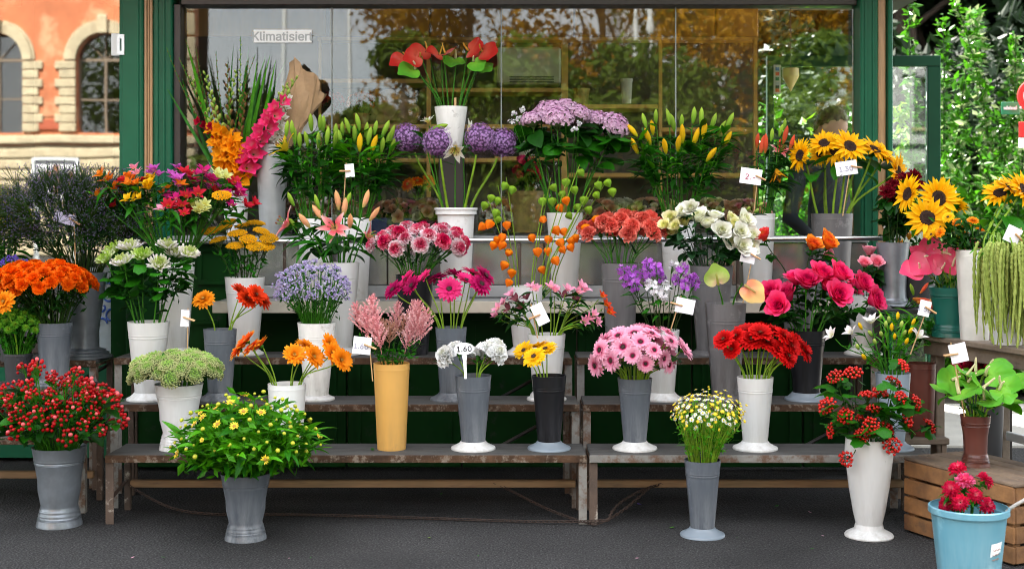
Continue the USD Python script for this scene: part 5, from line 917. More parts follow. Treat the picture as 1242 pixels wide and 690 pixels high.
fr = [(1011, 409, -.05, 'white_alstroemeria'), (1034, 406, -.03, 'white_alstroemeria'), (1058, 394, .05, 'white_alstroemeria'), (1112, 411, -.05, 'white_alstroemeria'), (1046, 400, 0), (1078, 392, .04), (1092, 398, .0), (1102, 405), (1070, 408, -.06), (1085, 412, -.06), (1062, 418, -.07), (1098, 418, -.06), (1042, 424, -.06), (1050, 436, -.06), (1075, 398), (1088, 388, .06), (1068, 388, .06), (1106, 395, .05), (1082, 402, .02), (1095, 408, .03), (1058, 408, .05)]
bunch('freesia_bunch', 'yellow budded freesias with pale lilac open flowers', 'flowers', V, pts(V, fr, ['yellow_small_bud', 'yellow_small_bud', 'small_bud'], 1.15, f=(0, -.4, .8)), leaf=[('thin_bright', 34, .12, .3, 1, 1.3), ('lance_mid', 14, .07, .4, .9, .5)], fol=(60, .018, 'leaf_mid', .3, .9))
V = v('short white pot of orange gerberas behind the leafy bunch', 348, 465, 46, (5.62, .290), 'tube', 'white_tin', None, 0, .8)
bunch('gerbera_bunch', 'orange gerberas splayed from the short white pot', 'flowers', V, pts(V, [(357, 431, -.04), (380, 433, -.05), (402, 430, -.02), (413, 437, -.05), (398, 418, .05), (371, 421, .05)], 'orange_gerbera', .96, f=(.15, -.65, .4)) + pts(V, [(300, 414, -.02), (291, 424, .0), (317, 420, .02), (306, 422, -.06)], 'flame_gerbera', .98, f=(-.3, -.35, .7)), 'stem_light', .003, lean=.5)

# --- second step
V = v('white tapered vase on the second step under the pale chrysanthemums', 180, 390, 50, T2, 'footed', 'white_plastic', None, 52, .64)
bunch('chrysanthemum_bunch', 'large greenish white chrysanthemums with dark leaves', 'flowers', V, pts(V, [(130, 318, 0, 'green_chrysanthemum'), (150, 321, -.05), (158, 304, .04), (173, 314, -.02, 'green_chrysanthemum'), (202, 302, .04), (193, 324, -.07), (227, 311, .0), (140, 308, .08, 'green_chrysanthemum'), (212, 312, .05)], ['pale_chrysanthemum'], 1.04, f=(0, -.4, .8)), sr=.0034, leaf=[('lobed', 46, .085, .45, .98, .1), ('oval_dark', 26, .07, .15, .8, .1)], fol=(220, .022, 'leaf_dark', .35, .95))
V = v('grey vase with two tone gerberas left on the second step', 267, 399, 40, T2, 'footed', 'grey_plastic', None, 50, .72)
bunch('gerbera_bunch', 'vermilion gerberas leaning right and one orange leaning left', 'flowers', V, pts(V, [(247, 363, -.03, 'orange_gerbera'), (292, 356, .02), (310, 358, -.05), (299, 363, -.06), (316, 364, .02)], 'vermilion_gerbera', 1.05, f=(.2, -.3, .55)), 'stem_light', .003, lean=.5)
V = v('wrapped white vase of statice on the second step', 384, 391, 46, T2, 'footed', 'wrapped_white', 'white_plastic', 44, .62)
bunch('statice_bunch', 'lilac statice with many green stalks in the wrapped vase', 'flowers', V, domeb(V, 378, 352, 40, 29, 84, 'statice_sprig', 1.05, -.35, .9, .6, jit=.09), sr=.0018, fol=(160, .014, 'leaf_dark', .2, .85), leaf=[('thin_dark', 50, .07, .1, .8, 1.2)], lean=.2)
V = v('grey vase of deep pink gerberas on the second step', 547, 397, 38, T2, 'footed', 'grey_plastic', None, 50, .72)
bunch('gerbera_bunch', 'deep pink gerberas fanned in the grey vase', 'flowers', V, pts(V, [(545, 351, -.12), (515, 338, .03), (500, 347, .0, 'magenta_gerbera'), (477, 352, .0, 'magenta_gerbera'), (531, 337, .05, 'magenta_gerbera'), (565, 341, .0), (583, 345, -.03, 'magenta_gerbera'), (588, 335, .03, 'magenta_gerbera'), (573, 332, .08), (553, 335, .08, 'magenta_gerbera'), (493, 340, .06)], 'deep_pink_gerbera', .98, f=(0, -.5, .25), out=1.2, jd=.0), 'stem_light', .003)
V = v('white vase of pink alstroemeria behind the yellow gerberas', 663, 405, 46, T2, 'footed', 'white_plastic', None, 48, .72)
bunch('alstroemeria_bunch', 'pink and plum alstroemeria with a few flame red ones', 'flowers', V, pts(V, [(606, 376), (612, 370), (622, 360), (645, 350), (650, 354), (668, 351), (673, 356), (687, 354), (703, 350), (708, 354), (700, 357), (712, 388, -.05), (706, 392, -.06), (718, 384, -.04), (722, 392, -.05), (604, 384), (728, 361, 0, 'flame_alstroemeria'), (733, 372, 0, 'flame_alstroemeria'), (736, 381, 0, 'flame_alstroemeria'), (628, 366, 0, 'plum_alstroemeria'), (620, 375, 0, 'plum_alstroemeria'), (634, 375, 0, 'plum_alstroemeria'), (640, 364, 0, 'plum_alstroemeria'), (694, 364, 0, 'plum_alstroemeria'), (682, 362, 0, 'plum_alstroemeria')], 'pink_alstroemeria', .95, f=(0, -.5, .6)), 'stem_light', .0026, [('lance_dark', 60, .085, .5, 1, .1), ('lance_mid', 22, .08, .4, .9, .5)], fol=(60, .018, 'leaf_dark', .6, .95))
V = v('white vase of phlox behind the pink gerbera dome', 803, 400, 42, T2, 'footed', 'white_plastic', None, 50, .72)
bunch('phlox_bunch', 'purple phlox with white phlox in the middle', 'flowers', V, pts(V, [(762, 345), (770, 335), (772, 352, -.04), (760, 333, .04), (797, 334), (803, 342, .04), (826, 333), (834, 342), (830, 352, -.04), (840, 350, .03), (820, 345, .04), (786, 328, .06), (797, 358, -.05, 'white_phlox'), (790, 350, -.05, 'white_phlox'), (806, 352, -.04, 'white_phlox'), (800, 366, -.05, 'white_phlox'), (783, 340, -.02, 'purple_phlox'), (815, 328, .05, 'white_phlox')], 'purple_phlox', .95, f=(0, -.4, .9)), 'stem_dark', .0022, [('lance_mid', 30, .06, .4, .95, .1)], fol=(40, .02, 'leaf_mid', .5, .9))
V = v('dark grey vase with two blushing anthuriums', 880, 368, 50, T2, 'footed', 'warm_grey', None, 46, .66)
bunch('anthurium_bunch', 'green blushed anthurium beside a peach one in the dark grey vase', 'flowers', V, [('blush_anthurium', P(871, 345, 5.86), unit((-.15, -.15, .55)) * .99, 1.0), ('peach_anthurium', P(903, 346, 5.82), unit((.55, -.2, -.5)), 1.05)], 'stem_green', .004)
V = v('black vase on a grey foot under the hot pink roses', 978, 400, 46, T2, 'footed', 'black_plastic', 'blue_grey', 52, .70)
bunch('rose_bunch', 'hot pink roses with glossy dark leaves in the black vase', 'flowers', V, pts(V, [(938, 360, 0), (947, 373, -.08), (1012, 361, -.10), (1013, 337, .02), (993, 339, .03), (978, 348, .0), (1040, 348, .0), (1054, 366, -.05), (966, 345, .08), (1028, 352, .06), (1000, 350, .02), (958, 364, .04)], 'hot_pink_rose', 1.28, f=(0, -.85, .35), jd=0), 'stem_green', .0034, [('oval_dark', 70, .075, .3, 1, .0), ('oval_mid', 14, .07, .4, .95, .2)], fol=(90, .024, 'leaf_dark', .3, .9))

# --- third step
V = v('white vase of yarrow left on the third step', 297, 336, 48, T3, 'footed', 'white_plastic', None, 46, .68)
bunch('yarrow_bunch', 'flat golden yarrow heads on straight stalks', 'flowers', V, pts(V, [(265, 292, .02), (272, 277, .06), (288, 284, -.02), (301, 291, -.06), (317, 281, .0), (326, 290, -.03), (286, 299, -.05), (310, 300, -.08), (255, 281, .06), (321, 300, -.04), (278, 270, .1), (296, 275, .1), (310, 272, .1)], 'yarrow_plate', .98, f=(0, -.25, 1), out=.3), 'stem_dark', .0024, fol=(110, .018, 'leaf_mid', .1, .7), leaf=[('thin_mid', 26, .09, .2, .8, 1.2)])
V = v('white tall vase of mixed alstroemeria behind the chrysanthemums', 213, 318, 46, T3, 'footed', 'white_plastic', None, 48, .66)
al = [(132, 221, 0, 'orange_alstroemeria'), (141, 231, 0, 'orange_alstroemeria'), (121, 238, 0, 'orange_alstroemeria'), (129, 232, 0, 'white_alstroemeria'), (164, 245, -.05, 'yellow_alstroemeria'), (171, 235, 0, 'yellow_alstroemeria'), (184, 223, 0, 'yellow_alstroemeria'), (168, 213, 0, 'pink_alstroemeria'), (166, 225, 0, 'orange_alstroemeria'), (157, 217, 0, 'orange_alstroemeria'), (208, 214, 0, 'purple_alstroemeria'), (217, 228, -.05, 'purple_alstroemeria'), (212, 219, 0, 'purple_alstroemeria'), (204, 230, 0, 'orange_alstroemeria'), (205, 243, 0, 'magenta_alstroemeria'), (249, 216, 0, 'magenta_alstroemeria'), (256, 222, 0, 'magenta_alstroemeria'), (231, 214, 0, 'red_alstroemeria'), (266, 229, 0, 'purple_alstroemeria'), (286, 232, 0, 'magenta_alstroemeria'), (278, 226, 0, 'red_alstroemeria'), (284, 240, 0, 'magenta_alstroemeria'), (233, 252, -.05, 'lime_alstroemeria'), (246, 257, -.05, 'lime_alstroemeria'), (240, 248, 0, 'lime_alstroemeria'), (266, 218, 0, 'lime_alstroemeria'), (261, 213, 0, 'lime_alstroemeria'), (297, 251, 0, 'red_alstroemeria'), (212, 255, -.05, 'red_alstroemeria'), (229, 258, -.05, 'red_alstroemeria'), (198, 257, -.05, 'pink_alstroemeria'), (240, 235, -.05, 'red_alstroemeria'), (226, 236, 0, 'magenta_alstroemeria'), (192, 215, .05, 'purple_alstroemeria'), (150, 226, .05, 'red_alstroemeria'), (135, 246, .02, 'red_alstroemeria'), (176, 222, .06, 'red_alstroemeria'), (272, 245, -.02, 'magenta_alstroemeria'), (253, 230, .05, 'red_alstroemeria')]
rq = np.random.default_rng(66); al = al + [(e[0] + rq.normal() * 7, e[1] + rq.normal() * 5, e[2] + rq.normal() * .05, e[3]) for e in al for _ in range(2) if not ('purple' in e[3] and rq.uniform() < .6)]
bunch('alstroemeria_bunch', 'wide mixed alstroemeria bunch, orange on the left and magenta on the right', 'flowers', V, pts(V, al, 'orange_alstroemeria', 1.0, f=(0, -.5, .6), jd=.08, js=.2), sr=.0028, leaf=[('lance_mid', 150, .095, .70, 1, .1), ('lance_bright', 40, .09, .7, 1, .6)], fol=(420, .022, 'leaf_dark', .78, 1.0), maxstems=60)
bunch_y = bunch('yarrow_flower', 'single golden yarrow head rising into the mixed alstroemeria', 'flowers', V, pts(V, [(269, 238, -.12)], 'yarrow_plate', .95, f=(0, -.3, 1), out=.2), 'stem_dark', .0024)
V = v('tall white vase of pink lilies on the third step', 412, 318, 48, T3, 'footed', 'white_plastic', None, 50, .62)
bunch('lily_bunch', 'pink lilies with one wide open bloom above the white vase', 'flowers', V, pts(V, [(407, 277, -.12, 'pink_lily')], 'pink_lily', .95, f=(0, -1, .1), out=.1) + pts(V, [(352, 274, 0, 'pink_lily')], 'pink_lily', .95, f=(-.9, -.2, .3)) + pts(V, [(442, 287, 0, 'pink_lily')], 'pink_lily', .95, f=(.7, -.3, -.4)) + pts(V, [(440, 252, .03), (448, 268, -.02), (424, 277, -.06), (376, 276, -.04), (411, 255, .05), (416, 262, .02), (392, 268, .04)], 'pink_lily_bud', 1.0, f=(0, -.2, .6)) + pts(V, [(357, 250, 0), (388, 254, .03), (420, 250, .05), (360, 277, .02)], 'green_lily_bud', .85, f=(0, -.1, .8)), sr=.0036, leaf=[('lance_mid', 44, .13, .3, .9, .1), ('oval_dark', 18, .09, .25, .7, -.1)], lean=.2)
V = v('black vase of two tone carnations on the third step', 503, 333, 46, T3, 'tube', 'black_plastic', None, 0, .7)
bunch('carnation_bunch', 'dense rounded bunch of white and carmine carnations', 'flowers', V, domeb(V, 510, 297, 50, 18, 32, ['bicolour_carnation', 'carmine_carnation'], .92, -.25, .9, .25, probs=[.7, .3]), leaf=[('thin_grey', 70, .10, .15, .9, 1.2)], sr=.0026, fol=(120, .014, 'leaf_dark', .3, .9))
V = v('white footed vase of orange lanterns on the third step', 637, 347, 44, T3, 'footed', 'white_plastic', None, 52, .66)
ol = [(685, 239), (644, 284), (658, 264), (651, 301), (665, 286), (672, 275), (683, 277), (691, 288), (709, 272), (721, 262), (680, 299), (672, 312), (655, 323), (615, 269), (605, 287), (611, 292), (618, 303), (614, 317), (621, 326), (619, 339), (678, 290), (677, 248), (600, 293), (610, 284), (697, 284), (664, 300), (690, 296), (596, 268), (589, 272)]
gl = [(614, 222), (605, 239), (603, 254), (606, 262), (669, 224), (687, 217), (658, 240), (696, 226), (724, 221), (721, 233), (713, 250), (699, 248), (702, 206), (735, 218), (669, 240), (681, 232), (708, 238), (590, 245), (597, 236), (622, 226), (688, 258), (742, 228)]
Vp = V
B = bunch('lantern_bunch', 'branches of orange paper lantern fruits with green ones at their tips', 'flowers', V, pts(V, [e + (.0, 'orange_lantern') for e in ol], 'orange_lantern', .85, f=(0, -.2, -.9), out=.3) + pts(V, [e + (.04, 'green_lantern') for e in gl], 'green_lantern', .88, f=(0, -.2, -.9), out=.3), stems=False)
rg_ = np.random.default_rng(9)
for e in ((604, 225), (592, 240), (614, 215), (668, 216), (690, 212), (703, 200), (716, 228), (728, 214), (660, 236), (706, 244), (698, 262), (738, 216)):
    tip = P(e[0], e[1], V['D'] + rg_.uniform(-.05, .08)); b = V['c'] + [(tip[0] - V['c'][0]) * .35, rg_.uniform(-.03, .03), 0]; part(B, 'stem', tube(np.vstack([[V['c'] - [0, 0, .15]], bez(b, b + [0, 0, .12], tip - [(tip[0] - b[0]) * .35, 0, .15], tip, 10)]), .0032, .002, n=5), 'stem_light', True)
V = v('warm grey vase of coral carnations right of the orange lanterns', 752, 319, 46, T3, 'footed', 'warm_grey', None, 40, .72)
bunch('carnation_bunch', 'coral carnations in a loose row above the warm grey vase', 'flowers', V, pts(V, [(722, 276), (716, 286, -.05), (733, 272), (742, 277, -.06), (752, 271), (765, 277, -.08), (761, 286, -.1), (778, 270), (786, 278, -.05), (797, 275), (790, 286, -.07), (772, 284, .04), (745, 286, .04), (728, 283, .06), (757, 266, .08), (787, 267, .08), (770, 268, .1), (738, 268, .1), (800, 283, .0), (711, 279, .04)], 'coral_carnation', .98, f=(0, -.5, .7)), leaf=[('thin_grey', 36, .10, .2, .9, 1.0)], sr=.0024)
V = v('grey vase of white lisianthus on the third step', 863, 322, 52, T3, 'footed', 'warm_grey', None, 50, .70)
bunch('lisianthus_bunch', 'white and cream lisianthus with rounded grey green leaves', 'flowers', V, pts(V, [(840, 256, -.05), (874, 283, -.12), (896, 284, -.10), (909, 290, -.05), (896, 301, -.12), (899, 270, -.02), (858, 276, .02, 'white_lisianthus'), (905, 300, -.06), (815, 268, 0, 'cream_lisianthus'), (808, 276, -.03, 'cream_lisianthus'), (822, 277, -.05, 'cream_lisianthus'), (832, 273, .02, 'cream_lisianthus'), (884, 268, .05, 'cream_lisianthus'), (905, 256, .03, 'small_bud'), (915, 258, .05, 'small_bud'), (912, 268, .02, 'small_bud'), (920, 250, .05, 'small_bud'), (876, 258, .03, 'small_bud'), (848, 268, .04), (884, 294, -.08), (832, 262, .0), (866, 268, .05), (888, 276, .02, 'cream_lisianthus'), (818, 284, .0, 'cream_lisianthus'), (902, 278, .02)], 'white_lisianthus', 1.08, f=(0, -.8, .4), jd=0), 'leaf_grey', .0026, [('oval_grey', 80, .065, .25, .95, .1), ('oval_dark', 40, .065, .2, .8, 0)], fol=(120, .022, 'leaf_dark', .2, .8))
V = v('grey vase of orange roses right on the third step', 968, 336, 42, T3, 'footed', 'warm_grey', None, 44, .72)
bunch('rose_bunch', 'two orange roses and a coral one on a long stalk', 'flowers', V, pts(V, [(984, 302, -.05), (999, 293, .0), (1003, 301, -.04)], 'orange_rose', 1.15, f=(0, -.4, .6)) + pts(V, [(928, 291, -.05, 'coral_rose')], 'coral_rose', 1.05, f=(0, -.2, .9)), 'stem_dark', .003, [('oval_mid', 12, .07, .5, .95, .2), ('oval_dark', 8, .07, .3, .8, 0)])
V = v('small white vase of light pink roses', 1047, 358, 36, T3, 'footed', 'white_plastic', None, 46, .74)
bunch('rose_bunch', 'light pink roses above the small white vase', 'flowers', V, pts(V, [(1010, 313, .02), (1054, 309), (1069, 313), (1048, 323, -.05), (1062, 322, -.04), (1056, 316, .05), (1078, 309, .03)], 'light_pink_rose', 1.05, f=(0, -.5, .5)), leaf=[('oval_dark', 40, .07, .3, 1, 0)], fol=(60, .022, 'leaf_dark', .3, .9))

# --- counter behind the rail
V = v('white bucket of greenish yellow lilies behind the rail', 382, 264, 42, SH, 'tube', 'white_tin', None, 0, .74)
bunch('lily_bunch', 'budding lilies with one yellow bloom open at the left', 'flowers', V, pts(V, [(350, 184, -.04, 'yellow_lily')], 'yellow_lily', 1.0, f=(-.5, -.5, .5)) + pts(V, [(347, 166), (356, 166, .05), (364, 180, -.04), (378, 160), (388, 158, .04), (373, 178, -.06), (396, 176, -.05), (405, 178, -.02), (398, 170, .05), (386, 180, .03), (358, 176, .08), (392, 160, .08)], 'green_lily_bud', 1.0, f=(0, -.15, 1.0), out=.5), sr=.0034, leaf=[('lance_dark', 70, .12, .35, .95, .2), ('lance_mid', 50, .12, .4, 1.0, .6), ('lance_bright', 40, .11, .6, 1.0, .8)], fol=(140, .024, 'leaf_mid', .3, .95))
V = v('white bucket of green lily buds left of the alliums behind the rail', 430, 264, 42, SH, 'tube', 'white_tin', None, 0, .74)
bunch('lily_bunch', 'many upright green lily buds beside the purple alliums', 'flowers', V, pts(V, [(424, 162), (416, 165, .04), (436, 159), (454, 164), (463, 167), (474, 172), (436, 184, -.06, 'yellow_lily_bud'), (451, 186, -.06, 'yellow_lily_bud'), (462, 186, -.03), (414, 178, .02), (472, 188, .0), (444, 168, .06), (430, 172, .0), (408, 170, .05), (446, 176, -.04), (468, 178, .05)], 'green_lily_bud', 1.0, f=(0, -.15, 1.0), out=.6), sr=.0034, leaf=[('lance_dark', 70, .12, .35, .95, .2), ('lance_mid', 50, .12, .4, 1.0, .6), ('lance_bright', 50, .11, .6, 1.0, .8)], fol=(140, .024, 'leaf_mid', .3, .95))
V = v('white rimmed pot of purple alliums behind the rail', 553, 252, 50, SH, 'pot', 'white_tin', None, 0, .66)
Va = V
def balls(V, lst, kd, s, dn=.078):
    return [(kd, P(e[0], e[1], V['D'] + e[2]) - unit((e[3], 0, 1)) * dn * s, unit((e[3], 0, 1)), s) for e in lst]
bunch('allium_bunch', 'four large purple allium globes on thick pale stalks', 'flowers', V, balls(V, [(493, 166, .06, -.5), (530, 171, -.12, -.2), (582, 166, -.12, .2), (611, 172, .06, .4)], 'allium', 1.0), 'stem_light', .0068, lean=.5)
bunch('lily_bunch', 'white trumpet lily hanging among the alliums', 'flowers', V, [('white_lily', P(552, 178, 6.48), unit((.0, -.75, -.55)), .85), ('white_lily', P(566, 160, 6.55), unit((.7, -.4, .3)), .7), ('green_lily_bud', P(522, 158, 6.5), unit((1, -.2, .3)), 1.2), ('white_lily', P(520, 150, 6.6), unit((-.3, -.1, .9)), .5)], 'stem_green', .0035, [('lance_mid', 10, .12, .5, .9, .6)])
V = v('white tapered bucket behind the rail under the lilac domes', 685, 258, 44, SH, 'tube', 'white_plastic', None, 0, .66)
bunch('hydrangea_bunch', 'lilac flower domes over broad dark leaves', 'flowers', V, pts(V, [(645, 146, .0), (667, 136, .06), (704, 138, -.03), (724, 146, .04), (745, 152, -.02), (686, 132, .10), (655, 140, .12), (736, 150, .1), (676, 144, -.05)], 'lilac_hydrangea', .80, f=(0, -.3, 1), out=.7, js=.25), sr=.0042, stem='stem_green', leaf=[('round_leaf', 26, .12, .62, .92, -.1), ('oval_dark', 34, .12, .6, .95, -.1), ('oval_mid', 12, .10, .35, .9, .1)], fol=(60, .022, 'leaf_dark', .5, .9), lean=.25)
bunch('physalis_bunch', 'spray of small white filler flowers beside the lilac domes', 'flowers', V, pts(V, [(624, 140), (630, 146), (636, 136, .06), (622, 150), (702, 152, -.1), (697, 160, -.1), (640, 150, .1)], 'white_phlox', .55, f=(0, -.3, .8)), 'stem_green', .002)
V = v('pale grey bucket of yellow lily buds behind the rail', 822, 268, 42, SH, 'tube', 'white_tin', None, 0, .72)
bunch('lily_bunch', 'tall lilies with yellow buds and dark leaves right of the lilac domes', 'flowers', V, pts(V, [(773, 166), (792, 164), (789, 176, -.05), (774, 187, -.04), (808, 187, -.07), (822, 184, -.06), (828, 174, -.02), (852, 168), (877, 178), (857, 196, -.08), (840, 178, .0)], 'yellow_lily_bud', 1.0, f=(0, -.25, .5), out=1.0) + pts(V, [(796, 150), (840, 150), (862, 158), (880, 158), (812, 152), (826, 156), (850, 152), (784, 156), (870, 164), (818, 160, .08)], 'green_lily_bud', 1.0, f=(0, -.15, .9)), sr=.0034, leaf=[('lance_dark', 100, .12, .4, .98, .3), ('lance_mid', 130, .12, .45, 1, .7), ('lance_bright', 40, .10, .6, 1, .8)], fol=(160, .024, 'leaf_mid', .35, .95))
V = v('white tapered bucket of red lily buds behind the rail', 919, 259, 42, SH, 'tube', 'white_plastic', None, 0, .74)
bunch('lily_bunch', 'red budded lilies with a hanging amber bloom', 'flowers', V, pts(V, [(918, 180), (928, 186, -.04), (957, 182), (949, 176, .05), (922, 188, .05), (940, 190, .06)], 'red_lily_bud', 1.0, f=(0, -.1, 1)) + pts(V, [(945, 166), (935, 172, .05), (950, 158, .05)], 'green_lily_bud', .8, f=(0, 0, 1)) + [('amber_lily', P(941, 204, 6.5), unit((.2, -.4, -.9)), 1.0), ('pink_lily', P(946, 186, 6.62), unit((.2, -.6, .6)), .7)], sr=.003, leaf=[('lance_dark', 60, .11, .4, .95, .3), ('lance_mid', 20, .10, .5, .95, .5)], fol=(60, .022, 'leaf_dark', .4, .95))
V = v('grey bucket of sunflowers behind the rail at the right post', 1009, 259, 50, SH, 'tube', 'warm_grey', None, 0, .76)
bunch('sunflower_bunch', 'sunflowers turned several ways on thick pale stalks before the man', 'flowers', V, [('sunflower', P(x, y, 6.565 + d_), unit(np.array(f_) * (1.3, 1, 1)), s_ * .93) for x, y, d_, f_, s_ in ((972, 189, -.05, (-.8, -.5, .2), .85), (1000, 175, .0, (-.2, -.6, .6), .82), (1030, 179, -.08, (.15, -.8, .55), .95), (1014, 183, -.03, (-.4, -.6, .2), .8), (1060, 183, -.02, (.3, -.5, .8), .9), (1073, 190, .03, (.5, -.4, .8), .9), (1087, 210, -.07, (.75, -.7, .1), 1.0), (996, 186, .08, (-.5, -.5, .1), .7), (1044, 180, .1, (.3, -.3, .8), .9))], 'stem_light', .0062, [('oval_mid', 10, .13, .6, .95, -.1), ('oval_dark', 6, .12, .7, .95, 0)], lean=.45)

# --- window ledge
V = v('pale galvanised vase of pink gladioli on the window ledge', 330, 176, 40, LG, 'tube', 'galvanised', None, 0, .72)
def add_stalk(B, V, base, tip, kd, n, t0=.42, t1=.8, buds=6, s=1.0, face=(0, -1, .2), bend=.0, bud='small_bud', rng=None):
    cv = np.vstack([[base - [0, 0, .12]], bez(base, base + (tip - base) * .35 + [bend, 0, .0], base + (tip - base) * .7 + [bend, 0, 0], tip, 12)]); part(B, 'stem', tube(cv, .0052, .0016, n=6), 'stem_green', True); q = lambda t: np.array([np.interp(t * 11, np.arange(12), cv[1:, j]) for j in range(3)])
    for i in range(n):
        t = t0 + (t1 - t0) * i / max(n - 1, 1); side = (-1) ** i; dr = unit(np.array(face) + [side * .55, 0, .25] + rng.normal(size=3) * .1); place(B, 'bloom', kd, q(t) + dr * .004, frame(dr, rng.uniform(0, 6)), s * (1.1 - .45 * i / max(n, 1)), rng)
    for i in range(buds):
        t = t1 + (.98 - t1) * (i + .5) / buds; side = (-1) ** i; dr = unit(np.array([side * .5, -.3, 1.0])); place(B, 'bud', bud, q(t), frame(dr, 0), s * (1.25 - .6 * i / buds), rng)
def swords(B, V, lst, kd, rng):
    for px0, py0, px1, py1, d_ in lst:
        a, b = P(px0, py0, V['D'] + d_), P(px1, py1, V['D'] + d_); x = unit(b - a); y = unit(np.cross(np.array([0, -1.0, 0]), x)); y = unit(y + rng.normal(size=3) * .5); y = unit(y - x * (x @ y)); R = np.stack([x, y, np.cross(x, y)], 1); place(B, 'leaf', kd, a, R, float(np.linalg.norm(b - a)), rng)
rng = np.random.default_rng(31)
V1 = V
Vk = V
V = v('white vase of orange gladioli in the window corner', 286, 232, 32, LG, 'tube', 'white_tin', None, 0, .76)
B = thing('gladiolus_bunch', 'orange gladiolus spikes before the dark window corner', 'flowers', V['c'] - [0, 0, .05])
for i, (tx, ty, kd, n, t0, t1) in enumerate(((230, 92, 'orange_gladiolus', 8, .12, .50), (248, 86, 'orange_gladiolus', 6, .25, .48), (288, 84, 'orange_gladiolus', 7, .14, .42), (217, 70, 'red_gladiolus', 3, .38, .46), (262, 62, 'red_gladiolus', 4, .2, .36), (202, 58, 'red_gladiolus', 2, .42, .46), (292, 44, 'red_gladiolus', 0, .5, .5), (302, 70, 'red_gladiolus', 2, .3, .4), (238, 60, 'red_gladiolus', 0, .5, .5), (225, 48, 'red_gladiolus', 0, .5, .5), (276, 76, 'orange_gladiolus', 5, .2, .38), (310, 66, 'red_gladiolus', 0, .4, .4), (254, 108, 'orange_gladiolus', 6, .15, .5), (300, 112, 'orange_gladiolus', 5, .1, .4))):
    add_stalk(B, V, V['c'] + [(rng.uniform(-.04, .04)), rng.uniform(-.03, .03), 0], P(tx, ty, V['D'] + rng.uniform(-.1, .06)), kd, n, t0, t1, 14, 1.25 if 'orange' in kd else .6, bend=-.02 * (i % 3), bud='small_bud' if i in (0, 1, 2, 6) else 'brown_bud', rng=rng)
swords(B, V, [(275, 235, 228, 55, 0), (285, 235, 305, 62, .03), (290, 235, 314, 72, .0), (280, 235, 250, 105, .05)], 'sword', rng); swords(B, V, [(272, 235, 203, 70, .02), (282, 235, 270, 52, .06), (288, 235, 290, 50, .08), (278, 235, 196, 95, -.02)], 'sword_dark', rng)
B = thing('gladiolus_bunch', 'pink gladiolus spikes leaning right in front of the galvanised vase', 'flowers', V['c'] - [0, 0, .05])
for i, (tx, ty, kd, n, s) in enumerate(((362, 92, 'pink_gladiolus', 11, 1.15), (350, 100, 'pink_gladiolus', 9, 1.0), (368, 104, 'white_gladiolus', 10, .8))):
    add_stalk(B, V, V['c'] + [(.01, .0, .03)[i], (-.05, 0, .03)[i], 0], P(tx, ty, V['D'] + (-.12, -.04, .03)[i]), kd, n, .18, .74, 7, s, bend=-.015, rng=rng)
swords(B, V, [(296, 235, 342, 70, .04), (292, 235, 320, 62, .05), (298, 235, 352, 96, .08)], 'sword', rng); swords(B, V, [(290, 235, 335, 58, .08), (294, 235, 310, 58, .09)], 'sword_dark', rng)
# paper cone
kc = thing('paper_wrapped_bunch', 'brown paper cone of wrapped flowers standing in the galvanised vase', 'wrapped flowers', P(338, 182, 6.86)); a0, a1 = P(333, 200, 6.84), P(373, 96, 6.86); ax = a1 - a0; L = np.linalg.norm(ax); R = frame(ax); th = np.linspace(-2.7, 2.7, 22); tt = np.linspace(0, 1, 9)
rk = np.random.default_rng(8); tt = np.linspace(0, 1, 12); n_ = len(th); cr = rk.normal(size=(12, n_)) * .05
V_ = np.array([[(.016 + .105 * t ** .85) * (1 + cr[a, b] * (.4 + t)) * math.cos(q), (.016 + .070 * t ** .85) * (1 + cr[a, b] * (.4 + t)) * math.sin(q), t * L * (1 + (.13 * math.cos(q + 2.3) + .035 * math.sin(5 * q)) * t)] for a, t in enumerate(tt) for b, q in enumerate(th)])
F_ = np.array([x for i in range(11) for j in range(n_ - 1) for x in ([i * n_ + j, (i + 1) * n_ + j, i * n_ + j + 1], [i * n_ + j + 1, (i + 1) * n_ + j, (i + 1) * n_ + j + 1])])
part(kc, 'paper', tf((V_, F_), R @ rz(-1.9), a0), 'kraft')
for i, (tx, ty) in enumerate(((352, 112), (346, 122))): add_stalk(kc, V1, a0 + [0, -.07, .0], P(tx, ty, 6.76), 'white_gladiolus', 9, .30, .9, 4, .55, rng=rng)
db = thing('display_block', 'dark block on the window ledge lifting the red anthurium vase', 'block', (X(548, 6.8), 6.8, 1.18)); part(db, 'block', box(X(533, 6.8), X(563, 6.8), 6.73, 6.87, 1.1805, Z(188, 6.8), .004), 'dark_frame'); part(db, 'top_edge', box(X(532, 6.8), X(564, 6.8), 6.725, 6.875, Z(188, 6.8) + .001, Z(188, 6.8) + .009, .002), 'dark_frame')
V = v('short white tin vase of red anthuriums behind the alliums', 547, 130, 40, (6.80, Z(188, 6.8) + .0095), 'tube', 'wrapped_white', None, 0, .60)
ra = [(503, 70, -.05), (487, 74, .04), (528, 66, .03), (543, 64, -.02), (573, 60, .02), (590, 63, -.03), (512, 64, .08), (582, 68, .06)]
bunch('anthurium_bunch', 'red anthuriums high before the window glass', 'flowers', V, spathes(V, ra, 'red_anthurium', .98, .05) + spathes(V, [(498, 86, -.05), (578, 78, -.05), (551, 74, .03), (586, 82, .0)], 'green_anthurium', 1.1, -.3), 'stem_green', .0034, lean=.1)
part(V['t'], 'label_stick', box(X(551, 6.77), X(553.5, 6.77), 6.76, 6.77, Z(130, 6.77) - .05, Z(119, 6.77)), 'stick_wood')

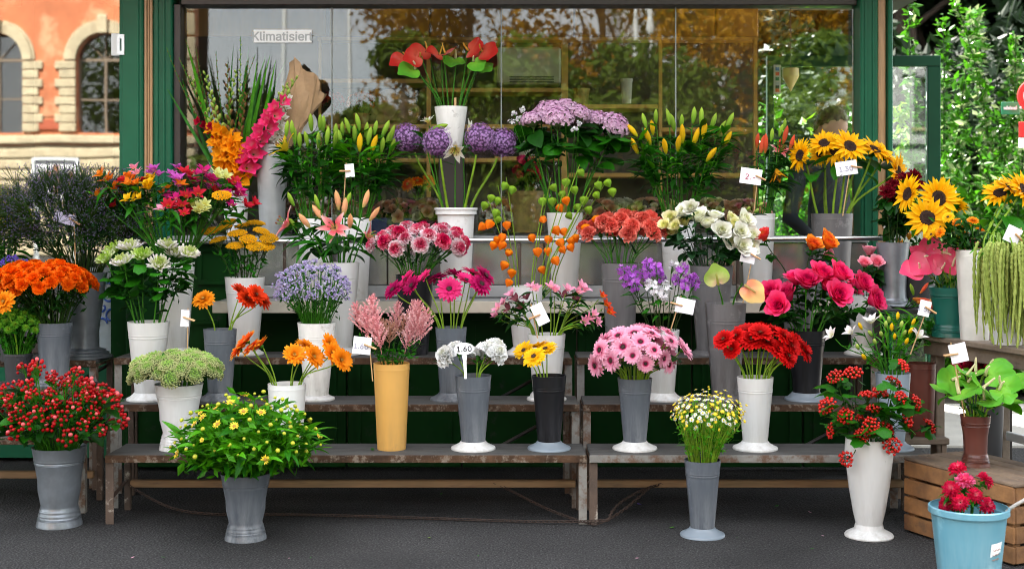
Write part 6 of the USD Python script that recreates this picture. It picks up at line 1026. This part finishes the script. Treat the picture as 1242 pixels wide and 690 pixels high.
# --- left stand
V = v('grey vase of orange marigolds on the left stand', 66, 391, 42, L2, 'footed', 'grey_plastic', 'grey_plastic', 46, .78)
bunch('marigold_bunch', 'broad flat mass of bright orange marigolds', 'flowers', V, domeb(V, 50, 347, 56, 24, 64, 'orange_marigold', 1.0, -.12, .75, .6), 'stem_dark', .0026, [('lance_dark', 40, .07, .4, .9, .1)], fol=(420, .018, 'leaf_dark', .25, .85))
V = v('large galvanised vase with stepped foot on the left stand', 101, 330, 56, L3, 'column', 'zinc', None, 66, .66)
bunch('limonium_bunch', 'airy dark lavender limonium spraying over the left window', 'flowers', V, domeb(V, 86, 264, 78, 44, 190, 'limonium_spray', 1.0, -.55, .8, .6, jit=.12), 'stem_dark', .0018, fol=(700, .014, 'leaf_dark', .45, 1.0), leaf=[('thin_grey', 90, .14, .3, .9, 1.4)], maxstems=60)
V = v('dark vase of green button flowers at the left edge', 22, 428, 34, L2, 'tube', 'dark_pot', None, 0, .8)
bunch('chrysanthemum_bunch', 'bright green button chrysanthemums at the left picture edge', 'flowers', V, domeb(V, 22, 396, 34, 20, 56, 'button_mum', .95, -.2, .8, .6), fol=(180, .018, 'leaf_mid', .2, .9), leaf=[('oval_mid', 26, .05, .3, .9, .1)])
V = v('dark vase of goldenrod at the far left edge', 4, 330, 36, L3, 'tube', 'dark_pot', None, 0, .8)
bunch('goldenrod_bunch', 'yellow green goldenrod at the left picture edge', 'flowers', V, domeb(V, 2, 272, 26, 28, 30, 'goldenrod_spray', .9, -.3, .8, .7), fol=(120, .02, 'leaf_dark', .3, .9), leaf=[('lance_mid', 26, .08, .3, .9, .4)])
V = v('small dark pot of blue statice behind the marigolds', 14, 372, 30, (6.2, .604), 'tube', 'dark_pot', None, 0, .8)
bunch('statice_bunch', 'violet blue statice peeping out above the marigolds', 'flowers', V, pts(V, [(8, 318), (15, 314), (22, 318), (2, 322), (28, 321)], 'blue_statice', 1.0), fol=(50, .02, 'leaf_dark', .3, .9))
single('clay_bowl', tf(lathe([(0, 0), (.045, .004), (.075, .05), (.07, .05), (.04, .012), (0, .012)], 30), rx(1.2), P(4, 372, 5.9)), 'pm_orange_gerbera', 'orange round dish between the marigolds and the left edge', 'dish', smooth=40) if False else None
bunch('gerbera_bunch', 'single large orange gerbera under the marigolds at the left edge', 'flowers', dict(c=P(24, 428, 6.07), r=.05, D=6.0, H=.2, s=265), [('orange_gerbera', P(5, 366, 5.9), unit((-.2, -.8, .3)), 1.0)], 'stem_light', .003)

# --- right table and dark metal table
TB = (5.87, .75)
V = v('green flared vase on the plank table', 1152, 348, 50, TB, 'concave', 'green_vase', None, 44)
pa = [(1113, 311, 0), (1127, 298, .04), (1121, 318, -.05), (1108, 329, -.05), (1140, 309, -.02), (1163, 318, -.08), (1173, 304, .04), (1154, 303, .06), (1184, 324, .0), (1135, 322, -.07), (1148, 314, -.04), (1178, 316, .06)]
bunch('anthurium_bunch', 'pink anthuriums bursting from the green vase', 'flowers', V, spathes(V, pa, 'pink_anthurium', 1.04, .55), 'stem_light', .003, fol=(60, .018, 'leaf_mid', .0, .3))
V = v('tall white bucket on the plank table behind the green vase', 1182, 303, 44, (5.72, .75), 'tube', 'old_white', None, 0, .74)
bunch('sunflower_bunch', 'sunflowers against the sunlit garden right of the glass door', 'flowers', V, [('sunflower', P(x, y, 5.85 + d_), unit(f_), s_ * .92) for x, y, d_, f_, s_ in ((1137, 241, -.05, (.25, -.95, .2), 1.0), (1124, 265, -.10, (-.05, -.95, .3), .98), (1103, 236, .08, (-.9, -.3, .2), .9), (1213, 236, .05, (-.2, -.4, .5), .85), (1226, 229, .0, (.2, -.4, .8), .85), (1240, 232, -.05, (.5, -.6, .5), .95), (1156, 250, .15, (.3, .3, .6), .7))], 'stem_light', .0055, [('oval_mid', 14, .13, .45, .9, -.2), ('oval_bright', 6, .12, .5, .9, 0)], fol=(60, .025, 'leaf_mid', .2, .7))
bunch('rudbeckia_bunch', 'small yellow orange daisies with dark leaves behind the pink anthuriums', 'flowers', V, pts(V, [(1150, 264), (1160, 270), (1172, 276), (1180, 268), (1188, 280), (1140, 282), (1168, 285), (1130, 285)], ['yellow_gerbera', 'orange_gerbera'], .5), fol=(200, .022, 'leaf_dark', .2, .9))
V = v('white vase hidden behind hanging green amaranthus on the table', 1222, 312, 40, (5.52, .75), 'tube', 'white_tin', None, 0, .8)
B = thing('amaranthus_bunch', 'pale green tassels of amaranthus hanging over the table edge', 'flowers', V['c'] - [0, 0, .05]); rng = np.random.default_rng(47); c = V['c']
for i in range(190):
    x0 = rng.uniform(-.13, .17); y0 = rng.uniform(-.14, .03); Lr = rng.uniform(.20, .42); top = c + [x0 * .5, y0 * .4, rng.uniform(.03, .09)]; out_ = c + [x0 * 1.05, y0 - .06, rng.uniform(.02, .07)]; end = out_ + [rng.uniform(-.03, .03), rng.uniform(-.03, .02), -Lr]
    cv = bez(c - [0, 0, .06], top + [0, 0, .05], top + [x0 * .3, y0 * .5, .08], out_, 7); cv2 = bez(out_, out_ + [x0 * .25, -.02, -.02], out_ + [x0 * .2, -.015, -Lr * .5], end, 30); t = np.linspace(0, 1, 30); rr = (.0066 * np.interp(t, [0, .1, .7, 1], [.5, 1, .9, .35])) * (1 + .30 * np.sin(np.arange(30) * 2.4 + i)) * rng.uniform(.8, 1.15)
    m_ = tube(cv2, rr, n=7); m_ = (m_[0] + (meshkit.noise(m_[0] * 210 + i)[:, None] - .5) * .007, m_[1]); part(B, 'tassel', m_, 'amaranth' if i % 3 else 'amaranth_deep', True)
    if i % 4 == 0: part(B, 'stem', tube(cv, .003, n=5), 'stem_light', True)
SCRAP = 0
mat('amaranth', (.50, .60, .13), .7, .35, 120.0, trans=.15, bump=.6, bscale=300); mat('amaranth_deep', (.40, .52, .09), .7, .35, 120.0, trans=.15, bump=.6, bscale=300)
for k in range(14):
    q = c + [rng.uniform(-.1, .1), rng.uniform(-.1, .05), rng.uniform(.0, .08)]; x = unit(np.array([rng.normal(), -abs(rng.normal()) * .5, .1])); y = unit(np.cross(UP, x)); place(B, 'leaf', 'lance_bright', q, np.stack([x, y, np.cross(x, y)], 1), .09, rng)
MT = (6.24, .855)
V = v('zinc column vase with stepped foot on the dark metal table', 1083, 294, 40, MT, 'column', 'zinc', None, 44, .78)
bunch('dahlia_bunch', 'dark burgundy dahlias in the shade beside the right post', 'flowers', V, pts(V, [(1076, 234), (1084, 226, .05), (1096, 218, .06), (1108, 214, .08), (1092, 232), (1104, 228, .02), (1080, 244, .04), (1112, 226, .06)], 'burgundy_dahlia', .95, f=(0, -.5, .6)), 'stem_dark', .003, [('oval_dark', 60, .09, .3, .95, 0)], fol=(160, .026, 'leaf_dark', .2, .95))
V = v('dark bucket on the metal table left of the green vase', 1112, 330, 46, (6.3, .855), 'tube', 'dark_pot', None, 0, .8)
bunch('lily_bunch', 'small amber blooms in the dark bucket', 'flowers', V, pts(V, [(1095, 300), (1103, 292), (1112, 287), (1098, 312, -.05), (1120, 292)], 'amber_lily', .6), fol=(90, .022, 'leaf_dark', .2, .9))
V = v('low dark dish on the metal table with a red bloom', 1095, 372, 30, (6.16, .855), 'tube', 'dark_pot', None, 0, .85)
bunch('heliconia', 'red pointed heliconia with a yellow tip beside the price card', 'flowers', V, [('red_lily_bud', P(1107, 362, 6.05), unit((.9, -.2, -.2)), 1.3), ('red_lily_bud', P(1112, 366, 6.03), unit((.95, -.1, -.35)), 1.3), ('yellow_lily_bud', P(1128, 363, 6.05), unit((1, 0, .05)), .6), ('red_lily_bud', P(1116, 356, 6.06), unit((.5, 0, .6)), .7), ('green_lily_bud', P(1108, 358, 6.05), unit((-.2, 0, 1)), .7)], 'stem_green', .003, lean=.1)
# under the plank table
V = vase('flower_pot', 'brown pot of ferny leaves under the plank table', 1117, 440, 36, 5.95, .30, 'tube', 'brown_vase', None, 0, .8, 'pot')
part(V['t'], 'stool', box(V['c'][0] - .1, V['c'][0] + .1, 5.86, 6.04, .27, .298, .004), 'weathered_wood'); part(V['t'], 'stool_leg', join([box(V['c'][0] + a, V['c'][0] + a + .02, 5.87 + b, 5.89 + b, 0, .269) for a in (-.09, .07) for b in (0, .13)]), 'weathered_wood')
bunch('fern_bunch', 'ferny green leaves under the plank table', 'flowers', V, [], leaf=[('thin_mid', 60, .14, .4, 1, .5), ('thin_bright', 40, .12, .4, 1, .2)], fol=(200, .016, 'leaf_mid', .5, 1))
V = vase('flower_pot', 'dark bucket of red dahlias under the plank table', 1195, 458, 46, 5.75, .20, 'tube', 'dark_pot', None, 0, .8, 'pot')
part(V['t'], 'stool', box(V['c'][0] - .11, V['c'][0] + .11, 5.65, 5.85, .17, .198, .004), 'weathered_wood'); part(V['t'], 'stool_leg', join([box(V['c'][0] + a, V['c'][0] + a + .02, 5.66 + b, 5.68 + b, 0, .169) for a in (-.1, .08) for b in (0, .15)]), 'weathered_wood')
bunch('dahlia_bunch', 'deep red dahlias in the dark bucket under the plank table', 'flowers', V, pts(V, [(1172, 432), (1182, 438), (1190, 446), (1202, 440), (1213, 446), (1178, 448), (1222, 452), (1165, 445)], ['burgundy_dahlia', 'red_aster'], .95, f=(0, -.7, .5)), fol=(120, .02, 'leaf_dark', .2, .95))

# --- inside the window
for i, (px, kd, lab, D, w) in enumerate(((368, ['peach_rose', 'white_rose'], 'peach and white roses inside the window behind the yellow lilies', 7.12, 30), (418, ['white_rose', 'peach_rose'], 'pale roses inside the window behind the lily buds', 7.12, 26), (485, ['peach_rose', 'light_pink_rose'], 'peach roses in the blue box inside the window', 7.2, 30), (520, ['peach_rose', 'white_rose'], 'small peach roses inside the window left of the allium pot', 7.15, 18), (612, ['white_rose', 'peach_rose'], 'white roses inside the window beside the wicker basket', 7.12, 22), (640, ['hot_pink_rose', 'red_aster'], 'dark pink blooms inside the window above the wicker basket', 7.6, 14), (745, ['peach_rose', 'white_rose'], 'peach roses inside the window behind the coral carnations', 7.1, 30), (790, ['peach_rose', 'cream_lisianthus'], 'cream and peach roses inside the window left of the lisianthus', 7.1, 28), (868, ['peach_rose', 'cream_lisianthus'], 'peach roses inside the window above the lisianthus', 7.15, 22), (905, ['light_pink_rose', 'peach_rose'], 'pink roses inside the window behind the price card', 7.12, 22))):
    zb = 1.192 if i == 2 else 1.1805; ytop = 212 if i == 5 else 262
    if i == 5: zb = 1.181
    pv = vase('flower_pot', ('dark pot ' if i % 2 else 'black pot ') + 'of ' + lab, px, 277 if i != 5 else 235, 26, D, zb, 'tube', 'dark_pot', None, 0, .85, 'pot')
    bunch('rose_bunch', lab, 'flowers', pv, domeb(pv, px, ytop, w, 15, 26 if i != 5 else 9, kd, .70, -.2, .7, .4, jit=.12), leaf=[('oval_dark', 18, .06, .4, 1, .1)], fol=(140, .02, 'leaf_dark', .3, 1.0), sr=.0022)
V = vase('flower_pot', 'small pot of orange blooms inside the window left of the alliums', 505, 240, 22, 7.5, 1.181, 'tube', 'dark_pot', None, 0, .9, 'pot')
bunch('gerbera_bunch', 'orange blooms inside the window left of the allium stalks', 'flowers', V, pts(V, [(495, 224), (506, 220), (515, 224), (520, 220)], 'flame_gerbera', .8), fol=(30, .02, 'leaf_mid', .4, .9))
rngx = np.random.default_rng(3)
for i, (px, py, n) in enumerate(((430, 150, 9), (415, 150, 7), (650, 120, 0))):
    if n:
        pv = vase('flower_pot', ('right ' if i else 'left ') + 'hand clay pot of dried red blooms on the inner shelf', px + (8 if not i else -12), py - 12, 20, 8.2, Z(151, 8.12) + .0005, 'tube', 'terracotta', None, 0, .8, 'pot')
        bunch('dried_bunch', ('right ' if i else 'left ') + 'hand bunch of dried red blooms on the inner shelf', 'flowers', pv, domeb(pv, px + (8 if not i else -12), py - 24, 15, 11, n + 6, ['burgundy_dahlia', 'vermilion_gerbera'], .6, -.2, .8, .3), 'stem_dark', fol=(60, .02, 'leaf_dark', .3, 1))

# ================================================================ price cards
def price_card(label, px, py, D, w, h, rot, foot, tx=None, ink='ink', m_='paper', peg=1, tilt=0.0, th=.5):
    """A paper card clipped by a clothes peg to a thin stick that stands in a vase; foot = where the stick ends."""
    c = P(px, py, D); W, H = w * D / F, h * D / F; t = thing('price_card', label, 'price card', c); R = ry(rot) @ rz(tilt); pc = sbox(-W / 2, -H / 2, W / 2, H / 2); m = poly(pc, .0012, 0)
    g = np.linspace(-1, 1, 7); vv = np.array([[a * W / 2, .006 * (a * a) * (1 if b > 0 else .3), b * H / 2] for b in (-1, 1) for a in g]); ff = np.array([q for i in range(6) for q in ([i, i + 1, i + 7], [i + 1, i + 8, i + 7])]); m = (np.vstack([vv, vv + [0, .0012, 0]]), np.vstack([ff, ff[:, ::-1] + 14]))
    part(t, 'card', tf(m, R, c), m_)
    if tx: part(t, 'writing', tf(text(tx, H * th * .7, .0006), R, c + R @ np.array([-.04 * W, -.002, -.04 * H])), ink)
    e = P(foot[0], foot[1], D + .02); topp = c + R @ np.array([peg * W * .30, .006, H * .62]); part(t, 'stick', tube([e, topp], .0028, .0024, n=6), 'stick_wood', True)
    pgc = c + R @ np.array([peg * W * .42, 0, 0]); pd = R @ rz(0) @ ry(.18) @ np.array([peg, 0, -.12]); pgs = []
    for s in (-1, 1): pgs.append(tube([pgc - pd * .024 + [0, .0055 * s, 0], pgc + [0, .004 * s, 0], pgc + pd * .030 + [0, .0075 * s, 0]], .0040, n=4))
    part(t, 'peg', join(pgs), 'peg_wood')
price_card('white card reading 1.60 clipped beside the pink astilbe', 439, 419, 5.55, 22, 21, .10, (452, 462), '1.60', 'faint_ink', th=.42)
price_card('white card with red writing above the lisianthus', 911, 214, 6.42, 26, 19, .14, (914, 262), '2.-', 'ink_red', peg=1, th=.5)
price_card('small white card clipped below the white lisianthus', 908, 309, 6.1, 18, 20, .22, (900, 372), 'C -', 'faint_ink', peg=1, th=.5)
price_card('white card half hidden under the sunflower heads', 1027, 204, 6.42, 26, 17, -.14, (1022, 262), '1.30', 'faint_ink', peg=1, th=.5)
price_card('small blank curled card on a stick among the lily buds', 424, 207, 6.4, 11, 16, -.1, (416, 262), None, peg=-1)
price_card('lilac grey card pegged over the dark lavender limonium', 79, 265, 6.15, 27, 13, .28, (92, 330), None, m_='paper_lilac', peg=1)
price_card('white card on a stick between the sedum and the gerberas', 224, 386, 5.80, 10, 20, .05, (227, 450), None, peg=1)
price_card('white card leaning before the pink alstroemeria', 655, 381, 5.8, 15, 26, -.45, (652, 410), None, peg=-1)
price_card('white card at the right of the purple phlox', 831, 371, 5.84, 23, 18, .2, (812, 405), None, peg=-1)
price_card('card with dark scribble on a long stick by the green vase', 1122, 374, 5.55, 14, 19, .25, (1104, 430), "1.50", 'faint_ink', peg=1, th=.45)
price_card('blank white card above the green anthuriums', 1163, 428, 5.12, 21, 23, -.22, (1170, 505), None, peg=-1)
price_card('tilted card hanging beside the amaranthus', 1229, 285, 5.42, 19, 20, .45, (1224, 330), None, peg=1)
# oval plant label
D_ = 5.52; c = P(563, 423, D_); t = thing('price_label', 'white oval plant label reading 1.60 among the white carnations', 'price label', P(563, 455, D_))
ov = unary_union([Point(0, 0).buffer(1, 24)]); from shapely import affinity
ov = affinity.scale(ov, 12.2 * D_ / F, 7.2 * D_ / F); hd = Polygon([(-.0068, -.02), (.0068, -.02), (.010, -.034), (.0066, -.052), (.0052, -.125), (-.0052, -.125), (-.0066, -.052), (-.010, -.034)]); sh = unary_union([ov, hd])
part(t, 'label_plate', tf(poly(sh, .003, 0), ry(-.05), c), 'sign_white'); part(t, 'writing', tf(text('1.60', .022, .001, True), ry(-.05), c + [0, -.0008, 0]), 'ink')

# ================================================================ the man in the shop
def hull_chain(js):
    out = mf.Manifold()
    for (a, ra), (b, rb_) in js:
        s = [mf.Manifold.sphere(r, 24).translate(tuple(map(float, p))) for p, r in ((a, ra), (b, rb_))]; out = out + mf.Manifold.batch_hull(s)
    m = out.refine_to_length(.025).to_mesh(); tmh = trimesh.Trimesh(m.vert_properties[:, :3], m.tri_verts); tmh.merge_vertices(); trimesh.smoothing.filter_taubin(tmh, iterations=12); return tm(tmh)
pd_ = 7.95; hx = X(1007, pd_); pz = Z(133, pd_) - 1.80; pe = thing('person', 'man with short brown hair in a dark shirt looking down behind the sunflowers', 'person', (hx, pd_, pz)); b0 = np.array([hx, pd_, pz])
J = lambda x, y, z: b0 + np.array([x, y, z])
bones = [((J(0, .02, .95), .13), (J(0, .02, 1.20), .13)), ((J(0, .02, 1.20), .13), (J(0, .02, 1.40), .105)), ((J(-.16, .03, 1.45), .065), (J(.16, .03, 1.45), .065)), ((J(0, .02, 1.45), .08), (J(0, -.0, 1.56), .058))]
for s in (-1, 1):
    bones += [((J(s * .18, .03, 1.44), .06), (J(s * .24, .02, 1.15), .045)), ((J(s * .24, .02, 1.15), .043), (J(s * .15, -.22, 1.02), .032)), ((J(s * .15, -.22, 1.02), .032), (J(s * .13, -.28, 1.0), .030)), ((J(s * .09, .02, .92), .09), (J(s * .10, .01, .50), .062)), ((J(s * .10, .01, .50), .06), (J(s * .10, .03, .09), .042)), ((J(s * .10, .03, .06), .045), (J(s * .11, -.14, .04), .035))]
    for k in range(4): bones.append(((J(s * (.12 + .014 * (k - 1.5)), -.29, 1.0), .011), (J(s * (.11 + .018 * (k - 1.5)), -.355 - .008 * (k in (1, 2)), .975), .008)))
    bones.append(((J(s * .105, -.275, 1.005), .012), (J(s * .075, -.315, .99), .009)))
bd = part(pe, 'body', hull_chain(bones), 'shirt', True)
hv, hf = ico(1, 4); sc_ = np.array([.078, .098, .118]); hv = hv * sc_; fr_ = hv[:, 1] < -.02; hv[fr_ & (hv[:, 2] < -.03), 0] *= .86
def blob(c_, r_, amt, dr_): d_ = np.linalg.norm((hv - c_) / r_, axis=1); hv[:] = hv + np.outer(np.clip(1 - d_, 0, 1) ** 1.5 * amt, dr_)
blob(np.array([0, -.098, -.012]), np.array([.016, .04, .034]), .026, (0, -1, -.2)); blob(np.array([0, -.09, -.08]), np.array([.03, .04, .03]), .010, (0, -1, 0)); blob(np.array([.03, -.09, .012]), np.array([.02, .03, .014]), .009, (0, 1, 0)); blob(np.array([-.03, -.09, .012]), np.array([.02, .03, .014]), .009, (0, 1, 0)); blob(np.array([0, -.09, .03]), np.array([.055, .04, .012]), .006, (0, -1, 0)); blob(np.array([0, -.095, -.055]), np.array([.026, .03, .010]), .006, (0, -1, 0))
for s in (-1, 1): blob(np.array([s * .078, .005, -.005]), np.array([.02, .025, .035]), .016, (s, .3, 0))
HR = rz(.85) @ rx(.42); hc = J(0, -.02, 1.69)
hd_ = part(pe, 'head', tf((hv, hf), HR, hc), 'skin', True)
mk = (hv[:, 2] > .050 - 1.1 * np.clip(hv[:, 1] + .035, 0, .12)) & ~((hv[:, 1] < -.06) & (hv[:, 2] < .062)); hh = hv * (1.07, 1.06, 1.09) + (meshkit.noise(hv * 70)[:, None] - .4) * .016; keep = mk[hf].all(1)
kf = hf[keep]; ku, ki = np.unique(kf, return_inverse=True); part(hd_, 'hair', tf((hh[ku], ki.reshape(-1, 3)), HR, hc), 'hair', True)
st_ = []; rg2 = np.random.default_rng(4); src = np.where(mk)[0]
for k in rg2.choice(src, 240): p0 = hh[k] * .985; n_ = unit(hv[k] / sc_ ** 2); e = p0 + n_ * .010 + np.array([.012, .010, .004]) + rg2.normal(size=3) * .004; st_.append(tube([p0, (p0 + e) / 2 + n_ * .004, e], .0022, .0006, n=3, cap=False))
part(hd_, 'hair_locks', tf(join(st_), HR, hc), 'hair')
for s in (-1, 1): part(hd_, 'eye', tf(ico(.0095, 2, (1, 1, .62), (s * .030, -.083, .010)), HR, hc), 'eye_dark', True)
part(hd_, 'mouth', tf(tube([(-.020, -.0895, -.056), (0, -.0965, -.054), (.020, -.0895, -.056)], .0028, n=6), HR, hc), 'lip', True)

# fallen petals on the asphalt
rng = np.random.default_rng(12)
LIT = []
for k in range(16):
    px, py = rng.uniform(140, 1080), rng.uniform(560, 684); D = CAMZ * F / (py - HY); LIT.append(tf(petal(.016, .008, ('round', 'lance')[k % 2], .5, .3, 4, 3), rz(rng.uniform(0, 6)), (X(px, D), D, .003), rng.uniform(.5, 1.3)))
single('leaf_litter', join(LIT[::2]), 'leaf_mid', 'tiny green scraps strewn over the asphalt', 'litter', kind='stuff'); single('petal_litter', join(LIT[1::2]), 'pm_pink_gerbera', 'tiny pink petals strewn over the asphalt', 'litter', kind='stuff')
fp = [petal(.022, .014, 'round', .4, .3, 4, 3) for _ in range(1)]
for i, (px, py, m_) in enumerate(((778, 612, 'pm_blue_statice'), (764, 592, 'leaf_bright'), (452, 545, 'leaf_mid'), (812, 640, 'leaf_bright'), (520, 652, 'leaf_lime'), (940, 615, 'leaf_mid'))):
    D = CAMZ * F / (py - HY) if py > 560 else 5.6; z = .003 if py > 560 else .293; single('fallen_petal', tf(fp[0], rz(rng.uniform(0, 6)), (X(px, D), D, z), 1.1), m_, ('violet', 'yellow green', 'green', 'bright green', 'lime', 'dark green')[i] + (' petal fallen on the ' if i == 0 else ' leaf scrap fallen on the ') + ('lowest step left of the yellow vase' if i == 2 else ('asphalt under the right stand' if i < 2 else ('asphalt left of the daisies', 'open asphalt in the middle', 'asphalt right of the daisies')[i - 3])), 'fallen petal')
